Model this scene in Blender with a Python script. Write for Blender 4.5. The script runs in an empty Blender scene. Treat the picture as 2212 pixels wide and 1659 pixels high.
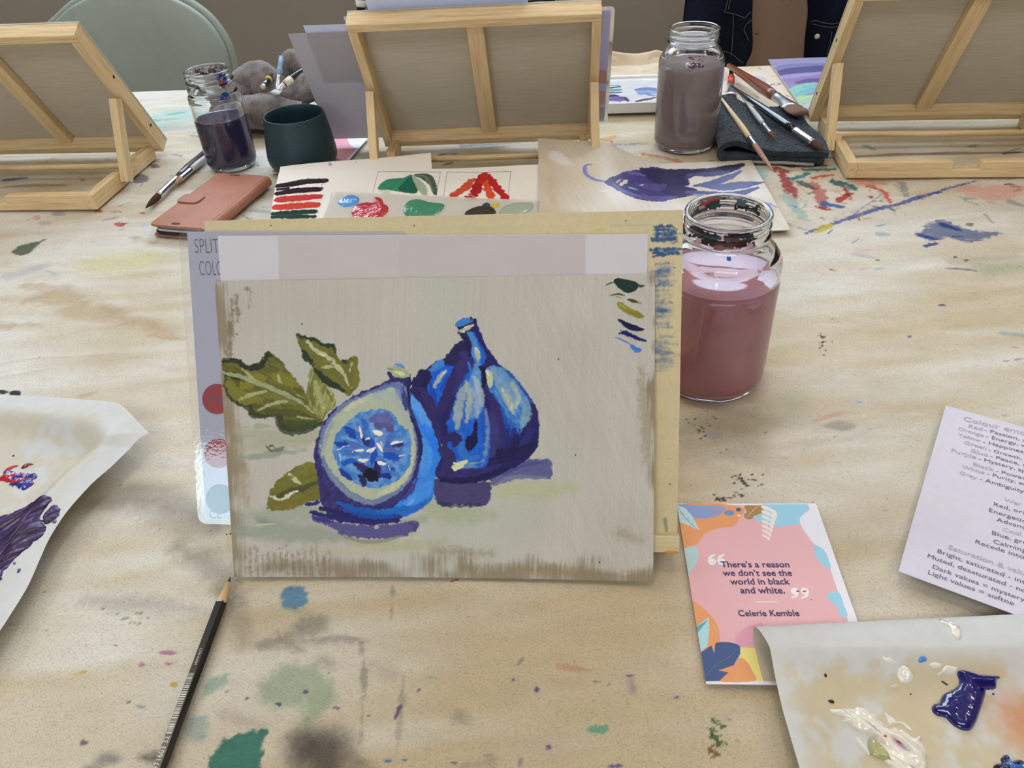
import bpy, bmesh, math, random
import numpy as np
from mathutils import Vector, Matrix
from math import radians as rad, pi, sin, cos

C = bpy.context.scene.collection
SC = bpy.context.scene
TZ = 0.75                      # height of the table top

# ------------------------------------------------------------------ camera
CX, CY, FPX = 1106.0, 829.5, 1675.0
TH, RO, HC, YAW = rad(38.0), rad(-3.8), 0.443, rad(5.6)
def _rz(v):
    c, s = cos(YAW), sin(YAW)
    return np.array([c * v[0] - s * v[1], s * v[0] + c * v[1], v[2]])
_F = np.array([0, cos(TH), -sin(TH)]); _R = np.array([1.0, 0, 0]); _U = np.cross(_R, _F)
_r = cos(RO) * _R + sin(RO) * _U; _u = -sin(RO) * _R + cos(RO) * _U
CR, CU, CF = _rz(_r), _rz(_u), _rz(_F)
CO = np.array([0, 0, TZ + HC])
cam = bpy.data.cameras.new('camera'); cam_o = bpy.data.objects.new('camera', cam); C.objects.link(cam_o)
cam.sensor_width = 36.0; cam.lens = FPX / 2212.0 * 36.0
cam.clip_start = 0.01
M4 = Matrix(((CR[0], CU[0], -CF[0], CO[0]), (CR[1], CU[1], -CF[1], CO[1]), (CR[2], CU[2], -CF[2], CO[2]), (0, 0, 0, 1)))
cam_o.matrix_world = M4
SC.camera = cam_o

# ------------------------------------------------------------------ view, world, lights
SC.view_settings.view_transform = 'Standard'
SC.view_settings.look = 'None'
SC.view_settings.gamma = 1.0
SC.view_settings.use_curve_mapping = False
SC.view_settings.exposure = 0.0
w = bpy.data.worlds.new('world'); SC.world = w; w.use_nodes = True
w.node_tree.nodes['Background'].inputs[0].default_value = (0.72, 0.83, 1.0, 1)
w.node_tree.nodes['Background'].inputs[1].default_value = 0.5

def area_light(name, loc, target, sx, sy, power, color):
    l = bpy.data.lights.new(name, 'AREA'); l.shape = 'RECTANGLE'; l.size = sx; l.size_y = sy
    l.energy = power; l.color = color
    o = bpy.data.objects.new(name, l); C.objects.link(o); o.location = loc
    d = Vector(target) - Vector(loc); o.rotation_euler = d.to_track_quat('-Z', 'Y').to_euler()
    return o
def bulb(name, loc, power, color, r=0.03):
    l = bpy.data.lights.new(name, 'POINT'); l.energy = power; l.color = color; l.shadow_soft_size = r
    o = bpy.data.objects.new(name, l); C.objects.link(o); o.location = loc
    return o
# daylight through the high window in the far wall and through the window behind the photographer
area_light('window_daylight', (-0.45, 2.40, 2.12), (-0.3, 0.9, 0.75), 3.1, 0.75, 50, (0.66, 0.82, 1.0))
area_light('window_daylight_front', (-1.09, -2.19, 1.13), (-0.4, 0.4, 0.95), 0.93, 0.56, 11, (0.66, 0.88, 1.0))
# added front fill, no lamp seen, above the photographer's side, and warm downlights
area_light('added_front_fill', (-0.1, -1.15, 2.66), (0.0, -0.2, 0.75), 2.2, 0.9, 36, (0.92, 0.96, 1.0))
for i, (x, y) in enumerate([(-1.55, 1.15), (1.60, 0.45), (0.05, 0.50), (0.2, 1.35), (1.3, 1.75), (-0.9, -1.0), (0.9, -1.1)]):
    bulb('downlight', (x, y, 2.60), [14, 9, 9.5, 3, 4.5, 3, 3][i], (1.0, 0.88, 0.72))

# ------------------------------------------------------------------ projection helpers (author coordinates -> places on real planes)
def ray(px, py): return CF * FPX + CR * (px - CX) - CU * (py - CY)
def gp(px, py, z=0.0):
    d = ray(px, py); t = (TZ + z - CO[2]) / d[2]; return CO + d * t
def at(px, py, Y):
    d = ray(px, py); return CO + d * (Y / d[1])
def on_plane(px, py, P0, n):
    d = ray(px, py); t = np.dot(P0 - CO, n) / np.dot(d, n); return CO + d * t
def Z(x0, y0, s):
    return lambda pts: [(x0 + a / s, y0 + b / s) for a, b in pts]

# ------------------------------------------------------------------ colour and materials
def lin(c):
    c = np.asarray(c, float) / 255.0
    return np.where(c <= 0.04045, c / 12.92, ((c + 0.055) / 1.055) ** 2.4)
def rgba(c): v = lin(c); return (float(v[0]), float(v[1]), float(v[2]), 1.0)

def new_mat(name):
    m = bpy.data.materials.new(name); m.use_nodes = True
    return m, m.node_tree, m.node_tree.nodes['Principled BSDF']
def N(nt, typ, **kw):
    n = nt.nodes.new(typ)
    for k, v in kw.items():
        if k == 'inp':
            for a, b in v.items(): n.inputs[a].default_value = b
        else: setattr(n, k, v)
    return n
def ramp(nt, stops):
    n = nt.nodes.new('ShaderNodeValToRGB'); e = n.color_ramp.elements
    while len(e) < len(stops): e.new(0.5)
    for i, (p, c) in enumerate(stops): e[i].position = p; e[i].color = c
    return n
def noise_tex(nt, scale, detail=3.0, stretch=None, rough=0.5, coord='Object'):
    tc = N(nt, 'ShaderNodeTexCoord'); mp = N(nt, 'ShaderNodeMapping')
    if stretch: mp.inputs['Scale'].default_value = stretch
    nt.links.new(tc.outputs[coord], mp.inputs[0])
    n = N(nt, 'ShaderNodeTexNoise', inp={'Scale': scale, 'Detail': detail, 'Roughness': rough})
    nt.links.new(mp.outputs[0], n.inputs['Vector'])
    return n
def mat(name, col, rough=0.6, var=0.08, vscale=60.0, bump=0.0, bscale=300.0, metal=0.0, spec=0.5, coat=0.0, sub=0.0, stretch=None, sheen=0.0):
    m, nt, b = new_mat(name)
    c = lin(col)
    b.inputs['Roughness'].default_value = rough; b.inputs['Metallic'].default_value = metal
    b.inputs['Specular IOR Level'].default_value = spec; b.inputs['Coat Weight'].default_value = coat
    b.inputs['Sheen Weight'].default_value = sheen
    if sub:
        b.inputs['Subsurface Weight'].default_value = sub; b.inputs['Subsurface Radius'].default_value = (0.01, 0.006, 0.006); b.inputs['Subsurface Scale'].default_value = 1.0
    n = noise_tex(nt, vscale, 3.0, stretch)
    lo = tuple(np.clip(c * (1 - var), 0, 1)) + (1,); hi = tuple(np.clip(c * (1 + var), 0, 1)) + (1,)
    r = ramp(nt, [(0.3, lo), (0.7, hi)])
    nt.links.new(n.outputs[0], r.inputs[0]); nt.links.new(r.outputs[0], b.inputs['Base Color'])
    if bump:
        n2 = noise_tex(nt, bscale, 4.0, stretch)
        bp = N(nt, 'ShaderNodeBump', inp={'Strength': bump, 'Distance': 0.001})
        nt.links.new(n2.outputs[0], bp.inputs['Height']); nt.links.new(bp.outputs[0], b.inputs['Normal'])
    return m
def mat_attr(name, rough=0.5, bump=0.0, bscale=600.0, spec=0.4, coat=0.0, stretch=None, grain=0.0, transl=0.0):
    """colour taken from the mesh's own 'Col' attribute (pigment), with procedural grain and bump"""
    m, nt, b = new_mat(name)
    a = N(nt, 'ShaderNodeAttribute', attribute_name='Col')
    out = a.outputs['Color']
    if grain:
        n = noise_tex(nt, bscale, 3.0, stretch)
        mr = N(nt, 'ShaderNodeMapRange', inp={'From Min': 0.25, 'From Max': 0.75, 'To Min': 1 - grain, 'To Max': 1 + grain})
        nt.links.new(n.outputs[0], mr.inputs[0])
        mx = N(nt, 'ShaderNodeVectorMath', operation='SCALE')
        nt.links.new(out, mx.inputs[0]); nt.links.new(mr.outputs[0], mx.inputs['Scale']); out = mx.outputs[0]
    nt.links.new(out, b.inputs['Base Color'])
    b.inputs['Roughness'].default_value = rough; b.inputs['Specular IOR Level'].default_value = spec; b.inputs['Coat Weight'].default_value = coat
    b.inputs['Coat Roughness'].default_value = 0.08
    if bump:
        n2 = noise_tex(nt, bscale, 3.0, stretch)
        bp = N(nt, 'ShaderNodeBump', inp={'Strength': bump, 'Distance': 0.0006})
        nt.links.new(n2.outputs[0], bp.inputs['Height']); nt.links.new(bp.outputs[0], b.inputs['Normal'])
    if transl:
        o = nt.nodes['Material Output']; t = N(nt, 'ShaderNodeBsdfTranslucent'); nt.links.new(out, t.inputs[0])
        mxs = N(nt, 'ShaderNodeMixShader', inp={0: transl}); nt.links.new(b.outputs[0], mxs.inputs[1]); nt.links.new(t.outputs[0], mxs.inputs[2])
        nt.links.new(mxs.outputs[0], o.inputs[0])
    return m
def mat_wood(name, axis, light=(232, 205, 158), dark=(196, 158, 104), rough=0.55):
    m, nt, b = new_mat(name)
    st = [38.0, 38.0, 38.0]; st['xyz'.index(axis)] = 2.2
    n = noise_tex(nt, 3.2, 5.0, st, 0.6)
    r = ramp(nt, [(0.28, rgba(dark)), (0.5, rgba(light)), (0.72, rgba(tuple(0.5 * (a + c) for a, c in zip(light, dark))))])
    nt.links.new(n.outputs[0], r.inputs[0])
    st2 = [160.0, 160.0, 160.0]; st2['xyz'.index(axis)] = 6.0
    n2 = noise_tex(nt, 4.0, 2.0, st2)
    mr = N(nt, 'ShaderNodeMapRange', inp={'From Min': 0.3, 'From Max': 0.7, 'To Min': 0.9, 'To Max': 1.06})
    nt.links.new(n2.outputs[0], mr.inputs[0])
    mx = N(nt, 'ShaderNodeVectorMath', operation='SCALE')
    nt.links.new(r.outputs[0], mx.inputs[0]); nt.links.new(mr.outputs[0], mx.inputs['Scale'])
    nt.links.new(mx.outputs[0], b.inputs['Base Color'])
    bp = N(nt, 'ShaderNodeBump', inp={'Strength': 0.15, 'Distance': 0.0005})
    nt.links.new(n2.outputs[0], bp.inputs['Height']); nt.links.new(bp.outputs[0], b.inputs['Normal'])
    b.inputs['Roughness'].default_value = rough
    return m
def mat_glass(name, tint=(250, 253, 255)):
    m, nt, b = new_mat(name)
    b.inputs['Transmission Weight'].default_value = 1.0; b.inputs['Roughness'].default_value = 0.01; b.inputs['IOR'].default_value = 1.45
    n = noise_tex(nt, 14.0, 2.0)
    r = ramp(nt, [(0.3, rgba(tuple(0.985 * t for t in tint))), (0.7, rgba(tint))])
    nt.links.new(n.outputs[0], r.inputs[0]); nt.links.new(r.outputs[0], b.inputs['Base Color'])
    return m
def mat_film(name, col=(240, 240, 246), alpha=0.14, rough=0.08, ior=1.5):
    """clear plastic film: mostly see-through, glossy"""
    m, nt, b = new_mat(name)
    b.inputs['Roughness'].default_value = rough
    n = noise_tex(nt, 40.0); r = ramp(nt, [(0.3, rgba(tuple(0.97 * t for t in col))), (0.7, rgba(col))])
    nt.links.new(n.outputs[0], r.inputs[0]); nt.links.new(r.outputs[0], b.inputs['Base Color'])
    b.inputs['Specular IOR Level'].default_value = 0.0
    o = nt.nodes['Material Output']; t = N(nt, 'ShaderNodeBsdfTransparent')
    mx = N(nt, 'ShaderNodeMixShader', inp={0: alpha}); nt.links.new(t.outputs[0], mx.inputs[1]); nt.links.new(b.outputs[0], mx.inputs[2])
    g = N(nt, 'ShaderNodeBsdfGlossy', inp={'Roughness': rough}); fr = N(nt, 'ShaderNodeFresnel', inp={'IOR': ior})
    n2 = noise_tex(nt, 420.0, 2.0); bp = N(nt, 'ShaderNodeBump', inp={'Strength': 0.14, 'Distance': 0.0003}); nt.links.new(n2.outputs[0], bp.inputs['Height']); nt.links.new(bp.outputs[0], g.inputs['Normal'])
    m2 = N(nt, 'ShaderNodeMixShader'); nt.links.new(fr.outputs[0], m2.inputs[0]); nt.links.new(mx.outputs[0], m2.inputs[1]); nt.links.new(g.outputs[0], m2.inputs[2])
    nt.links.new(m2.outputs[0], o.inputs[0])
    return m

# ------------------------------------------------------------------ object helpers
def tag(o, label=None, cat=None, group=None, kind=None):
    if label: o['label'] = label
    if cat: o['category'] = cat
    if group: o['group'] = group
    if kind: o['kind'] = kind
    return o
def thing(name, loc, label, cat, rotz=0.0, group=None):
    o = bpy.data.objects.new(name, None); C.objects.link(o); o.empty_display_size = 0.02
    o.location = loc; o.rotation_euler = (0, 0, rotz)
    return tag(o, label, cat, group)
def link(name, me, mats, parent=None, mtx=None):
    o = bpy.data.objects.new(name, me); C.objects.link(o)
    for m in (mats if isinstance(mats, (list, tuple)) else [mats]): me.materials.append(m)
    if parent is not None: o.parent = parent
    if mtx is not None: o.matrix_local = mtx
    return o
def pym(name, verts, faces, mats, parent=None, smooth=False, mtx=None, midx=None):
    me = bpy.data.meshes.new(name); me.from_pydata([tuple(map(float, v)) for v in verts], [], faces); me.update()
    if smooth: me.polygons.foreach_set('use_smooth', [True] * len(me.polygons))
    if midx: me.polygons.foreach_set('material_index', midx)
    return link(name, me, mats, parent, mtx)
def box(name, size, mats, parent=None, mtx=None, bev=0.0012):
    bm = bmesh.new(); bmesh.ops.create_cube(bm, size=1.0)
    bmesh.ops.scale(bm, vec=size, verts=bm.verts)
    if bev: bmesh.ops.bevel(bm, geom=list(bm.edges), offset=bev, segments=2, affect='EDGES', profile=0.6)
    me = bpy.data.meshes.new(name); bm.to_mesh(me); bm.free()
    return link(name, me, mats, parent, mtx)
def prism(name, poly, length, mats, parent=None, mtx=None, bev=0.001):
    """polygon in local (y,z) extruded along local x, centred"""
    bm = bmesh.new()
    vs = [bm.verts.new((-length / 2, y, z)) for y, z in poly]; fc = bm.faces.new(vs)
    ex = bmesh.ops.extrude_face_region(bm, geom=[fc])
    bmesh.ops.translate(bm, vec=(length, 0, 0), verts=[g for g in ex['geom'] if isinstance(g, bmesh.types.BMVert)])
    bmesh.ops.recalc_face_normals(bm, faces=bm.faces)
    if bev: bmesh.ops.bevel(bm, geom=list(bm.edges), offset=bev, segments=1, affect='EDGES')
    me = bpy.data.meshes.new(name); bm.to_mesh(me); bm.free()
    return link(name, me, mats, parent, mtx)
def lathe(name, prof, mats, parent=None, n=72, smooth=True, cap=False, mtx=None):
    verts, faces = [], []
    for r, z in prof:
        for k in range(n): a = 2 * pi * k / n; verts.append((r * cos(a), r * sin(a), z))
    for i in range(len(prof) - 1):
        for k in range(n): k2 = (k + 1) % n; faces.append((i * n + k, i * n + k2, (i + 1) * n + k2, (i + 1) * n + k))
    if cap:
        faces.append(tuple(reversed(range(n)))); b0 = (len(prof) - 1) * n; faces.append(tuple(range(b0, b0 + n)))
    return pym(name, verts, faces, mats, parent, smooth, mtx)
def catmull(pts, n=6, closed=False):
    P = [np.array(p, float) for p in pts]; out = []; m = len(P)
    rng = range(m) if closed else range(m - 1)
    for i in rng:
        p1, p2 = P[i], P[(i + 1) % m]
        p0 = P[i - 1] if (closed or i > 0) else 2 * p1 - p2
        p3 = P[(i + 2) % m] if (closed or i + 2 < m) else 2 * p2 - p1
        for k in range(n):
            t = k / n
            out.append(0.5 * ((2 * p1) + (p2 - p0) * t + (2 * p0 - 5 * p1 + 4 * p2 - p3) * t * t + (3 * p1 - p0 - 3 * p2 + p3) * t ** 3))
    if not closed: out.append(P[-1])
    return out
def tube(name, path, radii, mats, parent=None, n=14, flat=None, mtx=None, up=(0, 0, 1)):
    """round bar along path; flat = list of (wide, thin) factors per point"""
    path = [Vector(p) for p in path]; verts, faces = [], []
    for i, p in enumerate(path):
        t = (path[min(i + 1, len(path) - 1)] - path[max(i - 1, 0)]).normalized()
        s = t.cross(Vector(up)).normalized() if abs(t.dot(Vector(up))) < 0.999 else Vector((1, 0, 0))
        q = s.cross(t).normalized(); r = radii[i]; fw, ft = flat[i] if flat else (1, 1)
        for k in range(n):
            a = 2 * pi * k / n; verts.append(p + s * (r * fw * cos(a)) + q * (r * ft * sin(a)))
    for i in range(len(path) - 1):
        for k in range(n): k2 = (k + 1) % n; faces.append((i * n + k, i * n + k2, (i + 1) * n + k2, (i + 1) * n + k))
    faces.append(tuple(reversed(range(n)))); b0 = (len(path) - 1) * n; faces.append(tuple(range(b0, b0 + n)))
    return pym(name, verts, faces, mats, parent, True, mtx)
def grid_mesh(name, P, mats, parent=None, col=None, smooth=True, keep=None, extra=None, mtx=None):
    """P: (nv,nu,3) positions; col: (nv,nu,3) linear colours; keep: cell mask; extra: list of (P,col) grids joined in"""
    Vs, Qs, Cs, off = [], [], [], 0
    for (G, K, CC) in [(P, keep, col)] + (extra or []):
        nv, nu = G.shape[:2]; idx = np.arange(nv * nu).reshape(nv, nu)
        q = np.stack([idx[:-1, :-1], idx[:-1, 1:], idx[1:, 1:], idx[1:, :-1]], -1).reshape(-1, 4)
        if K is not None: q = q[K.reshape(-1)]
        v = G.reshape(-1, 3); c = (CC if CC is not None else np.full(G.shape, 0.8)).reshape(-1, 3)
        if K is not None:
            used = np.unique(q); remap = np.zeros(len(v), int); remap[used] = np.arange(len(used)); v = v[used]; c = c[used]; q = remap[q]
        Vs.append(v); Cs.append(c); Qs.append(q + off); off += len(v)
    V = np.concatenate(Vs).astype(np.float32); Q = np.concatenate(Qs).astype(np.int32); CL = np.concatenate(Cs)
    me = bpy.data.meshes.new(name)
    me.vertices.add(len(V)); me.vertices.foreach_set('co', V.reshape(-1))
    me.loops.add(Q.size); me.loops.foreach_set('vertex_index', Q.reshape(-1))
    me.polygons.add(len(Q)); me.polygons.foreach_set('loop_start', np.arange(0, Q.size, 4, dtype=np.int32))
    try: me.polygons.foreach_set('loop_total', np.full(len(Q), 4, dtype=np.int32))
    except Exception: pass
    me.polygons.foreach_set('use_smooth', np.full(len(Q), smooth))
    me.update(calc_edges=True)
    if col is not None:
        a = me.color_attributes.new('Col', 'FLOAT_COLOR', 'POINT')
        rg = np.ones((len(V), 4), np.float32); rg[:, :3] = CL; a.data.foreach_set('color', rg.reshape(-1))
    return link(name, me, mats, parent, mtx)
def normals(G):
    du = np.gradient(G, axis=1); dv = np.gradient(G, axis=0); n = np.cross(du, dv); return n / np.maximum(np.linalg.norm(n, axis=-1, keepdims=True), 1e-12)
def sheet(name, G, mats, parent=None, col=None, thick=0.0006, under=None, coarse=1):
    """a sheet with real thickness: top grid, skirt and a coarser underside"""
    n = normals(G)
    if n[..., 2].mean() < 0: n = -n
    if coarse > 1:
        iv = np.unique(np.r_[0:G.shape[0]:coarse, G.shape[0] - 1]); iu = np.unique(np.r_[0:G.shape[1]:coarse, G.shape[1] - 1])
    else: iv = np.arange(G.shape[0]); iu = np.arange(G.shape[1])
    B = (G - n * thick)[iv][:, iu]
    ring = np.concatenate([G[0, :], G[1:, -1], G[-1, -2::-1], G[-2:0:-1, 0], G[:1, 0]])
    rn = np.concatenate([n[0, :], n[1:, -1], n[-1, -2::-1], n[-2:0:-1, 0], n[:1, 0]])
    S = np.stack([ring, ring - rn * thick])
    if under is None: under = lin((215, 210, 205))
    cB = np.broadcast_to(under, B.shape); cS = np.broadcast_to(under, S.shape)
    return grid_mesh(name, G, mats, parent, col if col is not None else np.broadcast_to(under, G.shape), True, None, [(B[:, ::-1], None, cB), (S, None, cS)])

# ------------------------------------------------------------------ pigment rasteriser on a surface's own coordinates
_rs = np.random.RandomState(5); _T = _rs.rand(256, 256).astype(np.float32)
def vn(X, Y, sx, sy=None, seed=0):
    sy = sy or sx
    x = X / sx + seed * 17.31 + 1000; y = Y / sy + seed * 9.77 + 1000
    i = np.floor(x).astype(int); j = np.floor(y).astype(int); a = x - i; b = y - j
    a = a * a * (3 - 2 * a); b = b * b * (3 - 2 * b)
    t = lambda p, q: _T[p & 255, q & 255]
    return (t(i, j) * (1 - a) + t(i + 1, j) * a) * (1 - b) + (t(i, j + 1) * (1 - a) + t(i + 1, j + 1) * a) * b
def vrot(X, Y, ang, s_along, s_across, seed=0):
    c, s = cos(ang), sin(ang); return vn(X * c + Y * s, -X * s + Y * c, s_along, s_across, seed)
def sstep(a, b, x):
    t = np.clip((x - a) / (b - a), 0, 1); return t * t * (3 - 2 * t)
def sdf_poly(X, Y, P):
    d2 = np.full(X.shape, 1e9, np.float32); ins = np.zeros(X.shape, bool); m = len(P)
    for i in range(m):
        ax, ay = P[i]; bx, by = P[(i + 1) % m]; ex, ey = bx - ax, by - ay; L = ex * ex + ey * ey + 1e-18
        t = np.clip(((X - ax) * ex + (Y - ay) * ey) / L, 0, 1)
        d2 = np.minimum(d2, (X - ax - t * ex) ** 2 + (Y - ay - t * ey) ** 2)
        if ay != by:
            c = ((ay > Y) != (by > Y)) & (X < ex * (Y - ay) / (by - ay) + ax); ins ^= c
    d = np.sqrt(d2); return np.where(ins, -d, d)
def sdf_line(X, Y, P, W):
    out = np.full(X.shape, 1e9, np.float32)
    for i in range(len(P) - 1):
        ax, ay = P[i]; bx, by = P[i + 1]; ex, ey = bx - ax, by - ay; L = ex * ex + ey * ey + 1e-18
        t = np.clip(((X - ax) * ex + (Y - ay) * ey) / L, 0, 1)
        out = np.minimum(out, np.sqrt((X - ax - t * ex) ** 2 + (Y - ay - t * ey) ** 2) - (W[i] + (W[i + 1] - W[i]) * t))
    return out
class Canvas:
    def __init__(s, S, Yr, base, mapf, unit, xs=None):
        """S: column parameters, Yr: row coordinates, mapf: photo point -> surface coordinates, unit: surface length of one photo pixel"""
        s.S, s.Yr, s.xs, s.mapf, s.u = S, Yr, xs or (lambda y: 1.0 + 0 * y), mapf, unit
        s.Y = np.repeat(Yr[:, None], len(S), 1).astype(np.float64); s.X = S[None, :] * s.xs(Yr)[:, None]
        s.col = np.empty(s.X.shape + (3,)); s.col[:] = base; s.h = np.zeros(s.X.shape); s.k = 0; s.gain = 1.0
    def win(s, P, pad):
        P = np.asarray(P); y0, y1 = P[:, 1].min() - pad, P[:, 1].max() + pad; x0, x1 = P[:, 0].min() - pad, P[:, 0].max() + pad
        a = np.searchsorted(s.Yr, y0); b = np.searchsorted(s.Yr, y1)
        if b <= a: return None
        ks = s.xs(np.array([y0, y1])); c = [x0 / ks[0], x0 / ks[1], x1 / ks[0], x1 / ks[1]]
        i = np.searchsorted(s.S, min(c)); j = np.searchsorted(s.S, max(c))
        return None if j <= i else (slice(a, b), slice(i, j))
    def put(s, w, sd, col, a=1.0, soft=1.0, rough=0.0, rs=6.0, tex=0.0, ang=None, dry=0.0, hgt=0.0, col2=None):
        u = s.u; X, Y = s.X[w], s.Y[w]; s.k += 1
        if rough: sd = sd + (vn(X, Y, rs * u, None, s.k) + 0.5 * vn(X, Y, rs * u * 0.4, None, s.k + 50) - 0.75) * 2 * rough * u
        m = 1 - sstep(-soft * u, soft * u, sd)
        if ang is None: st = vn(X, Y, 9 * u, None, s.k + 7)
        else: st = 0.42 * vrot(X, Y, ang, 36 * u, 3.4 * u, s.k + 7) + 0.28 * vrot(X, Y, ang, 16 * u, 1.7 * u, s.k + 8) + 0.30 * vn(X, Y, 8 * u, None, s.k + 9)
        if dry: m = m * sstep(dry - 0.22, dry + 0.12, st + 0.25 * (1 - np.clip(-sd / (14 * u), 0, 1)) * -1 + 0.25)
        m = (m * a)[..., None]
        cc = lin(col) * s.gain
        if col2 is not None: cc = cc + (lin(col2) * s.gain - cc) * sstep(0.3, 0.7, st)[..., None]
        cc = cc * (1 + tex * 1.1 * (st - 0.5))[..., None] if tex else cc
        s.col[w] = s.col[w] * (1 - m) + cc * m
        if hgt: s.h[w] = s.h[w] * (1 - m[..., 0]) + m[..., 0] * hgt * (0.55 + 0.9 * st)
    def poly(s, pts, col, smooth=True, **kw):
        P = [s.mapf(*p) for p in pts]
        if smooth: P = [(p[0], p[1]) for p in catmull(P, 4, True)]
        w = s.win(P, (kw.get('soft', 1.0) + 2 * kw.get('rough', 0) + 1) * s.u)
        if w: s.put(w, sdf_poly(s.X[w], s.Y[w], P), col, **kw)
    def line(s, pts, wid, col, taper=(0.6, 0.4), **kw):
        P = [s.mapf(*p) for p in pts]
        m = len(pts) // 2; (ax, ay), (bx, by) = pts[m - 1], pts[m]; dl = math.hypot(bx - ax, by - ay) or 1.0; ux, uy = (bx - ax) / dl, (by - ay) / dl
        mx_, my_ = (ax + bx) / 2, (ay + by) / 2; q0, q1 = s.mapf(mx_ - uy, my_ + ux), s.mapf(mx_ + uy, my_ - ux); e0, e1 = s.mapf(mx_ - ux, my_ - uy), s.mapf(mx_ + ux, my_ + uy)
        ex, ey = e1[0] - e0[0], e1[1] - e0[1]; el = math.hypot(ex, ey) or 1.0
        wu = abs((q1[0] - q0[0]) * ey - (q1[1] - q0[1]) * ex) / el / 2.0
        if len(P) > 2: P = [(p[0], p[1]) for p in catmull(P, 5)]
        n = len(P); W = [0.5 * wid * wu * (taper[0] + (1 - taper[0]) * min(1, 3 * i / (n - 1)) if i / (n - 1) < 0.5 else taper[1] + (1 - taper[1]) * min(1, 3 * (1 - i / (n - 1)))) for i in range(n)]
        w = s.win(P, wid * wu + (kw.get('soft', 1.0) + 2 * kw.get('rough', 0) + 1) * s.u)
        if w: s.put(w, sdf_line(s.X[w], s.Y[w], P, W), col, **kw)
    def dot(s, p, rx, ry, col, n=9, jit=0.2, **kw):
        r = random.Random(int(p[0] * 7 + p[1] * 13))
        s.poly([(p[0] + rx * cos(2 * pi * k / n) * (1 + jit * r.uniform(-1, 1)), p[1] + ry * sin(2 * pi * k / n) * (1 + jit * r.uniform(-1, 1))) for k in range(n)], col, **kw)

# ------------------------------------------------------------------ lettering
_tc = {}
def glyphs(s, bold=0.0, spacing=1.0):
    key = (s, bold, spacing)
    if key not in _tc:
        cu = bpy.data.curves.new('lettering', 'FONT'); cu.body = s; cu.size = 1.0; cu.offset = bold; cu.resolution_u = 3; cu.space_character = spacing
        o = bpy.data.objects.new('lettering', cu); C.objects.link(o)
        dg = bpy.context.evaluated_depsgraph_get(); dg.update(); e = o.evaluated_get(dg); me = e.to_mesh()
        V = np.array([v.co[:] for v in me.vertices]); Fs = [tuple(p.vertices) for p in me.polygons]
        e.to_mesh_clear(); bpy.data.objects.remove(o); bpy.data.curves.remove(cu)
        _tc[key] = (V, Fs)
    return _tc[key]
def lettering(name, items, mats, parent, nrm, lift=0.00025):
    """items: (string, left end, right end, height factor, bold) on a surface with normal nrm, in the parent's space"""
    VV, FF = [], []; nrm = np.asarray(nrm, float)
    for it in items:
        s, p0, p1, hk, bold = it[:5]
        V, Fs = glyphs(s, bold)
        p0 = np.asarray(p0, float); p1 = np.asarray(p1, float); x = p1 - p0; L = np.linalg.norm(x); x /= L; y = np.cross(nrm, x)
        x0, x1 = V[:, 0].min(), V[:, 0].max(); k = L / (x1 - x0)
        off = len(VV)
        VV += [p0 + x * ((v[0] - x0) * k) + y * (v[1] * k * hk) + nrm * lift for v in V]; FF += [tuple(i + off for i in f) for f in Fs]
    return pym(name, VV, FF, mats, parent)

# ------------------------------------------------------------------ shared materials
W_X = mat_wood('pine_grain_x', 'x'); W_Y = mat_wood('pine_grain_y', 'y'); W_Z = mat_wood('pine_grain_z', 'z')
PLY = mat_wood('plywood_back', 'x', (194, 185, 166), (188, 178, 157), 0.7)
PLYF = mat_wood('plywood_face', 'x', (218, 202, 160), (208, 190, 146), 0.5)
WHITE = mat('white_paper', (226, 222, 224), 0.7, 0.02, 120, 0.05, 900)
LAVP = mat('lavender_white_paper', (214, 208, 220), 0.65, 0.02, 120)
INK = mat('grey_ink', (95, 92, 112), 0.6); INKL = mat('light_grey_ink', (176, 173, 190), 0.6); NAVY = mat('navy_ink', (50, 52, 100), 0.6)
PENINK = mat('pencil_grey_ink', (105, 100, 100), 0.7); WINK = mat('white_ink', (240, 236, 236), 0.6)
STEEL = mat('steel_ferrule', (205, 208, 214), 0.22, 0.08, 200, 0.1, 600, 0.95)
GLASS = mat_glass('jar_glass'); FILM = mat_film('clear_laminate', (240, 240, 246), 0.03, 0.03)

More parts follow.
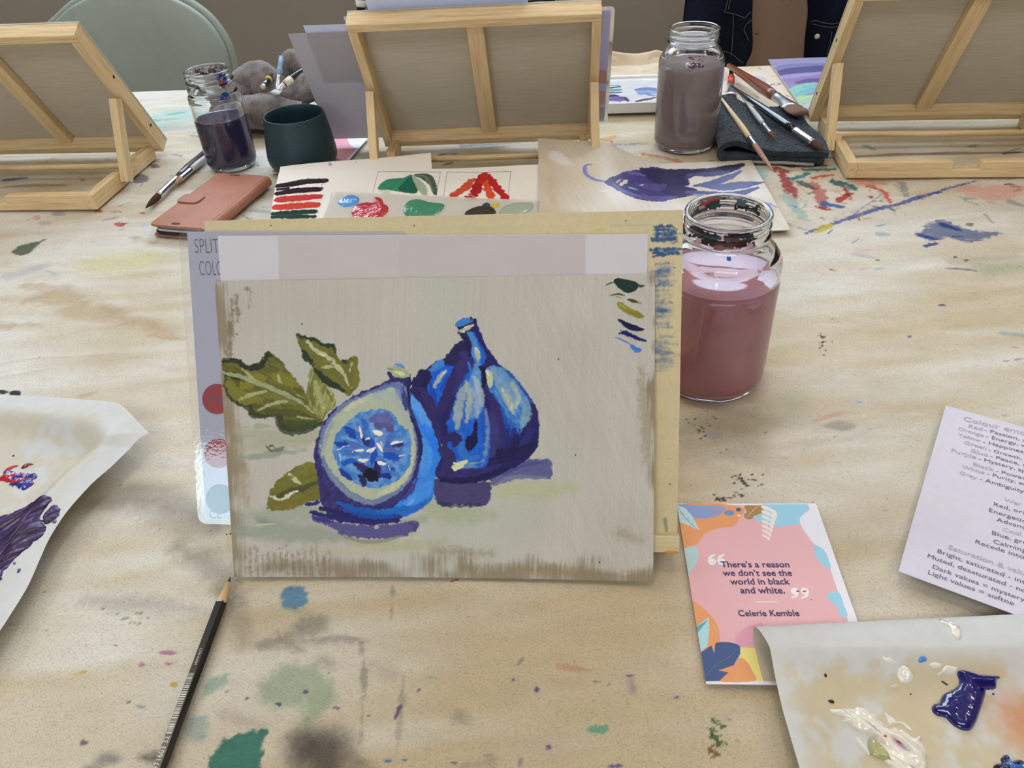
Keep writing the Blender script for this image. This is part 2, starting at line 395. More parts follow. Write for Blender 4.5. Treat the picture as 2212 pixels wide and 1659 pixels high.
# ================================================================== the setting
wallm = mat('painted_wall', (156, 147, 136), 0.85, 0.03, 6, 0.08, 180)
floorm = mat_wood('floor_boards', 'x', (150, 126, 98), (122, 98, 74), 0.5)
ceilm = mat('ceiling_paint', (232, 230, 226), 0.9, 0.02, 10)
def plane_box(name, lo, hi, m):
    lo, hi = np.array(lo), np.array(hi); c = (lo + hi) / 2
    o = box(name, hi - lo, m, None, Matrix.Translation(c), 0); tag(o, kind='structure'); return o
plane_box('floor', (-2.7, -2.3, -0.1), (2.7, 2.5, 0.0), floorm)
plane_box('ceiling', (-2.7, -2.3, 2.7), (2.7, 2.5, 2.8), ceilm)
plane_box('wall_left', (-2.8, -2.3, 0.0), (-2.7, 2.5, 2.7), wallm)
plane_box('wall_right', (2.7, -2.3, 0.0), (2.8, 2.5, 2.7), wallm)
def holed_wall(name, y0, y1, hx0, hx1, hz0, hz1):
    verts, faces = [], []
    def bx(a, b):
        o = len(verts)
        for z in (a[2], b[2]):
            for (x, y) in ((a[0], a[1]), (b[0], a[1]), (b[0], b[1]), (a[0], b[1])): verts.append((x, y, z))
        for f in ((3, 2, 1, 0), (4, 5, 6, 7), (0, 1, 5, 4), (1, 2, 6, 5), (2, 3, 7, 6), (3, 0, 4, 7)): faces.append(tuple(i + o for i in f))
    bx((-2.8, y0, 0), (2.8, y1, hz0)); bx((-2.8, y0, hz1), (2.8, y1, 2.7)); bx((-2.8, y0, hz0), (hx0, y1, hz1)); bx((hx1, y0, hz0), (2.8, y1, hz1))
    tag(pym(name, verts, faces, wallm), kind='structure')
holed_wall('wall_back', 2.45, 2.55, -2.0, 1.1, 1.72, 2.52)
holed_wall('wall_front', -2.35, -2.25, -1.57, -0.61, 0.83, 1.43)
framem = mat('white_window_frame', (235, 235, 232), 0.4, 0.02)
def win_frame(name, y, x0, x1, z0, z1, nm):
    verts, faces = [], []
    def bx(a, b):
        o = len(verts)
        for z in (a[2], b[2]):
            for (x, yy) in ((a[0], a[1]), (b[0], a[1]), (b[0], b[1]), (a[0], b[1])): verts.append((x, yy, z))
        for f in ((3, 2, 1, 0), (4, 5, 6, 7), (0, 1, 5, 4), (1, 2, 6, 5), (2, 3, 7, 6), (3, 0, 4, 7)): faces.append(tuple(i + o for i in f))
    t = 0.04
    bx((x0, y - 0.02, z0), (x1, y + 0.02, z0 + t)); bx((x0, y - 0.02, z1 - t), (x1, y + 0.02, z1))
    for k in range(nm + 1):
        xx = x0 + (x1 - x0 - t) * k / nm; bx((xx, y - 0.02, z0 + t), (xx + t, y + 0.02, z1 - t))
    tag(pym(name, verts, faces, framem), kind='structure')
win_frame('window_1', 2.5, -2.0, 1.1, 1.72, 2.52, 4)
win_frame('window_2', -2.33, -1.57, -0.61, 0.83, 1.43, 1)

# ------------------------------------------------------------------ work table and its canvas drop cloth
t = thing('work_table', (0, 0.73, 0), 'long work table hidden under the paint-stained canvas drop cloth', 'table')
tabm = mat('table_laminate', (205, 200, 192), 0.5, 0.03)
box('tabletop', (2.7, 1.52, 0.03), tabm, t, Matrix.Translation((0, 0.0, TZ - 0.021)))
for sx in (-1, 1):
    for sy in (-1, 1): box('leg', (0.05, 0.05, TZ - 0.036), STEEL, t, Matrix.Translation((sx * 1.27, sy * 0.68, (TZ - 0.036) / 2)))

def cloth_material():
    m, nt, b = new_mat('stained_canvas')
    a = N(nt, 'ShaderNodeAttribute', attribute_name='Col')
    tc = N(nt, 'ShaderNodeTexCoord')
    mp = N(nt, 'ShaderNodeMapping'); mp.inputs['Rotation'].default_value = (0, 0, 0.12); nt.links.new(tc.outputs['Object'], mp.inputs[0])
    sp = N(nt, 'ShaderNodeSeparateXYZ'); nt.links.new(mp.outputs[0], sp.inputs[0])
    def sn(o, k, ph=0.0):
        q = N(nt, 'ShaderNodeMath', operation='MULTIPLY_ADD', inp={1: k, 2: ph}); nt.links.new(o, q.inputs[0])
        r = N(nt, 'ShaderNodeMath', operation='SINE'); nt.links.new(q.outputs[0], r.inputs[0]); return r
    sx, sy = sn(sp.outputs[0], 2 * pi / 0.00105), sn(sp.outputs[1], 2 * pi / 0.00115)
    pr = N(nt, 'ShaderNodeMath', operation='MULTIPLY'); nt.links.new(sx.outputs[0], pr.inputs[0]); nt.links.new(sy.outputs[0], pr.inputs[1])
    # slubs and flecks in the yarn
    n1 = noise_tex(nt, 640, 4, (0.7, 1.15, 1)); n2 = noise_tex(nt, 1100, 2, (0.9, 0.8, 1)); n3 = noise_tex(nt, 70, 4, (0.5, 1.3, 1))
    f1 = N(nt, 'ShaderNodeMapRange', inp={'From Min': 0.52, 'From Max': 0.76, 'To Min': 1.02, 'To Max': 0.76}); nt.links.new(n1.outputs[0], f1.inputs[0])
    f2 = N(nt, 'ShaderNodeMapRange', inp={'From Min': 0.3, 'From Max': 0.7, 'To Min': 0.9, 'To Max': 1.07}); nt.links.new(n2.outputs[0], f2.inputs[0])
    f3 = N(nt, 'ShaderNodeMapRange', inp={'From Min': 0.3, 'From Max': 0.75, 'To Min': 0.95, 'To Max': 1.05}); nt.links.new(n3.outputs[0], f3.inputs[0])
    f4 = N(nt, 'ShaderNodeMapRange', inp={'From Min': -1.0, 'From Max': 1.0, 'To Min': 0.80, 'To Max': 1.12}); nt.links.new(pr.outputs[0], f4.inputs[0])
    cur = None
    for f in (f1, f2, f3, f4):
        if cur is None: cur = f.outputs[0]
        else:
            q = N(nt, 'ShaderNodeMath', operation='MULTIPLY'); nt.links.new(cur, q.inputs[0]); nt.links.new(f.outputs[0], q.inputs[1]); cur = q.outputs[0]
    sc = N(nt, 'ShaderNodeVectorMath', operation='SCALE'); nt.links.new(a.outputs['Color'], sc.inputs[0]); nt.links.new(cur, sc.inputs['Scale'])
    nt.links.new(sc.outputs[0], b.inputs['Base Color'])
    hb = N(nt, 'ShaderNodeMath', operation='MULTIPLY_ADD', inp={1: 0.5}); nt.links.new(pr.outputs[0], hb.inputs[0]); nt.links.new(n2.outputs[0], hb.inputs[2])
    bp = N(nt, 'ShaderNodeBump', inp={'Strength': 0.5, 'Distance': 0.0003}); nt.links.new(hb.outputs[0], bp.inputs['Height']); nt.links.new(bp.outputs[0], b.inputs['Normal'])
    b.inputs['Roughness'].default_value = 0.9; b.inputs['Specular IOR Level'].default_value = 0.15
    return m

CW = lambda y: 0.42 + 0.58 * y
rows = [0.15]
while rows[-1] < 1.512: rows.append(rows[-1] + 0.0006 + 0.0013 * rows[-1])
rows = np.array(rows)
cols = np.linspace(-1, 1, 1150)
cv = Canvas(cols, rows, lin((205, 192, 168)), lambda px, py: tuple(gp(px, py)[:2]), 0.00035, CW)
X, Y = cv.X, cv.Y
b1 = vn(X, Y, 0.16, 0.10, 3); b2 = vn(X, Y, 0.05, 0.03, 4); b3 = vrot(X, Y, 0.15, 0.11, 0.016, 5); b4 = vn(X, Y, 0.30, 0.30, 6)
paleness = np.clip(0.50 + 0.9 * (b1 - 0.5) + 0.7 * (b3 - 0.5) + 0.15 * sstep(0.1, -0.5, X) - 0.22 * sstep(0.45, 0.25, Y) + 0.35 * (b2 - 0.5), 0, 1)[..., None]  # random blotches, plus highlight painted in towards the left; duller near the camera
cv.col[:] = lin((200, 184, 154)) * (1 - paleness) + lin((224, 219, 209)) * paleness
och = sstep(0.62, 0.85, b4 * 0.5 + b3 * 0.5)[..., None] * 0.45
cv.col[:] = cv.col * (1 - och) + lin((192, 166, 130)) * och

def U(px, py, k=1.0): # local size of a photo pixel on the cloth
    return k * np.linalg.norm(gp(px + 1, py) - gp(px, py))
def st_line(pts, wid, col, **kw):
    cv.u = U(*pts[len(pts) // 2]); cv.line(pts, wid, col, **kw)
def st_poly(pts, col, **kw):
    cv.u = U(*pts[0]); cv.poly(pts, col, **kw)
def st_dot(x, y, rx, ry, col, **kw):
    cv.u = U(x, y); cv.dot((x, y), rx, ry, col, **kw)
G_ = dict(soft=22, a=0.42, rough=8, rs=30)
# --- charcoal dust and washes, near
for p, wd, c, a in [([(300, 1090), (420, 1130), (500, 1120)], 70, (120, 112, 104), 0.4), ([(210, 1080), (330, 1060), (470, 1130)], 46, (128, 122, 116), 0.45), ([(380, 1180), (470, 1230), (520, 1300)], 60, (105, 98, 90), 0.45),
                    ([(180, 1290), (300, 1300), (420, 1310)], 40, (135, 130, 130), 0.35), ([(470, 1270), (520, 1340), (520, 1400)], 44, (110, 103, 92), 0.4), ([(560, 1390), (610, 1380), (650, 1400)], 34, (96, 88, 80), 0.5),
                    ([(640, 1350), (670, 1345), (700, 1350)], 42, (96, 102, 92), 0.55), ([(655, 1380), (740, 1372), (790, 1378)], 22, (120, 112, 118), 0.5), ([(600, 1360), (612, 1362)], 26, (110, 100, 88), 0.4),
                    ([(780, 1385), (786, 1470), (776, 1600)], 12, (118, 112, 104), 0.55), ([(848, 1260), (842, 1330)], 12, (118, 110, 96), 0.5), ([(870, 1450), (866, 1520), (855, 1620)], 14, (120, 112, 112), 0.4),
                    ([(690, 1420), (720, 1430)], 40, (128, 118, 110), 0.4), ([(800, 1430), (850, 1450)], 46, (130, 120, 108), 0.35), ([(480, 1540), (560, 1560)], 46, (150, 132, 130), 0.4), ([(990, 1545), (1010, 1560)], 40, (112, 108, 98), 0.5),
                    ([(1000, 1650), (1060, 1640)], 44, (146, 126, 108), 0.5), ([(770, 1640), (800, 1655)], 46, (98, 92, 88), 0.55), ([(560, 1470), (600, 1500)], 30, (150, 150, 130), 0.3)]:
    st_line(p, wd, c, soft=wd * 0.42, a=a, rough=6, rs=24, dry=0.25)
st_dot(690, 1630, 66, 62, (66, 60, 58), soft=44, a=0.85, rough=8, rs=20); st_dot(675, 1600, 50, 30, (84, 76, 72), soft=34, a=0.6, rough=8)
st_dot(330, 1632, 30, 14, (84, 82, 82), soft=14, a=0.8, rough=4); st_dot(230, 1634, 26, 14, (110, 110, 112), soft=12, a=0.7); st_dot(195, 1655, 24, 10, (120, 116, 120), soft=10, a=0.6)
st_poly([(612, 1266), (652, 1262), (664, 1292), (636, 1312), (606, 1300)], (62, 128, 172), soft=5, a=0.85, rough=4, rs=8, dry=0.22)
st_line([(620, 1310), (648, 1316), (660, 1302)], 12, (140, 165, 120), soft=8, a=0.5)
st_poly([(560, 1500), (575, 1452), (635, 1428), (700, 1450), (722, 1490), (690, 1545), (650, 1552), (645, 1515), (600, 1522)], (132, 160, 128), soft=16, a=0.62, rough=8, rs=16, dry=0.18)
st_poly([(430, 1505), (450, 1462), (492, 1450), (486, 1470), (450, 1495)], (120, 168, 145), soft=8, a=0.62, rough=4, dry=0.22)
st_poly([(448, 1672), (462, 1612), (500, 1582), (574, 1572), (566, 1600), (552, 1672)], (34, 112, 100), soft=5, a=0.92, rough=6, rs=10, dry=0.3, tex=0.3, ang=0.05)
st_poly([(398, 1560), (440, 1545), (446, 1580), (430, 1596), (402, 1590)], (132, 160, 158), soft=10, a=0.6, rough=4); st_line([(395, 1548), (444, 1546)], 14, (130, 160, 160), soft=8, a=0.55)
st_line([(862, 1522), (852, 1545)], 15, (92, 66, 128), soft=3, a=0.9, rough=2); st_line([(868, 1485), (858, 1510)], 6, (120, 100, 140), soft=3, a=0.5)
for x, y, rx, ry in [(658, 1488, 6, 3), (600, 1515, 8, 3), (530, 1503, 5, 3), (725, 1524, 7, 3), (793, 1540, 4, 3), (488, 1489, 3, 2), (903, 1485, 5, 3), (1160, 1484, 6, 6), (1186, 1609, 6, 6), (1360, 1454, 9, 3), (1287, 1468, 10, 2), (1108, 1464, 4, 3), (1330, 1650, 16, 4), (1462, 1500, 5, 3), (980, 1643, 5, 3)]:
    st_dot(x, y, rx, ry, (70, 66, 132), soft=2.0, a=0.85, rough=2, rs=4)
st_line([(1362, 1458), (1366, 1482), (1370, 1492)], 18, (128, 116, 140), soft=9, a=0.5); st_line([(1128, 1418), (1118, 1430)], 12, (116, 106, 138), soft=4, a=0.65); st_line([(1125, 1636), (1118, 1658)], 16, (110, 96, 130), soft=4, a=0.6, dry=0.4)
st_dot(1295, 1569, 24, 10, (84, 160, 134), soft=3, a=0.85, rough=4, dry=0.25); st_line([(918, 1457), (946, 1457)], 8, (140, 168, 140), soft=4, a=0.7)
st_dot(836, 1638, 8, 4, (44, 122, 158), soft=2, a=0.9); st_dot(872, 1636, 6, 3, (44, 122, 158), soft=2, a=0.9); st_line([(1045, 1626), (1062, 1626)], 5, (50, 120, 125), soft=2, a=0.8)
st_line([(1205, 1432), (1235, 1437), (1275, 1443)], 14, (186, 128, 112), soft=7, a=0.6, dry=0.2); st_line([(1195, 1470), (1260, 1476)], 30, (190, 150, 128), soft=16, a=0.35)
for k in range(7): st_dot(1548 + 10 * sin(k * 2.1), 1548 + k * 13, 11, 8, (42, 84, 44) if k < 5 else (110, 70, 46), soft=2, a=0.85, rough=6, rs=4, dry=0.5)
st_line([(975, 1250), (995, 1245)], 9, (176, 60, 40), soft=1.5, a=0.85, dry=0.5)
for x, y, rx, ry, c in [(358, 1405, 19, 5, (170, 96, 146)), (303, 1431, 8, 5, (176, 104, 150)), (360, 1428, 8, 4, (176, 104, 150)), (372, 1474, 8, 7, (204, 152, 40)), (176, 1447, 9, 4, (196, 160, 44)), (158, 1453, 7, 3, (204, 176, 80)), (180, 1389, 4, 2, (206, 160, 70)), (274, 1510, 6, 4, (88, 80, 88)), (300, 1521, 9, 4, (130, 146, 140)), (178, 1599, 8, 6, (72, 66, 76)), (245, 1390, 4, 2, (80, 90, 90)), (220, 1310, 3, 2, (20, 20, 30)), (96, 1357, 3, 2, (40, 44, 60))]:
    st_dot(x, y, rx, ry, c, soft=2.0, a=0.8, rough=2, rs=4, dry=0.15)
for k in range(9): st_dot(250 + 8 * (k % 4) + k * 6, 1320 + 11 * (k % 3), 4, 3, (82, 108, 72), soft=2, a=0.6, rough=3, dry=0.3)
# --- right of the front easel: black flecks and the ring under the jar
st_dot(1560, 940, 110, 56, (140, 128, 104), soft=42, a=0.5, rough=10, rs=40); st_dot(1590, 905, 110, 34, (150, 142, 122), soft=30, a=0.5, rough=6)
st_dot(1545, 935, 16, 10, (150, 144, 150), soft=6, a=0.7); st_dot(1690, 870, 60, 40, (178, 180, 158), soft=30, a=0.5)
rr = random.Random(3)
def flecks(x, y, sx, sy, n, c=(34, 30, 34), rmin=1.2, rmax=4.5, a=0.9):
    for k in range(n):
        st_dot(x + rr.gauss(0, sx), y + rr.gauss(0, sy), rr.uniform(rmin, rmax), rr.uniform(rmin, rmax) * 0.6, c, soft=0.8, a=a, rough=1.5, rs=3)
flecks(1605, 1031, 12, 6, 16); flecks(1612, 1036, 18, 9, 12); flecks(1560, 1073, 14, 4, 18); flecks(1590, 1066, 6, 4, 6); flecks(1515, 918, 10, 12, 12, rmax=3.5); flecks(1480, 905, 16, 6, 10, rmax=3); flecks(1520, 890, 20, 5, 8, rmax=2.5)
flecks(1776, 728, 6, 10, 9, rmax=5); flecks(1790, 745, 14, 10, 8, rmax=2); flecks(1600, 963, 40, 20, 8, rmax=2); flecks(1700, 1100, 150, 80, 24, (90, 84, 78), 0.8, 2.0, 0.7)
st_line([(1760, 905), (1800, 892), (1828, 884)], 11, (206, 150, 146), soft=4, a=0.6); st_line([(1890, 866), (1930, 866)], 12, (210, 168, 156), soft=6, a=0.4); st_dot(1858, 863, 6, 3, (120, 170, 210), soft=2, a=0.7)
st_poly([(1780, 915), (1810, 905), (1850, 915), (1830, 928), (1800, 924)], (150, 144, 132), soft=6, a=0.6)
# --- right: blue line, big blue patch, handful of red and teal smears by the easel corner
st_line([(1740, 499), (1800, 478), (1860, 458), (1900, 446), (1960, 431), (2040, 404), (2112, 386)], 8, (58, 80, 150), soft=1.5, a=0.85, rough=3, rs=5, dry=0.3)
st_line([(1990, 424), (2035, 406)], 13, (56, 76, 146), soft=2, a=0.85, rough=3, dry=0.25); st_line([(1845, 458), (1910, 412)], 7, (100, 106, 160), soft=2, a=0.6, dry=0.35); st_line([(1655, 487), (1690, 478), (1760, 495)], 6, (110, 140, 170), soft=2, a=0.6, dry=0.3)
st_line([(1766, 498), (1780, 488), (1800, 478)], 16, (202, 184, 60), soft=2, a=0.9, rough=4, dry=0.25); st_line([(1790, 500), (1800, 490)], 6, (60, 96, 170), soft=1, a=0.9)
st_poly([(1990, 498), (2010, 476), (2045, 474), (2100, 490), (2166, 500), (2120, 512), (2090, 520), (2050, 508), (2020, 520), (2000, 510)], (70, 90, 138), soft=3, a=0.8, rough=7, rs=9, dry=0.42, ang=0.0)
st_line([(2040, 482), (2072, 490)], 15, (38, 66, 124), soft=2, a=0.9, rough=3); st_line([(1986, 502), (2022, 512)], 13, (42, 70, 140), soft=2, a=0.92, rough=3); st_line([(2002, 528), (2022, 522)], 13, (42, 70, 140), soft=2, a=0.9, rough=3); st_line([(2060, 505), (2080, 506)], 6, (60, 50, 70), soft=2, a=0.8)
for p, wd, c in [([(1690, 372), (1705, 400), (1716, 432)], 24, (160, 58, 66)), ([(1680, 362), (1700, 366)], 22, (146, 46, 40)), ([(1712, 382), (1745, 372)], 17, (40, 112, 112)), ([(1800, 386), (1826, 396), (1848, 404)], 16, (30, 92, 88)), ([(1758, 390), (1772, 414), (1778, 440)], 24, (186, 110, 100)),
                 ([(1770, 442), (1792, 448)], 12, (170, 40, 40)), ([(1815, 428), (1836, 414)], 26, (178, 46, 30)), ([(1826, 400), (1838, 424)], 15, (150, 30, 34)), ([(1784, 436), (1816, 442)], 18, (46, 96, 160)), ([(1880, 398), (1904, 408)], 14, (204, 70, 46)), ([(1914, 412), (1922, 432)], 18, (212, 76, 46)),
                 ([(1880, 410), (1884, 424)], 9, (150, 40, 44)), ([(1860, 388), (1910, 392)], 22, (220, 160, 140)), ([(1730, 390), (1760, 404)], 20, (80, 84, 84)), ([(1700, 420), (1740, 470)], 40, (170, 186, 180)), ([(1760, 380), (1800, 374)], 10, (180, 80, 66)), ([(1928, 442), (1936, 460)], 16, (110, 130, 126)), ([(1950, 392), (1960, 420)], 30, (150, 152, 146)), ([(1716, 440), (1722, 446)], 7, (70, 120, 190)), ([(1640, 340), (1650, 380)], 40, (170, 196, 190)),
                 ([(1700, 352), (1780, 352)], 16, (90, 96, 90)), ([(1740, 362), (1800, 362)], 12, (60, 112, 108))]:
    st_line(p, wd, c, soft=2.5, a=0.92, rough=5, rs=7, dry=0.22)
for k in range(46):
    x, y = rr.uniform(1690, 1960), rr.uniform(362, 470)
    st_line([(x, y), (x + rr.uniform(-14, 14), y + rr.uniform(-8, 14))], rr.uniform(4, 13), rr.choice([(150, 150, 140), (90, 96, 96), (200, 130, 116), (176, 70, 60), (110, 140, 134), (70, 74, 78), (190, 170, 120), (160, 170, 176)]), soft=3, a=rr.uniform(.35, .8), rough=5, rs=6, dry=.35)
st_line([(2090, 404), (2140, 412), (2206, 400)], 30, (214, 140, 126), soft=10, a=0.55, rough=6, dry=0.3); st_line([(2190, 398), (2204, 398)], 8, (200, 100, 90), soft=3, a=0.7)
st_line([(2130, 575), (2212, 570)], 46, (150, 160, 130), soft=22, a=0.5, rough=8); st_line([(2060, 560), (2200, 550)], 26, (168, 158, 140), soft=12, a=0.5); st_line([(2185, 430), (2212, 438)], 14, (120, 130, 140), soft=5, a=0.6); st_line([(2090, 424), (2106, 424)], 9, (140, 150, 140), soft=3, a=0.7)
st_line([(1900, 502), (1918, 502)], 13, (150, 172, 178), soft=4, a=0.7); st_line([(1895, 482), (1912, 479)], 5, (90, 120, 160), soft=1.5, a=0.8); st_line([(1850, 545), (1890, 552)], 14, (170, 170, 190), soft=6, a=0.5); st_line([(1855, 538), (1876, 535)], 14, (222, 180, 168), soft=8, a=0.5)
st_line([(2043, 575), (2080, 577), (2112, 580)], 4, (80, 86, 110), soft=1, a=0.8, dry=0.2); st_line([(1794, 578), (1804, 580)], 5, (170, 46, 60), soft=1, a=0.9); st_line([(1890, 578), (1910, 575)], 7, (160, 172, 190), soft=3, a=0.6); st_line([(1860, 577), (1880, 576)], 6, (206, 150, 150), soft=3, a=0.6)
st_line([(2170, 715), (2212, 720)], 15, (130, 158, 170), soft=4, a=0.6); st_dot(2037, 653, 9, 2, (64, 56, 110), soft=1.5, a=0.9); st_dot(1966, 724, 4, 3, (60, 86, 150), soft=1, a=0.9); st_line([(2170, 776), (2180, 776)], 4, (100, 110, 170), soft=1, a=0.8); st_line([(2195, 775), (2212, 772)], 6, (110, 110, 160), soft=2, a=0.7); st_line([(2190, 744), (2204, 746)], 5, (150, 90, 80), soft=2, a=0.6)
st_line([(2128, 460), (2148, 476)], 7, (120, 100, 90), soft=2, a=0.6); st_dot(2097, 479, 9, 4, (110, 96, 80), soft=2, a=0.8); st_line([(1842, 520), (1856, 510)], 3, (70, 70, 100), soft=1, a=0.8); st_dot(1897, 558, 5, 2, (70, 70, 80), soft=1, a=0.8); st_dot(2065, 551, 5, 2, (60, 60, 80), soft=1, a=0.8); st_dot(2088, 558, 5, 2, (60, 60, 80), soft=1, a=0.8)
# --- left side
st_poly([(24, 540), (40, 526), (70, 520), (98, 512), (72, 530), (58, 544), (36, 548)], (62, 82, 66), soft=3, a=0.88, rough=3, tex=0.2)
st_dot(0, 842, 16, 4, (26, 26, 34), soft=1, a=0.95); st_poly([(18, 842), (40, 840), (41, 852), (24, 856)], (30, 32, 42), soft=1, a=0.95, rough=1)
st_line([(200, 565), (280, 560), (330, 550)], 46, (214, 208, 160), soft=24, a=0.6, rough=8); st_line([(100, 584), (118, 590)], 7, (120, 160, 205), soft=3, a=0.6, dry=0.2); st_line([(20, 592), (90, 575)], 26, (178, 176, 192), soft=12, a=0.5)
for p, wd in [([(50, 614), (110, 620), (160, 625)], 22), ([(60, 645), (110, 640), (180, 650)], 24), ([(140, 668), (220, 672), (270, 685)], 34), ([(250, 700), (300, 690), (330, 705), (370, 720)], 30), ([(330, 720), (390, 730)], 20), ([(290, 510), (330, 520)], 18), ([(0, 700), (80, 695)], 20), ([(170, 850), (200, 845)], 12)]:
    st_line(p, wd, (186, 162, 130), soft=wd * 0.45, a=0.6, rough=6, rs=14, dry=0.2)
for x, y, rx, ry, c in [(258, 482, 11, 4, (178, 40, 40)), (268, 479, 6, 2, (160, 40, 44)), (306, 455, 8, 2, (186, 60, 56)), (212, 451, 10, 3, (176, 60, 60)), (78, 466, 8, 5, (214, 160, 156)), (125, 457, 16, 5, (170, 160, 180)), (95, 478, 13, 6, (196, 176, 180)), (300, 382, 22, 9, (96, 96, 98)), (333, 354, 11, 4, (86, 90, 92)), (75, 428, 20, 8, (180, 180, 190)), (262, 493, 8, 3, (206, 180, 206)), (310, 483, 10, 3, (186, 200, 214))]:
    st_dot(x, y, rx, ry, c, soft=1.6, a=0.8, rough=2, rs=4, dry=0.15)
st_line([(330, 262), (370, 250), (430, 246)], 34, (176, 212, 206), soft=12, a=0.75, rough=6, dry=0.2); st_line([(365, 243), (400, 238)], 7, (110, 180, 150), soft=3, a=0.7); st_line([(345, 275), (420, 272)], 18, (180, 190, 190), soft=8, a=0.6)
st_line([(420, 392), (455, 470)], 14, (176, 196, 205), soft=6, a=0.4); st_line([(545, 450), (585, 455)], 16, (140, 172, 178), soft=6, a=0.6, dry=0.3)
# --- under and beside the easels: many small stray marks
pal = [(180, 70, 60), (60, 90, 140), (110, 130, 130), (90, 84, 96), (200, 140, 110), (100, 150, 130), (140, 110, 140), (70, 66, 70), (196, 176, 90)]
for k in range(120):
    x = rr.choice([rr.uniform(0, 340), rr.uniform(800, 1320), rr.uniform(1800, 2212), rr.uniform(330, 800)]); y = rr.uniform(230, 470)
    st_line([(x, y), (x + rr.uniform(-26, 26), y + rr.uniform(-9, 9))], rr.uniform(3, 11), rr.choice(pal), soft=2.5, a=rr.uniform(0.3, 0.75), rough=3, rs=5, dry=0.3)
for k in range(150):
    x, y = rr.uniform(0, 2212), rr.uniform(440, 1650)
    st_line([(x, y), (x + rr.uniform(-9, 9), y + rr.uniform(-2, 2))], rr.uniform(1.5, 4.5), rr.choice([(90, 84, 80), (60, 58, 66), (120, 112, 120), (150, 120, 100), (110, 120, 140)]), soft=1.2, a=rr.uniform(0.25, 0.7), rough=2, rs=3, dry=0.2)
st_line([(10, 385), (55, 381)], 9, (70, 100, 170), soft=2, a=0.8); st_line([(140, 398), (60, 396), (0, 400)], 7, (120, 112, 110), soft=3, a=0.6); st_line([(1836, 334), (2000, 328), (2212, 326)], 6, (112, 96, 92), soft=2, a=0.75); st_line([(2170, 328), (2205, 326)], 7, (64, 58, 60), soft=2, a=0.8); st_line([(1872, 312), (1890, 318)], 12, (120, 150, 134), soft=3, a=0.7)
for p, wd, c in [([(1308, 296), (1330, 290)], 16, (214, 160, 90)), ([(1320, 300), (1328, 320)], 14, (196, 80, 80)), ([(1290, 285), (1340, 282)], 8, (220, 190, 90)), ([(1335, 308), (1400, 306)], 5, (110, 130, 180)), ([(1300, 330), (1316, 334)], 9, (80, 76, 80)), ([(1390, 330), (1470, 345)], 12, (190, 110, 96)), ([(1340, 336), (1420, 340)], 8, (200, 188, 110)), ([(1540, 345), (1570, 352)], 12, (160, 96, 86)), ([(1000, 310), (1160, 300)], 14, (150, 150, 160)), ([(960, 352), (975, 348)], 7, (90, 60, 60)), ([(955, 330), (985, 328)], 8, (110, 130, 130))]:
    st_line(p, wd, c, soft=3, a=0.75, rough=4, rs=6, dry=0.25)

# --- wrinkles
H = np.zeros(X.shape)
H += 0.0015 * (vrot(X, Y, 0.10, 0.10, 0.020, 21) - 0.5) * (0.5 + sstep(0.3, 0.6, Y)) + 0.0010 * (vrot(X, Y, -0.25, 0.06, 0.011, 22) - 0.5) * sstep(0.25, 0.55, Y) + 0.0011 * (vn(X, Y, 0.12, 0.12, 23) - 0.5)
H += 0.0013 * (vrot(X, Y, 0.35, 0.05, 0.009, 24) - 0.5) * sstep(0.15, 0.3, X - 0.1) * sstep(0.3, 0.5, Y) * (1 - sstep(0.9, 1.2, Y))
def ridge(pts, wid, amp):
    P = [tuple(gp(*p)[:2]) for p in pts]; P = [(p[0], p[1]) for p in catmull(P, 6)]
    w = cv.win(P, wid * 4)
    if w: d = np.maximum(sdf_line(X[w], Y[w], P, [0] * len(P)), 0); H[w] += 1.25 * amp * np.exp(-(d / wid) ** 2)
for p, wd, am in [([(-60, 790), (60, 770), (170, 765), (250, 760)], 0.003, 0.0011), ([(-40, 815), (60, 800), (110, 790)], 0.003, 0.0010), ([(20, 640), (90, 600), (150, 520), (260, 470)], 0.008, 0.0022), ([(90, 570), (180, 620), (280, 680), (390, 700)], 0.009, 0.0022), ([(150, 540), (260, 535), (370, 545)], 0.008, 0.0014), ([(40, 650), (180, 630), (300, 665)], 0.007, 0.0014),
                  ([(1640, 560), (1720, 610), (1760, 640)], 0.006, 0.0012), ([(1780, 700), (1850, 706), (1900, 720)], 0.004, 0.0012), ([(1900, 708), (2000, 716), (2150, 724)], 0.0035, 0.0012), ([(1990, 745), (2120, 760), (2212, 775)], 0.004, 0.0010), ([(1640, 945), (1720, 985), (1800, 1020), (1900, 1050)], 0.006, -0.0014), ([(1710, 905), (1780, 950), (1830, 995)], 0.005, 0.0012), ([(1740, 960), (1850, 930), (2000, 890)], 0.005, 0.0010), ([(1800, 905), (1900, 895), (1980, 895)], 0.004, 0.0010),
                  ([(200, 960), (300, 990), (420, 1000)], 0.008, 0.0012), ([(150, 1260), (300, 1230), (440, 1180)], 0.007, 0.0012), ([(200, 1290), (350, 1285), (500, 1265)], 0.004, 0.0008), ([(980, 1250), (1200, 1262), (1500, 1280)], 0.004, 0.0005)]:
    ridge(p, wd, am)
H = -0.0003 - 0.0009 * np.log1p(np.exp(np.clip((0.0026 - H) / 0.0009, -30, 30)))
H = np.maximum(H, -0.0056)
H -= 0.012 * sstep(1.497, 1.513, Y) ** 2
Gc = np.stack([X, Y, TZ + H], -1)
cm = cloth_material()
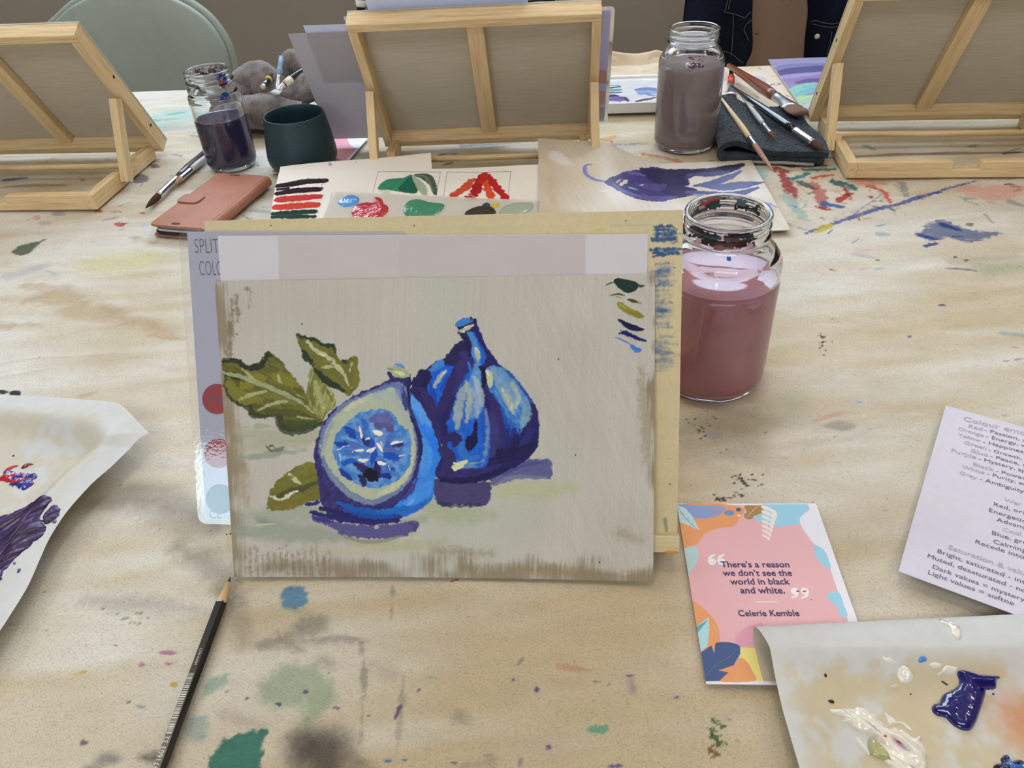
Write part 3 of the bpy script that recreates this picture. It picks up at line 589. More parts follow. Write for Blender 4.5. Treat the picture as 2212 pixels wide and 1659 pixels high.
# side flaps, front part and the drop over the table edges (outside or at the edge of the picture)
def flap(xa, xb):
    P = np.zeros((len(rows), 2, 3)); P[:, 0, 0], P[:, 1, 0] = xa, xb; P[:, :, 1] = rows[:, None]
    return P
base_l = lin((204, 190, 166))
exL = np.stack([Gc[:, 0] * 0 + np.stack([np.full(len(rows), -1.37), rows, np.full(len(rows), TZ - 0.003)], -1), Gc[:, 0]], 1)
exR = np.stack([Gc[:, -1], np.stack([np.full(len(rows), 1.37), rows, np.full(len(rows), TZ - 0.003)], -1)], 1)
xs_all = np.r_[-1.37, Gc[-1, ::10, 0], 1.37]; zl = np.r_[TZ - 0.015, Gc[-1, ::10, 2], TZ - 0.015]
dr = []
for k, (dy, dz) in enumerate([(0, 0), (0.004, -0.006), (0.007, -0.03), (0.008, -0.1), (0.010, -0.24)]):
    wv = 0.006 * np.sin(xs_all * 23 + 1) * (k / 4.0); dr.append(np.stack([xs_all, 1.5135 + dy + wv + 0 * xs_all, zl + dz], -1))
dr = np.array(dr)
fr = np.stack([np.stack([np.linspace(-1.37, 1.37, 60), np.full(60, yy), np.full(60, TZ - 0.003)], -1) for yy in (-0.045, 0.15)])
xr_ = np.r_[-1.37, Gc[0, :, 0], 1.37]; zr0 = np.r_[TZ - 0.003, Gc[0, :, 2], TZ - 0.003]
fr = np.stack([np.stack([xr_, np.full(len(xr_), -0.045), np.full(len(xr_), TZ - 0.003)], -1), np.stack([xr_, np.full(len(xr_), rows[0]), zr0], -1)])
fr2 = np.stack([np.stack([np.linspace(-1.37, 1.37, 60), np.full(60, -0.045 - a), np.full(60, TZ - b)], -1) for a, b in ((0.012, 0.24), (0.006, 0.02), (0, 0.003))])
bc = lambda g: np.broadcast_to(base_l, g.shape)
cl = grid_mesh('drop_cloth', Gc, cm, None, cv.col, True, None, [(exL, None, bc(exL)), (exR, None, bc(exR)), (dr, None, bc(dr)), (fr, None, bc(fr)), (fr2, None, bc(fr2))])
tag(cl, 'paint-stained cream canvas drop cloth spread over the whole table', 'drop cloth')
del Gc, X, Y, H, cv

# ------------------------------------------------------------------ tabletop easels
def brd(phi, z0):
    c, k = cos(rad(phi)), sin(rad(phi))   # board frame axes: x, up the slope, out of its face
    return Matrix(((1, 0, 0, 0), (0, -c, k, 0.19), (0, k, c, z0), (0, 0, 0, 1)))
def RZ(a): return Matrix.Rotation(a, 4, 'Z')
def T3(x, y, z): return Matrix.Translation((x, y, z))
holem = mat('dark_screw_hole', (40, 30, 22), 0.9)
def easel(loc, rotz, label, own=False, phi=60.0, z0=0.008):
    BRD = brd(phi, z0)
    e = thing('tabletop_easel', loc, label, 'easel', rotz, 'pine tabletop easels')
    W, Hh = 0.32, 0.232
    box('frame_rail', (W, 0.012, 0.022), W_X, e, BRD @ T3(0, Hh - 0.006, 0.011)); box('frame_rail', (W, 0.012, 0.022), W_X, e, BRD @ T3(0, 0.006, 0.011))
    for s in (-1, 1):
        r = box('frame_rail', (0.012, Hh - 0.0244, 0.022), W_Y, e, BRD @ T3(s * (W / 2 - 0.006), Hh / 2, 0.011))
        for q in (-0.07, 0.03):
            d = Matrix.Rotation(s * pi / 2, 4, 'Y'); lathe('screw_hole', [(0.0, 0.0004), (0.0022, 0.0004), (0.0026, -0.001)], holem, r, 12, True, False, T3(s * 0.006, q, 0.002) @ d)
    box('centre_brace', (0.022, Hh - 0.0244, 0.012), W_Y, e, BRD @ T3(0.0, Hh / 2, 0.016))
    if not own: box('board_panel', (W, Hh, 0.003), [PLY, PLYF], e, BRD @ T3(0, Hh / 2, 0.0236), 0.0008)
    pr = [(-0.135, 0), (0.135, 0), (0.135, 0.022), (0.018, 0.022), (0.0165, 0.011), (-0.0165, 0.011), (-0.018, 0.022), (-0.135, 0.022)]
    prism('rear_bar', pr, 0.013, W_Y, e, T3(0, 0.0065, 0) @ RZ(-pi / 2))
    for s in (-1, 1):
        prism('base_rail', [(0, 0), (0.186, 0), (0.186, 0.020), (0.150, 0.022), (0.134, 0.022), (0.130, 0.013), (0.118, 0.021), (0.112, 0.012), (0.100, 0.021), (0.094, 0.012), (0.082, 0.0215), (0.078, 0.022), (0, 0.022)], 0.013, W_Y, e, T3(s * 0.1415, 0, 0))
        a0, a1 = Vector((s * 0.1548, 0.078, 0.007)), Vector((s * 0.1535, 0.123, 0.112)); d = a1 - a0
        yv = d.normalized(); xv = Vector((1, 0, 0)); zv = xv.cross(yv).normalized(); xv = yv.cross(zv)
        mm = Matrix(((xv[0], yv[0], zv[0], 0), (xv[1], yv[1], zv[1], 0), (xv[2], yv[2], zv[2], 0), (0, 0, 0, 1)))
        box('prop_arm', (0.0115, d.length, 0.016), W_Y, e, Matrix.Translation((a0 + a1) / 2) @ mm)
    tube('dowel', [(-0.149, 0.108, 0.019), (0.149, 0.108, 0.019)], [0.0042, 0.0042], W_X, e)
    return e
e_mid = easel((-0.119, 0.955, TZ), 0.015, 'pine tabletop easel seen from behind, in the middle beyond the worksheets')
e_left = easel((-0.803, 0.966, TZ), -0.03, 'pine tabletop easel seen from behind at left, in front of the green chair')
e_right = easel((0.512, 0.995, TZ), -0.05, 'pine tabletop easel seen from behind at right, beside the dark towel')

# ================================================================== front easel with the fig painting
PH = 62.0; EZ0 = 0.001
EX, EY = -0.0876, 0.5712
e_own = easel((EX, EY, TZ), pi, 'pine tabletop easel in the foreground holding the blue fig painting', True, PH, EZ0)
BW = Matrix.Translation((EX, EY, TZ)) @ RZ(pi) @ brd(PH, EZ0)             # board frame in the world
bP0 = np.array((BW @ Vector((0, 0, 0.025)))[:]); bX = np.array((BW.to_3x3() @ Vector((-1, 0, 0)))[:]); bY = np.array((BW.to_3x3() @ Vector((0, 1, 0)))[:]); bN = np.array((BW.to_3x3() @ Vector((0, 0, 1)))[:])
def board_uv(px, py, off=0.0):
    p = on_plane(px, py, bP0 + bN * off, bN) - bP0; return float(p @ bX), float(p @ bY)
EINV = e_own.matrix_world.copy()
def to_local(o_loc, rz, G): # world grid -> local of a thing
    c, s = cos(-rz), sin(-rz); q = G - np.array(o_loc); r = q.copy(); r[..., 0] = c * q[..., 0] - s * q[..., 1]; r[..., 1] = s * q[..., 0] + c * q[..., 1]; return r
# front panel of the own easel, smeared with paint
uu = np.linspace(-0.16, 0.16, 640); vv = np.linspace(0.0, 0.232, 464)
pv = Canvas(uu, vv, lin((214, 198, 156)), lambda x, y: board_uv(x, y), 0.00034)
pv.col *= (1 + 0.05 * (vn(pv.X, pv.Y, 0.12, 0.004, 2) - 0.5) + 0.06 * (vn(pv.X, pv.Y, 0.08, 0.05, 3) - 0.5))[..., None]
BL = (14, 78, 130)
for y0, y1, x0, x1, a, d in [(486, 492, 1414, 1452, .9, .35), (494, 500, 1410, 1462, .9, .4), (502, 510, 1414, 1470, .9, .42), (512, 522, 1412, 1456, .95, .3), (524, 528, 1430, 1466, .6, .5), (536, 541, 1408, 1474, .95, .3), (544, 549, 1412, 1476, .95, .3), (549, 554, 1408, 1446, .95, .3)]:
    pv.line([(x0, (y0 + y1) / 2 + 1), (x1, (y0 + y1) / 2 - 1)], (y1 - y0) * 1.7, BL, soft=1.5, a=a, rough=3, rs=6, dry=d, ang=0.0, tex=0.2)
for y0, y1, x0, x1 in [(491, 524, 1416, 1448), (537, 552, 1410, 1452)]:
    for y in range(y0, y1, 4): pv.line([(x0 + (y * 7) % 5, y), (x1 + (y * 13) % 17, y - 1)], 7, BL, soft=1.2, a=.85, rough=2, rs=5, dry=.12, ang=0.0, tex=.2)
rq = random.Random(8)
for k in range(60):
    y = rq.uniform(565, 800); f = 1 - (y - 565) / 260; x = 1432 + rq.gauss(0, 7); L = rq.uniform(8, 26)
    pv.line([(x - L, y), (x + L * 0.9, y - 1)], rq.uniform(4, 13), (26, 88, 136), soft=2.5, a=0.25 + 0.5 * f * rq.random(), rough=3, rs=5, dry=0.42, ang=0.0)
for y, wd, a in [(585, 34, .8), (612, 22, .7), (672, 30, .75), (700, 16, .6), (760, 18, .5), (640, 12, .6)]:
    pv.line([(1424, y), (1442, y)], wd, (34, 98, 152), soft=9, a=a, rough=5, rs=8, dry=0.2)
pv.line([(1286, 497), (1304, 497)], 9, (222, 190, 70), soft=2, a=0.8, dry=0.2); pv.line([(1436, 1122), (1440, 1146)], 15, (120, 140, 108), soft=3, a=0.8, dry=0.2); pv.line([(1320, 487), (1400, 486)], 5, (150, 160, 160), soft=3, a=0.4)
pv.line([(600, 494), (900, 492), (1250, 490)], 8, (206, 190, 150), soft=5, a=0.4)
for p in [(585, 487), (895, 487), (1352, 477), (1457, 578), (1447, 1046)]: pv.dot(p, 1.8, 1.6, (16, 14, 14), soft=0.6)
pv.line([(1440, 991), (1453, 991)], 2, (110, 96, 76), soft=0.8, a=0.7)
Gb = bP0 + pv.X[..., None] * bX + pv.Y[..., None] * bY
PCOL = mat_attr('painted_plywood', 0.5, 0.15, 300, 0.4, grain=0.05)
o = sheet('board_panel', to_local((EX, EY, TZ), pi, Gb), PCOL, e_own, pv.col, 0.003, lin((200, 184, 150)), 24)
tag(o, 'cream plywood board smeared with blue paint')
# ledge with a paint-smeared end
LM = BW.copy()
lg = box('ledge', (0.322, 0.012, 0.0055), PLYF, e_own, brd(PH, EZ0) @ T3(0, 0.0065, 0.0278), 0.0008)
ST_ = mat('dried_paint_dark', (40, 24, 30), 0.4); OCH = mat('dried_paint_ochre', (206, 150, 40), 0.4)
tube('paint_smear', [(0.1615, 0.004, 0.002), (0.150, 0.0062, 0.0026), (0.157, 0.0062, 0.0), (0.1615, 0.002, -0.002)], [0.0006, 0.0012, 0.0012, 0.0006], ST_, lg, 8)
tube('paint_smear', [(-0.1605, -0.0056, 0.002), (-0.156, -0.0052, 0.0029), (-0.151, -0.0056, 0.0026)], [0.0006, 0.0013, 0.0006], OCH, lg, 8)

# sheets standing behind the painting
def flat_sheet(uv0, w, h, ang, off, nu, nv):
    """grid on the board face: uv0 = top left corner"""
    c, s = cos(ang), sin(ang)
    a = np.linspace(0, w, nu); b = np.linspace(-h, 0, nv)
    u = uv0[0] + a[None, :] * c - b[:, None] * s; v = uv0[1] + a[None, :] * s + b[:, None] * c
    return bP0 + bN * off + u[..., None] * bX + v[..., None] * bY, a, b
PAPER_A = mat_attr('printed_paper', 0.6, 0.06, 900, 0.3, grain=0.015)
# laminated colour chart (A5)
c0 = board_uv(404, 500, .0003); c1 = board_uv(861, 503, .0003); ca = math.atan2(c1[1] - c0[1], c1[0] - c0[0]); cang = ca
cc, cs = cos(cang), sin(cang)
def chart_map(px, py):
    p = board_uv(px, py, .0003); d = (p[0] - c0[0], p[1] - c0[1]); return d[0] * cc + d[1] * cs, -d[0] * cs + d[1] * cc
Gc_, a_, b_ = flat_sheet(c0, 0.148, 0.205, cang, 0.0003, 300, 420)
k = Canvas(a_, b_, lin((204, 199, 214)), chart_map, 0.00033)
for (x, y, r, cc_) in [(469, 862, 31, (176, 44, 50)), (472, 979, 30, (180, 48, 54)), (476, 1078, 30, (92, 128, 132))]:
    k.dot((x, y), r + 1.2, (r + 1.2) * 1.02, (110, 40, 46), n=20, jit=0.0, soft=0.8); k.dot((x, y), r, r * 1.02, cc_, n=20, jit=0.0, soft=0.8, tex=0.05)
ch = thing('laminated_colour_chart', tuple(bP0 + bX * c0[0] + bY * c0[1]), 'laminated colour chart with red circles standing at the left of the front easel', 'chart')
cl0 = np.array(ch.location)
sheet('printed_card', Gc_ - cl0, PAPER_A, ch, k.col, 0.0002, None, 20)
def chart_pt(px, py): return on_plane(px, py, bP0 + bN * 0.0003, bN) - cl0
def tall_text(name, s, x0, x1, ybase, capz, m, par, fn, nrm, ydir, bold=0.0):
    V, Fs = glyphs(s, bold); xa, xb = V[:, 0].min(), V[:, 0].max(); p0, p1 = fn(x0, ybase), fn(x1, ybase); xd = (p1 - p0) / (xb - xa)
    ct = fn(x0, ybase - capz) - p0; hh = np.linalg.norm(ct) / V[:, 1].max(); yd = ydir / np.linalg.norm(ydir) * hh
    pym(name, [p0 + xd * (v[0] - xa) + yd * v[1] + nrm * 0.0001 for v in V], Fs, m, par)
tall_text('printed_title', 'SPLIT', 422, 474, 547, 31, PENINK, ch, chart_pt, bN, bY, -0.014)
tall_text('printed_title', 'COLO', 432, 482, 595, 31, PENINK, ch, chart_pt, bN, bY, -0.014)
tall_text('circle_lettering', 'Mid', 453, 482, 871, 17, INK, ch, chart_pt, bN, bY, -0.006)
tall_text('circle_lettering', 'CL', 453, 480, 1120, 18, INK, ch, chart_pt, bN, bY, -0.006)
def rrect(x0, x1, y0, y1, r, n=6):
    out = []
    for (cx, cy, a0) in ((x1 - r, y1 - r, 0), (x0 + r, y1 - r, pi / 2), (x0 + r, y0 + r, pi), (x1 - r, y0 + r, 1.5 * pi)):
        for i in range(n + 1): a = a0 + 0.5 * pi * i / n; out.append((cx + r * cos(a), cy + r * sin(a)))
    return out
def film(name, x0, x1, y0, y1, o3, ex, ey, nn, par, r=0.006, th=0.0003, m=None):
    P = rrect(x0, x1, y0, y1, r); n = len(P)
    A = [o3 + ex * p[0] + ey * p[1] + nn * (0.0003 + th) for p in P]; B = [o3 + ex * p[0] + ey * p[1] + nn * 0.0003 for p in P]
    pym(name, A + B, [tuple(range(n)), tuple(reversed(range(n, 2 * n)))] + [(i, n + i, n + (i + 1) % n, (i + 1) % n) for i in range(n)], m or FILM, par)
cex = bX * cc + bY * cs; cey = -bX * cs + bY * cc
film('laminate_film', -0.0058, 0.1535, -0.2085, 0.0012, bN * 0.0002, cex, cey, bN, ch, 0.006, 0.0001)
# white A4 sheet
w0 = board_uv(470, 509, .001); w1 = board_uv(1400, 505, .001); wang = math.atan2(w1[1] - w0[1], w1[0] - w0[0])
Gw, a_, b_ = flat_sheet(w0, float(np.hypot(w1[0] - w0[0], w1[1] - w0[1])), 0.2, wang, 0.0010, 420, 280)
def wmap(px, py):
    p = board_uv(px, py, .001); d = (p[0] - w0[0], p[1] - w0[1]); return d[0] * cos(wang) + d[1] * sin(wang), -d[0] * sin(wang) + d[1] * cos(wang)
k = Canvas(a_, b_, lin((218, 212, 218)), wmap, 0.00033)
k.poly([(601, 510), (1265, 507), (1266, 640), (603, 640)], (204, 195, 196), smooth=False, soft=1.0)
k.poly([(716, 509), (860, 509), (860, 600), (716, 600)], (206, 198, 198), smooth=False, soft=1.0, a=.6)
k.col *= (1 + 0.03 * (vn(k.X, k.Y, 0.02, 0.008, 4) - 0.5))[..., None]
wp = sheet('paper_sheet', Gw, PAPER_A, None, k.col, 0.0002, None, 20); tag(wp, 'blank white paper sheet standing between the front easel board and the fig painting', 'paper')

# ------------------------------------------------------------------ the painting of the figs
pa, pb = gp(510, 1243), gp(1410, 1253)
pu = (pb - pa) / np.linalg.norm(pb - pa); pn0 = np.array([-pu[1], pu[0], 0])
PV = np.array([0, 0, sin(rad(60.3))]) + pn0 * cos(rad(60.3)); PNm = np.cross(pu, PV)
def pmap(px, py):
    p = on_plane(px, py, pa, PNm) - pa; return float(p @ pu), float(p @ PV)
pw, phh = float(np.linalg.norm(pb - pa)), 0.2104
P = Canvas(np.linspace(0, pw, 900), np.linspace(0, phh, 640), lin((206, 200, 186)), pmap, 0.000325)
GAIN = 1.42; P.gain = GAIN
X, Y = P.X, P.Y; fx = X / pw; fy = Y / phh
P.col[:] = GAIN * lin((170, 165, 156))
P.col *= (1 + 0.07 * (vrot(X, Y, 1.50, 0.05, 0.0011, 31) - 0.5) + 0.10 * (vn(X, Y, 0.03, 0.03, 32) - 0.5) + 0.08 * (vrot(X, Y, -1.15, 0.03, 0.0010, 33) - 0.5) * sstep(0.55, 0.8, fx))[..., None]
cool = (sstep(0.55, 0.95, vn(X, Y, 0.05, 0.07, 35)) * 0.5)[..., None]; P.col[:] = P.col * (1 - cool) + GAIN * lin((160, 166, 156)) * cool
raw = GAIN * lin((122, 106, 80)); rawd = GAIN * lin((96, 82, 60))
st = 0.5 * vrot(X, Y, 1.55, 0.030, 0.0010, 36) + 0.5 * vrot(X, Y, 1.52, 0.012, 0.0006, 37)
bl = 0.6 * vn(X, Y, 0.035, 0.02, 38) + 0.4 * vn(X, Y, 0.012, 0.009, 39)
edge = np.maximum.reduce([1 - sstep(0.0, 0.028, X) + 0.0, (1 - sstep(0.0, 0.014, pw - X)) * 0.85, (1 - sstep(0.0, 0.034, Y)) * 0.9])
mk = sstep(0.55, 0.98, edge * 0.92 + 0.36 * (st - 0.5) + 1.0 * (bl - 0.5))[..., None] * 0.8
P.col[:] = P.col * (1 - mk) + (raw * (1 - 0.4 * bl[..., None]) + rawd * 0.4 * bl[..., None]) * mk
P.h += 0.00008 * st
Z1 = Z(660, 660, 3.0724); Z5 = Z(380, 440, 3.8138); Z6 = Z(380, 800, 3.3172); Z2 = Z(1200, 560, 2.369)
def pp(z, pts, col, **k): P.poly(z(pts), col, **k)
def pl(z, pts, wid, col, **k): P.line(z(pts), wid, col, **k)
# brown bare patches
for pts in ([(500, 650), (500, 720)], [(512, 640), (516, 700)], [(496, 700), (498, 770)], [(536, 626), (540, 660)], [(492, 760), (500, 800)]):
    P.line(pts, 16, (112, 96, 72), soft=5, a=0.75, rough=5, rs=8, dry=0.45, ang=1.53)
P.line([(505, 900), (520, 1000), (535, 1090)], 28, (140, 124, 98), soft=9, a=0.6, rough=6, dry=0.3, ang=1.5)
for x in range(530, 720, 13): P.line([(x, 1175 + (x * 7) % 24), (x + 3, 1240)], 12, (116, 98, 72), soft=4, a=0.55, rough=4, dry=0.42, ang=1.53)
for pts, wd, a in [([(940, 1190), (1060, 1196)], 36, .55), ([(1000, 1225), (1180, 1228)], 26, .5), ([(1200, 1235), (1400, 1242)], 30, .55), ([(1340, 1150), (1385, 1165)], 40, .5), ([(1385, 800), (1395, 900), (1396, 1000)], 26, .5)]:
    P.line(pts, wd, (128, 110, 82), soft=wd * .35, a=a, rough=6, dry=0.4, ang=1.53)
# table washes in pale green and blue grey
for pts, wd, c, a in [([(530, 922), (580, 920)], 10, (138, 146, 128), .8), ([(520, 935), (600, 940), (700, 936)], 34, (146, 148, 124), .7), ([(520, 965), (600, 960), (690, 950)], 26, (150, 150, 124), .6), ([(515, 990), (560, 984), (660, 972)], 13, (126, 132, 118), .8), ([(530, 1115), (640, 1108), (740, 1110)], 40, (140, 146, 128), .75), ([(520, 1145), (640, 1150), (760, 1160)], 40, (128, 136, 122), .75), ([(560, 1125), (600, 1130)], 26, (108, 122, 112), .6), ([(760, 1170), (860, 1180), (960, 1168)], 26, (158, 156, 126), .75), ([(920, 1090), (960, 1110), (1070, 1112)], 40, (150, 156, 128), .8), ([(1080, 1060), (1160, 1062), (1240, 1052)], 40, (164, 164, 132), .75), ([(830, 1130), (920, 1120)], 34, (132, 142, 122), .7), ([(660, 1185), (800, 1196)], 22, (166, 158, 130), .5), ([(850, 1160), (910, 1150)], 12, (160, 156, 110), .6)]:
    P.line(pts, wd, c, soft=wd * .3, a=a, rough=5, rs=16, tex=.18, ang=0.05, dry=.12)
pl(Z6, [(580, 1105), (640, 1100), (720, 1095)], 4, (182, 180, 160), soft=1.5, a=.8)
# leaves
OL, OD, OLt, VE = (80, 82, 38), (40, 48, 32), (126, 126, 60), (138, 142, 106)
LEAF1 = Z5([(383, 1290), (440, 1276), (512, 1280), (548, 1312), (604, 1338), (655, 1322), (704, 1296), (722, 1250), (756, 1220), (798, 1236), (862, 1290), (905, 1345), (960, 1410), (1012, 1475), (1060, 1540)]) + Z6([(905, 105), (945, 190), (990, 250), (1050, 300), (1062, 340), (1045, 392), (950, 428), (840, 440), (770, 430), (738, 384), (722, 328), (650, 338), (600, 340), (532, 312), (520, 268), (440, 245), (382, 192), (345, 60)])
P.poly(LEAF1, OL, rough=2, rs=6, tex=.25, ang=-.5, hgt=.00012, col2=(98, 95, 42))
for pts, wd in [([(392, 1300), (470, 1290), (520, 1300), (560, 1335), (620, 1352), (690, 1340), (730, 1300), (760, 1240), (790, 1250)], 13)]: pl(Z5, pts, wd, OD, rough=2.5, rs=6, tex=.2, hgt=.0002, soft=1.5)
for pts, wd, c in [([(352, 80), (372, 150), (430, 215), (530, 270), (560, 320), (640, 328), (720, 318)], 13, OD), ([(740, 330), (760, 390), (820, 425), (930, 412), (1040, 385)], 22, OD), ([(780, 360), (860, 395), (960, 385), (1030, 350)], 20, (58, 66, 36)), ([(560, 250), (680, 290), (800, 300), (900, 320), (1000, 350)], 17, (70, 72, 36)), ([(380, 90), (420, 150), (500, 200), (600, 215)], 26, (112, 108, 44)), ([(480, 110), (560, 70), (640, 60)], 26, (118, 112, 40)), ([(700, 40), (780, 60), (860, 110)], 26, (116, 112, 44)), ([(640, 180), (760, 200), (880, 240)], 20, (104, 104, 54)), ([(350, 20), (420, 40), (500, 75)], 12, OD)]:
    pl(Z6, pts, wd, c, rough=3, rs=7, tex=.25, ang=-.5, a=.85, soft=2, dry=.12, hgt=.00015)
pl(Z6, [(345, 18), (450, 40), (600, 95), (760, 160), (880, 220), (985, 300)], 10, VE, rough=1.5, tex=.15, hgt=.0002, soft=1)
for pts, wd in [([(455, 210), (540, 175), (650, 150)], 8), ([(590, 285), (660, 250), (760, 225), (800, 225)], 7), ([(735, 40), (745, 75), (758, 95)], 7), ([(480, -10), (530, 40), (560, 60)], 6), ([(870, 330), (950, 345), (1010, 350)], 4), ([(860, 170), (920, 200)], 4)]: pl(Z6, pts, wd, (152, 152, 108), soft=1.2, rough=1.5, tex=.2, hgt=.0002, a=.9)
LEAF2 = Z5([(1080, 1440), (1100, 1368), (1140, 1360), (1182, 1402), (1222, 1452), (1262, 1522), (1290, 1600)]) + Z6([(1065, 60), (1112, 130), (1150, 240), (1100, 292), (1050, 350), (1000, 312), (950, 222), (935, 140), (952, 60)])
P.poly(LEAF2, (106, 108, 54), rough=2, tex=.25, ang=1.2, col2=(138, 140, 84), hgt=.00012)
for pts, wd, c in [([(1000, 80), (1020, 160), (1050, 240)], 14, (146, 148, 96)), ([(960, 120), (975, 200), (1000, 270)], 8, (92, 94, 40)), ([(1090, 150), (1120, 220)], 9, (96, 92, 36)), ([(1010, 190), (1030, 200)], 4, (176, 176, 130)), ([(1040, 225), (1056, 235)], 4, (176, 176, 130)), ([(1044, 260), (1058, 268)], 4, (176, 176, 130))]: pl(Z6, pts, wd, c, soft=2, rough=2, tex=.2, a=.85)
LEAF3 = Z5([(992, 1072), (1090, 1104), (1162, 1116), (1210, 1152), (1286, 1155), (1316, 1190), (1326, 1242), (1350, 1290), (1400, 1306), (1440, 1264), (1482, 1254), (1502, 1282), (1500, 1332), (1511, 1430), (1500, 1502), (1470, 1546), (1420, 1582), (1380, 1556), (1300, 1520), (1232, 1482), (1180, 1422), (1122, 1342), (1062, 1262), (1020, 1182), (1000, 1122)])
P.poly(LEAF3, (106, 102, 44), rough=1.5, tex=.22, ang=-.7, col2=(90, 90, 42), hgt=.00012)
for pts, wd in [([(996, 1080), (1080, 1108), (1160, 1128), (1210, 1165), (1290, 1170), (1310, 1225)], 9), ([(1045, 1215), (1080, 1270), (1115, 1290)], 15), ([(1150, 1370), (1200, 1420), (1260, 1470), (1330, 1500), (1380, 1540)], 15), ([(1300, 1180), (1315, 1230)], 9), ([(1110, 1320), (1160, 1380)], 9), ([(1360, 1290), (1400, 1300), (1440, 1275)], 6)]: pl(Z5, pts, wd, OD, rough=2.5, rs=6, soft=1.5, tex=.2, hgt=.00018)
pl(Z5, [(1090, 1130), (1140, 1200), (1230, 1250), (1320, 1330), (1390, 1420), (1420, 1500)], 9, (164, 166, 132), soft=1.2, rough=2, tex=.15, hgt=.0002)
for pts, wd, c in [([(1200, 1350), (1260, 1340), (1310, 1345)], 8, (160, 160, 110)), ([(1450, 1310), (1430, 1375)], 7, (160, 162, 116)), ([(1080, 1140), (1120, 1170)], 6, (170, 172, 146)), ([(1470, 1360), (1490, 1440), (1480, 1500)], 12, (108, 104, 36)), ([(1190, 1240), (1220, 1250)], 5, (214, 212, 190)), ([(1460, 1270), (1490, 1290)], 9, (96, 98, 48)), ([(1200, 1300), (1280, 1300)], 12, (112, 108, 44)), ([(1440, 1520), (1470, 1500)], 6, (150, 150, 96))]: pl(Z5, pts, wd, c, soft=1.3, rough=2, tex=.2, a=.9, hgt=.0002)
LEAF4 = Z6([(655, 930), (682, 860), (722, 800), (792, 732), (870, 690), (950, 664), (1002, 668), (1030, 722), (1062, 800), (1062, 900), (1022, 926), (940, 942), (870, 972), (800, 996), (700, 1002), (660, 980)])
P.poly(LEAF4, (98, 94, 38), rough=3, rs=6, tex=.3, ang=.5, dry=.06, col2=(100, 98, 44), hgt=.0001)
for pts, wd, c in [([(740, 900), (820, 870), (900, 850), (1020, 800)], 14, (62, 62, 34)), ([(690, 900), (760, 920), (860, 870)], 6, (190, 190, 160)), ([(815, 745), (850, 780), (895, 810)], 8, (176, 178, 140)), ([(820, 880), (870, 865)], 5, (214, 214, 200)), ([(720, 860), (760, 800), (830, 760)], 20, (102, 100, 42)), ([(700, 970), (800, 965), (920, 920), (1010, 880)], 22, (106, 98, 36)), ([(890, 720), (960, 700), (1000, 720)], 26, (108, 106, 46))]: pl(Z6, pts, wd, c, soft=1.6, rough=2.5, tex=.25, a=.85, hgt=.00018, dry=.1)
for pts, wd, c in [([(640, 525), (665, 560), (690, 580)], 4, (44, 54, 44)), ([(660, 555), (690, 535), (720, 560)], 4, (48, 58, 44)), ([(700, 575), (745, 565), (780, 545)], 9, (96, 104, 84))]: pl(Z6, pts, wd, c, soft=1.2, rough=1.5, a=.85, dry=.1)
# cast shadows in purple
PU, PUd = (72, 66, 112), (38, 32, 76)
pp(Z1, [(850, 1150), (1000, 1170), (1140, 1165), (1225, 1170), (1232, 1230), (1220, 1300), (1150, 1330), (1000, 1325), (900, 1330), (850, 1260)], (64, 58, 98), rough=3, tex=.3, ang=0.0, soft=2, dry=.05)
pp(Z1, [(880, 1300), (1000, 1318), (1160, 1315), (1150, 1338), (1000, 1340), (900, 1336)], (44, 40, 76), rough=3, a=.8, soft=2)
pp(Z1, [(1230, 1130), (1340, 1080), (1450, 1030), (1560, 1018), (1622, 1022), (1634, 1080), (1630, 1142), (1540, 1150), (1420, 1150), (1310, 1180), (1240, 1190)], (84, 84, 128), rough=2, tex=.28, ang=.05, soft=1.6)
pl(Z1, [(1260, 1190), (1380, 1140), (1600, 1140)], 9, (120, 122, 140), soft=3, a=.6, dry=.2); pl(Z1, [(1320, 1120), (1450, 1060), (1600, 1040)], 8, (62, 62, 110), soft=2, a=.7, dry=.2)
pp(Z1, [(50, 1385), (150, 1420), (300, 1450), (450, 1455), (600, 1450), (700, 1438), (744, 1450), (738, 1490), (670, 1525), (540, 1545), (400, 1545), (260, 1528), (200, 1490), (110, 1450), (60, 1430)], (80, 74, 124), rough=3, tex=.22, ang=.05, soft=1.6)
pl(Z1, [(260, 1535), (380, 1565), (520, 1560), (640, 1530)], 9, (120, 124, 110), soft=2, a=.8); pl(Z1, [(690, 1440), (735, 1450), (720, 1490)], 12, (62, 58, 108), soft=2, a=.8)
# the cut fig
LBL, MBL, BBL, DP, DK = (58, 122, 204), (28, 90, 190), (12, 80, 200), (42, 36, 88), (24, 18, 62)
pp(Z1, [(685, 590), (722, 582), (782, 662), (832, 762), (882, 902), (908, 980), (896, 1082), (852, 1160), (846, 1270), (790, 1332), (690, 1390), (560, 1424), (500, 1350), (700, 1150), (750, 1000), (750, 880), (720, 760), (686, 660)], LBL, tex=.25, ang=1.2, rough=1.5, hgt=.00015, col2=(40, 110, 202))
for pts, wd, c in [([(690, 610), (750, 680), (800, 760), (830, 860)], 26, (88, 150, 216)), ([(790, 800), (850, 900), (890, 1000)], 22, (26, 102, 208)), ([(780, 900), (800, 1000), (780, 1120)], 26, (70, 138, 210)), ([(680, 1320), (760, 1250), (830, 1180)], 30, (64, 132, 210)), ([(670, 1330), (720, 1290)], 6, (130, 166, 196)), ([(540, 1400), (640, 1380), (760, 1330), (830, 1280)], 15, (22, 80, 160))]: pl(Z1, pts, wd, c, soft=3, rough=2.5, tex=.2, a=.7)
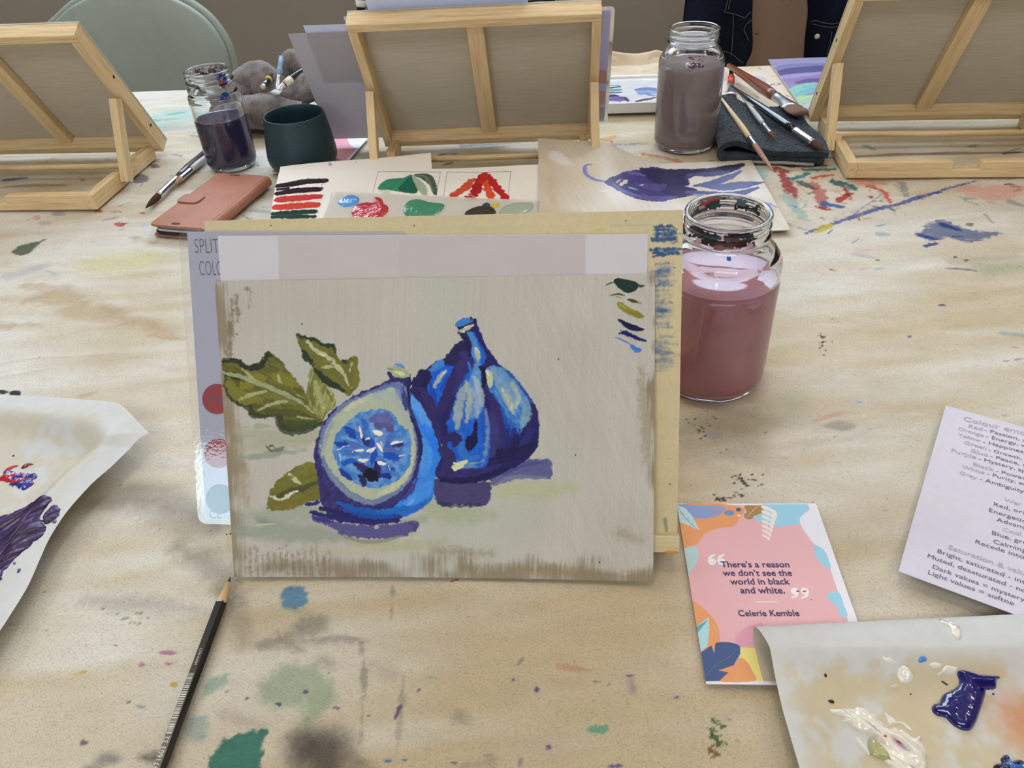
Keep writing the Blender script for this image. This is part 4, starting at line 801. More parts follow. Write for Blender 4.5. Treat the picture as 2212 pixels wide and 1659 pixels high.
pp(Z1, [(555, 440), (560, 488), (440, 545), (330, 590), (240, 650), (165, 705), (115, 790), (82, 870), (62, 940), (60, 1020), (82, 1140), (95, 1260), (110, 1320), (170, 1350), (260, 1385), (400, 1420), (560, 1424), (640, 1405), (560, 1360), (640, 1290), (700, 1200), (745, 1120), (768, 1010), (772, 900), (752, 800), (712, 700), (692, 620), (690, 540), (690, 455)], DP, tex=.3, ang=.9, rough=2, rs=7, hgt=.0001, col2=(52, 48, 104))
for pts, wd, c in [([(110, 1340), (250, 1390), (420, 1425), (620, 1420)], 17, (34, 28, 80)), ([(220, 1310), (330, 1350), (460, 1370), (560, 1380)], 12, (24, 78, 156)), ([(260, 1360), (380, 1392), (520, 1405), (600, 1400)], 9, (20, 66, 146)), ([(480, 1370), (600, 1360), (700, 1330)], 14, (26, 92, 172)), ([(40, 1370), (120, 1390), (260, 1420), (420, 1440), (630, 1430)], 12, (34, 30, 92)), ([(0, 1320), (60, 1310), (110, 1300)], 9, (38, 40, 96)), ([(60, 1410), (130, 1420), (200, 1440)], 9, (52, 48, 112)), ([(640, 1290), (700, 1230), (740, 1150)], 9, (58, 54, 120))]: pl(Z1, pts, wd, c, soft=1.6, rough=2.5, tex=.3, ang=0.05, dry=.12, hgt=.00018)
pp(Z1, [(600, 510), (660, 530), (672, 580), (655, 640), (690, 720), (728, 820), (742, 940), (730, 1060), (690, 1160), (610, 1250), (500, 1310), (400, 1320), (290, 1270), (200, 1190), (130, 1090), (92, 980), (100, 860), (150, 750), (230, 665), (340, 605), (470, 555)], (104, 116, 152), tex=.3, rough=2.5, ang=.9, a=.9, soft=2)
pp(Z1, [(560, 545), (622, 560), (642, 640), (690, 740), (720, 850), (730, 950), (718, 1060), (680, 1140), (600, 1210), (500, 1270), (420, 1285), (310, 1235), (225, 1160), (155, 1065), (118, 965), (126, 862), (178, 760), (255, 680), (352, 622), (470, 575)], (166, 170, 144), tex=.12, rough=2, ang=.9, soft=1.6, hgt=.00015, col2=(152, 160, 144))
for pts, wd, c, a in [([(440, 610), (540, 590), (610, 620), (650, 700), (690, 800)], 22, (146, 158, 158), .7), ([(600, 530), (640, 580), (640, 620)], 20, (102, 112, 158), .8), ([(480, 560), (560, 530), (630, 530)], 12, (88, 100, 156), .8), ([(180, 780), (130, 880), (125, 960)], 9, (120, 132, 150), .7), ([(90, 920), (115, 960), (110, 1010)], 7, (160, 164, 146), .9), ([(160, 1100), (230, 1200), (320, 1270), (430, 1310)], 9, (120, 134, 146), .7), ([(700, 1000), (670, 1110), (590, 1200), (480, 1260)], 18, (178, 178, 144), .8), ([(270, 690), (350, 640), (430, 615)], 9, (178, 180, 152), .8)]: pl(Z1, pts, wd, c, soft=2.5, rough=2.5, tex=.15, a=a, dry=.08)
pp(Z1, [(182, 930), (208, 850), (262, 790), (342, 722), (440, 694), (520, 690), (580, 715), (600, 750), (630, 792), (690, 838), (706, 918), (700, 1000), (680, 1082), (622, 1150), (550, 1192), (462, 1212), (380, 1198), (290, 1152), (230, 1092), (195, 1010)], (66, 116, 182), rough=2.5, rs=6, tex=.25, hgt=.00012, col2=(86, 132, 188))
R_ = random.Random(12); cxp, cyp = 440, 980
for k in range(120):
    a = R_.uniform(0, 2 * pi); r0 = R_.uniform(30, 150); r1 = r0 + R_.uniform(25, 90); ex = 1.0 if r1 < 190 else 0.9
    c = R_.choice([(96, 142, 192), (60, 108, 180), (44, 96, 178), (76, 92, 150), (112, 148, 192), (30, 78, 166), (84, 84, 140), (58, 112, 186)])
    p0 = (cxp + r0 * cos(a), cyp - 30 + r0 * sin(a)); p1 = (cxp + r1 * ex * cos(a) * 1.15, cyp - 30 + r1 * ex * sin(a) * 1.1)
    pl(Z1, [p0, ((p0[0] + p1[0]) / 2 + R_.uniform(-8, 8), (p0[1] + p1[1]) / 2), p1], R_.uniform(6, 14), c, soft=1.5, rough=2, rs=5, tex=.2, a=R_.uniform(.45, .85), hgt=.00015)
for pts, wd, c in [([(470, 790), (540, 800), (570, 830)], 22, (78, 76, 120)), ([(430, 760), (520, 740), (580, 770)], 22, (88, 92, 150)), ([(520, 830), (500, 900), (480, 940)], 18, (92, 120, 180)), ([(272, 810), (300, 840), (330, 880)], 15, (22, 62, 150)), ([(200, 915), (240, 925), (285, 920)], 13, (18, 58, 146)), ([(260, 1045), (310, 1030), (350, 1045)], 14, (24, 76, 164)), ([(230, 1090), (260, 1120), (300, 1150)], 12, (20, 54, 130)), ([(530, 990), (580, 1000), (610, 1015)], 19, (16, 74, 166)), ([(380, 890), (410, 910), (440, 915)], 12, (40, 40, 100)), ([(580, 930), (620, 922), (645, 910)], 9, (44, 40, 92)), ([(440, 890), (455, 980), (440, 1050)], 14, (24, 70, 160)), ([(340, 1050), (380, 1080), (420, 1090)], 15, (44, 36, 84)), ([(470, 1050), (480, 1110), (470, 1150)], 16, (36, 30, 80)), ([(360, 1130), (385, 1165), (390, 1195)], 14, (38, 32, 78)), ([(400, 1120), (440, 1115), (470, 1150)], 22, (18, 14, 40)), ([(430, 1090), (440, 1130), (430, 1160)], 17, (12, 10, 26)), ([(500, 1120), (540, 1130), (560, 1150)], 12, (28, 42, 120)), ([(560, 1080), (600, 1090)], 8, (26, 70, 160)), ([(520, 1030), (500, 1080)], 9, (40, 46, 120)), ([(500, 940), (515, 975)], 5, (60, 60, 110))]:
    pl(Z1, pts, wd, c, soft=1.3, rough=2.5, rs=6, tex=.25, hgt=.00022)
for pts, wd in [([(358, 800), (368, 840), (372, 880)], 5), ([(455, 835), (480, 845), (510, 852)], 11), ([(396, 890), (412, 882), (430, 880)], 5), ([(410, 965), (435, 962), (462, 945)], 8), ([(478, 915), (495, 940), (512, 968)], 7), ([(570, 918), (600, 908), (640, 905)], 6), ([(330, 965), (360, 962), (385, 960)], 6), ([(358, 1025), (385, 1030), (415, 1022)], 8), ([(484, 1040), (505, 1048), (535, 1050)], 8), ([(310, 975), (325, 955)], 4), ([(620, 1000), (645, 995), (668, 990)], 3), ([(215, 955), (240, 950)], 3), ([(230, 985), (232, 1030)], 3), ([(550, 1060), (565, 1100)], 3), ([(500, 905), (520, 940)], 3), ([(240, 940), (285, 930)], 3)]:
    pl(Z1, pts, wd, (214, 214, 202), soft=.9, rough=1, hgt=.0004)
for pts in ([(398, 892), (415, 888)], [(420, 968), (445, 962)], [(372, 1026), (395, 1026)]): pl(Z1, pts, 3, (140, 160, 178), soft=1, a=.8)
pp(Z1, [(545, 440), (580, 455), (640, 480), (692, 480), (692, 540), (660, 500), (620, 500), (562, 490)], DP, rough=1.5, tex=.2)
pp(Z1, [(538, 412), (600, 402), (650, 412), (680, 440), (692, 470), (640, 482), (585, 470), (570, 440)], (150, 154, 120), rough=1.5, tex=.25, hgt=.0002)
for pts, wd, c in [([(590, 440), (630, 450), (670, 462)], 8, (186, 186, 150)), ([(590, 392), (625, 395), (655, 418)], 7, (84, 132, 186)), ([(548, 420), (580, 425)], 5, (120, 126, 84)), ([(640, 540), (655, 620), (668, 690)], 11, (54, 56, 116)), ([(690, 480), (685, 560), (690, 660)], 7, (30, 26, 76)), ([(640, 520), (640, 580)], 7, (96, 112, 158)), ([(700, 740), (745, 840), (765, 940), (755, 1040)], 8, (30, 28, 80))]: pl(Z1, pts, wd, c, soft=1.2, rough=1.5, tex=.2, hgt=.00018)
# the whole fig
FIG = [(1005, 130), (1030, 100), (1090, 88), (1100, 72), (1112, 92), (1130, 86), (1138, 122), (1160, 190), (1192, 262), (1242, 332), (1302, 402), (1372, 470), (1442, 540), (1502, 622), (1542, 722), (1548, 842), (1544, 900), (1540, 940), (1500, 992), (1430, 1052), (1350, 1092), (1230, 1152), (1100, 1180), (950, 1170), (860, 1122), (900, 1000), (900, 882), (850, 782), (800, 682), (742, 602), (690, 570), (720, 510), (770, 450), (800, 425), (860, 372), (935, 345), (1000, 300), (1048, 262), (1045, 212), (1020, 170)]
pp(Z1, FIG, (38, 32, 90), rough=1.6, rs=7, tex=.3, ang=1.2, hgt=.00012, col2=(28, 24, 76))
pp(Z1, [(790, 470), (850, 402), (930, 350), (948, 390), (990, 425), (965, 520), (905, 620), (866, 690), (826, 610), (806, 540)], BBL, tex=.25, ang=.8, rough=2, hgt=.00015, col2=(26, 88, 178))
for pts, wd, c in [([(820, 440), (880, 390), (930, 365)], 16, (64, 122, 184)), ([(850, 540), (890, 480), (930, 430)], 11, (150, 160, 146)), ([(900, 470), (930, 436)], 6, (190, 192, 166)), ([(830, 520), (850, 600), (865, 660)], 12, (16, 60, 150)), ([(900, 560), (920, 520), (950, 470)], 9, (18, 64, 154)), ([(860, 420), (920, 400)], 8, (40, 104, 182))]: pl(Z1, pts, wd, c, soft=1.6, rough=2, tex=.25, hgt=.00016, a=.9)
pp(Z1, [(1050, 200), (1082, 180), (1120, 178), (1140, 230), (1192, 310), (1200, 360), (1165, 420), (1160, 560), (1195, 680), (1226, 800), (1228, 940), (1200, 1060), (1120, 1100), (1000, 1095), (965, 1000), (925, 860), (915, 800), (960, 740), (1010, 560), (1045, 440), (1088, 395), (1098, 300), (1070, 240)], MBL, tex=.28, ang=1.4, rough=2, hgt=.00012, col2=(22, 76, 168))
for pts, wd, c, a in [([(1090, 190), (1120, 280), (1150, 380)], 22, (72, 128, 186), .9), ([(1140, 400), (1130, 500), (1120, 600), (1110, 740)], 26, (96, 140, 186), .8), ([(1060, 510), (1030, 620), (1010, 740), (1005, 810)], 20, (140, 156, 152), .85), ([(1075, 520), (1085, 620), (1070, 780)], 14, (150, 160, 146), .85), ([(1120, 480), (1150, 560), (1160, 640), (1140, 740)], 17, (146, 164, 176), .8), ([(1100, 560), (1140, 610), (1130, 690)], 14, (132, 150, 176), .8), ([(1195, 700), (1205, 860), (1195, 980), (1170, 1060)], 9, (108, 130, 150), .8), ([(1170, 700), (1185, 800), (1180, 900)], 12, (20, 74, 168), .9), ([(940, 800), (975, 900), (1010, 1000)], 20, (20, 74, 170), .9), ([(1030, 860), (1040, 960), (1080, 1020), (1140, 1000)], 18, (46, 106, 178), .8), ([(1050, 430), (1040, 480), (1020, 540)], 17, (22, 66, 156), .9), ([(1000, 1030), (1050, 1060), (1140, 1070)], 13, (96, 130, 160), .7)]: pl(Z1, pts, wd, c, soft=2.6, rough=2.5, tex=.25, a=a, dry=.08, hgt=.00012)
pp(Z1, [(1125, 752), (1142, 790), (1140, 860), (1142, 910), (1120, 940), (1085, 964), (1062, 945), (1058, 905), (1078, 870), (1108, 850), (1116, 790)], (22, 18, 62), rough=2, rs=4, tex=.2, hgt=.0002)
pp(Z1, [(1195, 420), (1270, 405), (1310, 420), (1375, 482), (1442, 562), (1486, 640), (1490, 700), (1478, 770), (1430, 830), (1400, 850), (1330, 760), (1262, 655), (1212, 560)], (44, 100, 176), tex=.3, ang=-1.0, rough=2.5, hgt=.00014, col2=(84, 130, 180))
for pts, wd, c, a in [([(1250, 440), (1330, 560), (1380, 680)], 26, (120, 146, 166), .75), ([(1290, 440), (1380, 540), (1440, 640)], 26, (92, 134, 176), .75), ([(1310, 560), (1350, 640), (1380, 710)], 14, (160, 166, 142), .8), ([(1370, 520), (1410, 600), (1400, 680)], 12, (156, 164, 146), .8), ([(1460, 640), (1470, 720), (1430, 800)], 20, (116, 146, 156), .75), ([(1240, 600), (1290, 700), (1330, 800)], 20, (20, 74, 164), .9), ([(1340, 760), (1380, 830), (1400, 880)], 22, (22, 72, 158), .8), ([(1230, 470), (1250, 560)], 16, (36, 96, 176), .8), ([(1420, 560), (1470, 660)], 8, (70, 118, 178), .7)]: pl(Z1, pts, wd, c, soft=3, rough=2.5, tex=.28, a=a, dry=.1, hgt=.00012)
R_ = random.Random(4)
for k in range(46):
    t = R_.random(); x = 1260 + 260 * t; y = 780 + 140 * R_.random() + 60 * (1 - t); L = R_.uniform(60, 150)
    pl(Z1, [(x, y), (x - 14 + R_.uniform(-10, 10), y + L * .5), (x - 34 + R_.uniform(-12, 12), y + L)], R_.uniform(6, 13), R_.choice([(26, 20, 68), (34, 30, 84), (30, 40, 110), (22, 18, 60), (44, 42, 96)]), soft=1.4, rough=2, tex=.25, a=.85, hgt=.00018)
for pts, wd, c in [([(1165, 410), (1185, 440), (1190, 500), (1175, 540)], 12, (18, 14, 54)), ([(1200, 560), (1260, 680), (1290, 800), (1290, 940)], 20, (42, 36, 92)), ([(1240, 720), (1260, 860), (1240, 1000)], 20, (50, 46, 100)), ([(940, 370), (1000, 320), (1060, 270), (1080, 330)], 30, (34, 28, 74)), ([(1050, 330), (1080, 380), (1020, 440), (960, 560), (900, 680)], 30, (46, 40, 96)), ([(990, 440), (940, 600), (890, 700), (860, 760)], 22, (40, 34, 86)), ([(720, 520), (780, 460), (800, 480), (760, 570)], 24, (30, 24, 70)), ([(770, 560), (820, 640), (860, 720), (880, 800)], 22, (42, 36, 90)), ([(880, 740), (920, 820), (900, 880)], 16, (34, 28, 78)), ([(900, 900), (960, 870), (1010, 880), (980, 930)], 20, (40, 32, 86)), ([(910, 960), (960, 1020), (920, 1090)], 30, (46, 40, 90)), ([(880, 1120), (1000, 1110), (1150, 1110), (1280, 1060)], 20, (44, 38, 92)), ([(900, 1160), (1040, 1165), (1200, 1130), (1340, 1080)], 13, (26, 22, 66)), ([(1300, 1020), (1420, 980), (1530, 900)], 26, (28, 22, 70)), ([(1500, 640), (1535, 740), (1540, 860)], 10, (34, 30, 86)), ([(1130, 130), (1160, 200), (1200, 290), (1260, 370)], 8, (28, 28, 92)), ([(1300, 400), (1400, 500), (1500, 640)], 6, (40, 70, 146)), ([(1020, 170), (1050, 200), (1075, 250), (1090, 330)], 13, (24, 22, 66))]:
    pl(Z1, pts, wd, c, soft=1.6, rough=2.2, tex=.3, a=1.0, hgt=.00015)
for pts, wd, c in [([(1125, 285), (1140, 320), (1145, 370)], 10, (166, 168, 140)), ([(1130, 280), (1150, 310)], 4, (206, 208, 190)), ([(1210, 440), (1225, 480), (1225, 540)], 14, (176, 176, 140)), ([(1196, 430), (1215, 460)], 5, (206, 206, 180)), ([(980, 1075), (1020, 1060), (1070, 1035)], 13, (190, 192, 150)), ([(985, 1045), (1010, 1050)], 5, (206, 206, 180)), ([(990, 1092), (1040, 1070)], 7, (204, 206, 170)), ([(1100, 1050), (1160, 1040)], 8, (116, 138, 150)), ([(1020, 170), (1065, 155), (1110, 130)], 9, (170, 172, 138)), ([(1030, 178), (1050, 176)], 4, (214, 216, 206)), ([(1008, 128), (1050, 108), (1100, 96)], 16, (52, 108, 176)), ([(1060, 145), (1105, 135)], 5, (186, 186, 150)), ([(1095, 78), (1100, 100)], 8, (22, 20, 66)), ([(1122, 92), (1130, 118)], 7, (22, 20, 66)), ([(1300, 545), (1330, 600)], 3, (190, 194, 180)), ([(1375, 640), (1362, 690)], 3, (176, 186, 186)), ([(1410, 640), (1390, 690)], 3, (170, 182, 190)), ([(1340, 620), (1355, 670)], 4, (170, 172, 146)), ([(1080, 380), (1100, 440)], 10, (40, 100, 176))]:
    pl(Z1, pts, wd, c, soft=1, rough=1.4, tex=.15, hgt=.00035)
P.dot((813, 1139), 5, 4, (150, 156, 140), soft=1)
for pts, wd, c in [([(715, 580), (790, 670), (845, 770), (875, 860), (898, 950)], 11, (40, 34, 86)), ([(860, 760), (880, 830), (900, 900)], 12, (42, 36, 88)), ([(690, 560), (730, 590), (790, 670)], 9, (34, 28, 78))]: pl(Z1, pts, wd, c, soft=1.5, rough=2, tex=.25, hgt=.00015)
# colour trials in the corner
pp(Z2, [(296, 112), (320, 98), (372, 104), (412, 116), (426, 134), (414, 158), (380, 172), (345, 164), (316, 140)], (22, 44, 34), rough=1, hgt=.0004); pl(Z2, [(258, 132), (280, 122), (300, 118)], 3, (24, 48, 36), hgt=.0002); pl(Z2, [(420, 130), (436, 138), (454, 134)], 6, (40, 58, 44), hgt=.0002, soft=1.4)
pl(Z2, [(276, 184), (310, 180), (330, 178), (360, 190)], 4, (70, 70, 26), rough=1, hgt=.0002); pl(Z2, [(368, 206), (400, 214), (442, 226)], 6, (64, 62, 24), rough=1, hgt=.0003); pl(Z2, [(310, 190), (340, 200)], 3, (92, 92, 30))
pp(Z2, [(314, 222), (340, 220), (372, 244), (410, 260), (452, 286), (452, 298), (424, 302), (380, 286), (340, 262), (320, 246)], (126, 120, 48), rough=1, tex=.25, ang=-.5, hgt=.0003); pl(Z2, [(370, 268), (410, 280), (445, 292)], 7, (110, 102, 24), soft=2, a=.7); pl(Z2, [(330, 232), (360, 250)], 6, (150, 148, 84), soft=2, a=.7)
pp(Z2, [(318, 306), (350, 314), (390, 332), (430, 346), (456, 354), (452, 362), (420, 370), (385, 362), (350, 340), (330, 322)], (16, 14, 58), rough=1, hgt=.0005); pl(Z2, [(324, 378), (350, 374), (380, 384), (412, 400), (460, 418)], 9, (20, 20, 88), rough=2, hgt=.0005); pl(Z2, [(332, 362), (344, 376)], 3, (20, 20, 88))
pl(Z2, [(308, 400), (330, 408), (360, 422), (385, 436)], 3.5, (66, 112, 178), hgt=.0002); pp(Z2, [(384, 434), (410, 444), (436, 460), (438, 474), (415, 478), (394, 466), (386, 450)], (62, 110, 182), rough=1, hgt=.0004)
for x, y in [(1206, 776), (1243, 983), (1295, 1213), (652, 700), (512, 722)]: P.dot((x, y), 1.6, 2.4, (70, 56, 40), soft=.7)
warp = 0.0035 * ((2 * fx - 1) ** 2) * (1 - fy) ** 1.5 - 0.0002
Gp = pa + X[..., None] * pu + Y[..., None] * PV + PNm * (warp + P.h)[..., None]
# bottom corners reach slightly lower than the middle
PNT = mat_attr('acrylic_painting', 0.5, 0.2, 700, 0.18, grain=0.04)
pt = sheet('fig_painting', Gp, PNT, None, np.clip(P.col, 0, 0.95), 0.0010, lin((150, 130, 100)), 20)
tag(pt, 'painting of blue figs and green leaves on a grey ground, propped on the front easel', 'painting')
del X, Y, Gp, P, st, bl, edge, mk, cool

# ================================================================== paper things lying on the cloth
def card_frame(tl, tr, bl, z):
    """plane of a flat card lying at height z: origin, right axis, down axis"""
    o = gp(*tl, z); x = gp(*tr, z) - o; x = x / np.linalg.norm(x); y = np.array([x[1], -x[0], 0]); return o, x, y
def in_card(o, x, y, z):
    return lambda px, py: (lambda d: (float(d @ x), float(d @ y)))(gp(px, py, z) - o)
# --- quote card
ZC = Z(1440, 1050, 3.5304)
qo, qx, qy = card_frame((1462, 1088), (1757, 1086), (1517, 1480), 0.0012)
qx = np.array([cos(0.010), sin(0.010), 0]); qy = np.array([qx[1], -qx[0], 0])
qm = in_card(qo, qx, qy, 0.0012)
Q = Canvas(np.linspace(0, 0.1035, 400), np.linspace(0, 0.149, 570), lin((236, 232, 240)), qm, 0.00027)
def qp(pts, c, smooth=True, **k): Q.poly(ZC(pts), c, smooth, soft=k.pop('soft', .8), **k)
def ql(pts, wd, c, **k): Q.line(ZC(pts), wd, c, soft=k.pop('soft', .7), **k)
Q.poly([(1467, 1092), (1746, 1090), (1833, 1345), (1866, 1470), (1521, 1471), (1490, 1290)], (230, 178, 184), False, soft=.8)
ORG, LBU, PBU, NV = (230, 158, 104), (156, 208, 230), (190, 222, 228), (62, 84, 134)
qp([(66, 150), (560, 155), (552, 255), (505, 308), (382, 325), (300, 360), (242, 430), (180, 478), (105, 488)], ORG)
qp([(80, 140), (240, 146), (425, 152), (442, 188), (382, 230), (280, 248), (208, 240), (150, 185)], (138, 160, 212))
qp([(66, 140), (140, 168), (192, 222), (252, 338), (188, 308), (128, 285), (72, 268)], PBU, False)
for pts in ([(85, 160), (130, 225), (190, 290), (245, 333)], [(88, 200), (120, 215)], [(130, 225), (120, 205)], [(165, 262), (165, 225)], [(110, 250), (150, 250)], [(200, 300), (205, 262)]): ql(pts, 1.1, (80, 110, 170))
Q.dot(ZC([(382, 183)])[0], 14.5, 11, (158, 156, 196), n=16, jit=.02, soft=.8); Q.dot(ZC([(478, 205)])[0], 11, 6, (100, 148, 200), n=12, jit=.06, soft=.8); Q.dot(ZC([(548, 180)])[0], 5.6, 4, (58, 88, 140), n=12, jit=.02, soft=.7); Q.dot(ZC([(552, 224)])[0], 3.6, 2.6, (232, 214, 222), n=10, jit=.05, soft=.6)
qp([(595, 150), (700, 148), (800, 148), (745, 200), (700, 215), (640, 254), (600, 245), (592, 215), (612, 200)], (166, 128, 70)); ql([(700, 152), (640, 205), (612, 245)], 1.2, (222, 204, 170))
qp([(730, 140), (1078, 138), (1090, 185), (1042, 212), (1016, 250), (1024, 290), (950, 300), (830, 310), (762, 290), (690, 265), (655, 230), (720, 215), (745, 190)], LBU, False)
qp([(1082, 185), (1125, 150), (1180, 260), (1220, 400), (1240, 500), (1140, 452), (1066, 366), (1022, 292), (1020, 240)], (232, 230, 240))
qp([(1125, 448), (1200, 490), (1236, 560), (1250, 632), (1180, 592), (1140, 535)], LBU); qp([(1225, 832), (1262, 806), (1318, 815), (1350, 900), (1380, 990), (1322, 985), (1300, 922), (1242, 872)], LBU)
qp([(92, 490), (150, 470), (214, 455), (240, 500), (236, 572), (190, 642), (150, 710), (120, 600)], (184, 212, 214)); qp([(160, 820), (188, 850), (192, 872), (172, 876)], LBU)
qp([(168, 880), (252, 910), (332, 980), (390, 1062), (406, 1152), (402, 1240), (340, 1260), (230, 1260)], ORG); qp([(230, 1240), (300, 1210), (372, 1262), (356, 1200)], ORG, False)
qp([(200, 1090), (322, 1000), (326, 1102), (310, 1222), (250, 1270), (228, 1180)], (176, 216, 228), False); qp([(205, 1085), (316, 1020), (228, 1132)], (96, 160, 168), False)
qp([(520, 1190), (540, 1130), (602, 1080), (682, 1056), (735, 1050), (790, 1240), (560, 1230)], (222, 158, 178)); ql([(560, 1200), (600, 1130), (680, 1062)], 1, (206, 140, 164), a=.6)
qp([(560, 1230), (790, 1236), (870, 1486), (660, 1486), (650, 1410), (602, 1340), (552, 1312)], (236, 220, 132), False)
qp([(380, 1400), (512, 1360), (562, 1308), (622, 1350), (652, 1410), (668, 1486), (380, 1486)], ORG)
qp([(246, 1278), (342, 1214), (362, 1272), (372, 1196), (420, 1188), (482, 1190), (540, 1206), (562, 1226), (562, 1280), (512, 1366), (396, 1406), (472, 1420), (402, 1487), (284, 1490)], NV, False); ql([(285, 1465), (380, 1360), (480, 1300), (540, 1235)], 1.2, (84, 120, 166))
for i in range(7):
    t = i / 6.5; x0, y0 = 798 - 36 * t, 165 + 230 * t; s = 1 - 0.55 * t
    ql([(x0, y0 + 16), (x0 - 40 * s, y0 + 4), (x0 - 62 * s, y0 - 6)], 7.5 * s + 1, (238, 228, 228), taper=(.25, .7)); ql([(x0, y0 + 12), (x0 + 20 * s, y0 + 34 * s), (x0 + 34 * s, y0 + 60 * s)], 7.5 * s + 1, (238, 228, 228), taper=(.25, .7))
ql([(798, 160), (770, 280), (762, 420)], 2, (238, 228, 228))
WH = (240, 236, 238)
for x, y, sg in [(348, 576, 1), (419, 576, 1), (974, 800, -1), (1052, 800, -1)]:
    Q.dot(ZC([(x, y)])[0], 8, 7.4, WH, n=16, jit=0, soft=.7)
    ql([(x - 24 * sg, y), (x - 16 * sg, y - 34 * sg), (x + 20 * sg, y - 54 * sg)], 6, WH, taper=(.9, .55))
Q.line(ZC([(678, 883), (838, 883)]), 1.6, WH, soft=.5, taper=(1, 1))
for x, y, a, b in [(1000, 802, 3.5, 1.8), (1048, 804, 4, 1.6), (1063, 797, 1.5, 1), (1103, 867, 3, 1)]: Q.dot(ZC([(x, y)])[0], a, b, (150, 30, 44), soft=.6)
Gq = qo + Q.X[..., None] * qx + Q.Y[..., None] * qy
CARDM = mat_attr('printed_card', 0.45, 0.05, 900, 0.4, grain=0.02)
qc = thing('quote_card', tuple(qo), 'pink quote card with leaf shapes and printed saying, right of the front easel', 'card')
sheet('printed_card', Gq - qo, CARDM, qc, Q.col, 0.0004, None, 30)
def qpt(x, y): p = ZC([(x, y)])[0]; return gp(*p, 0.0012) - qo
UPZ = np.array([0, 0, 1.0])
for s, a, b, yy, y2 in [("There\u2019s a reason", 418, 940, 620, 620), ('we don\u2019t see the', 432, 960, 685, 685), ('world in black', 488, 945, 752, 750), ('and white.', 566, 905, 819, 819), ('Celerie Kemble', 550, 1016, 993, 991)]:
    lettering('printed_line', [(s, qpt(a, yy), qpt(b, y2), 1.06, 0.016)], NAVY, qc, UPZ)
# --- colour emotions sheet
ZE = Z(1900, 840, 3.3173)
eo = gp(2043, 876, 0.003); ed = gp(1937, 1244, 0.003) - eo; ed /= np.linalg.norm(ed); ex_ = np.array([-ed[1], ed[0], 0])
ll = np.linspace(0, 0.207, 60); ss = np.linspace(0, 0.148, 40)
Ge = eo + ll[:, None, None] * ed + ss[None, :, None] * ex_
curl = 0.007 * np.clip((ll[:, None] / 0.207 - 0.72) / 0.28, 0, 1) ** 2 * (1 + 0 * ss[None, :])
Ge = Ge + curl[..., None] * np.array([0, 0, 1.0])
es = thing('colour_emotions_sheet', tuple(eo), 'white printed sheet about colour emotions lying at the right edge', 'sheet')
sheet('paper', Ge - eo, LAVP, es, None, 0.0004)
def ept(x, y):
    p = ZE([(x, y)])[0]; z = 0.003
    for _ in range(4):
        d = gp(*p, z) - eo; l = float(d @ ed); z = 0.003 + 0.007 * np.clip((l / 0.207 - 0.72) / 0.28, 0, 1) ** 2
    return gp(*p, z) - eo
heads = [('Colour emo', 600, 228, 1050, 336), ('Red', 635, 276, 735, 303), ('Orange', 560, 294, 745, 346), ('Yellow', 560, 337, 725, 383), ('Green', 603, 395, 765, 438), ('Blue', 655, 454, 775, 488), ('Purple', 512, 452, 690, 504), ('Black', 668, 550, 818, 593), ('White', 588, 567, 750, 614), ('Grey', 570, 610, 695, 651), ('War', 890, 806, 1016, 842), ('Cool c', 882, 1020, 1066, 1070), ('Saturation & valu', 490, 1148, 1040, 1340)]
txts = [('- Passion, a', 750, 304, 1050, 384), ('- Energy, w', 762, 351, 1060, 424), ('- Happiness', 740, 389, 1056, 470), ('- Growth,', 780, 445, 1020, 512), ('- Peace, s', 792, 493, 1046, 560), ('- Mystery, sp', 708, 510, 1046, 602), ('- Power', 834, 598, 1046, 655), ('- Purity, en', 770, 618, 1056, 700), ('- Ambiguity,', 717, 656, 1046, 752), ('Red, ora', 818, 838, 1050, 905), ('Energetic', 782, 880, 1046, 964), ('Advanc', 836, 948, 1046, 1010), ('Blue, gre', 804, 1044, 1056, 1120), ('Calming', 814, 1106, 1050, 1176), ('Recede into', 685, 1108, 1036, 1222), ('Bright, saturated - int', 412, 1174, 1042, 1402), ('Muted, desaturated - no', 342, 1208, 1050, 1466), ('Dark values = mystery', 378, 1287, 1040, 1528), ('Light values = softne', 345, 1327, 962, 1556)]
for s, a, b, c, d in heads: lettering('printed_heading', [(s, ept(a, b), ept(c, d), 0.95, 0.012)], INKL, es, UPZ)
for s, a, b, c, d in txts: lettering('printed_line', [(s, ept(a, b), ept(c, d), 0.92, 0.0)], INK, es, UPZ)

# --- worksheets raised over the rear bar of the middle easel
def raise_z(Yw): return 0.0015 + 0.027 * sstep(0.80, 0.965, Yw) + 0.005 * sstep(0.955, 1.05, Yw)
def lifted_map(o, x, y, extra=0.0):
    def f(px, py):
        z = 0.012
        for _ in range(24): p = gp(px, py, z); z = 0.6 * z + 0.4 * (float(raise_z(p[1])) + extra)
        d = p - o; return float(d @ x), float(d @ y)
    return f
def lift_point(px, py, extra=0.0):
    z = 0.012
    for _ in range(24): p = gp(px, py, z); z = 0.6 * z + 0.4 * (float(raise_z(p[1])) + extra)
    return p
ZW = Z(600, 0, 2.9105)
def worksheet(tl, tr, w, h, base, extra, nu, nv, edge_wave=0.0):
    o = lift_point(*tl, extra); x = lift_point(*tr, extra) - o; x[2] = 0; x /= np.linalg.norm(x); y = np.array([x[1], -x[0], 0]); o = np.array([o[0], o[1], 0])
    k = Canvas(np.linspace(0, w, nu), np.linspace(0, h, nv), lin(base), lifted_map(o, x, y, extra), 0.00066); return o, x, y, k
def worksheet_mesh(o, x, y, k, extra, wave=0.0012):
    G = o + k.X[..., None] * x + k.Y[..., None] * y; G[..., 2] = TZ + raise_z(G[..., 1]) + extra + wave * sstep(0.9, 1.0, G[..., 1]) * np.sin(k.X * 26 + 0.6) ; return G
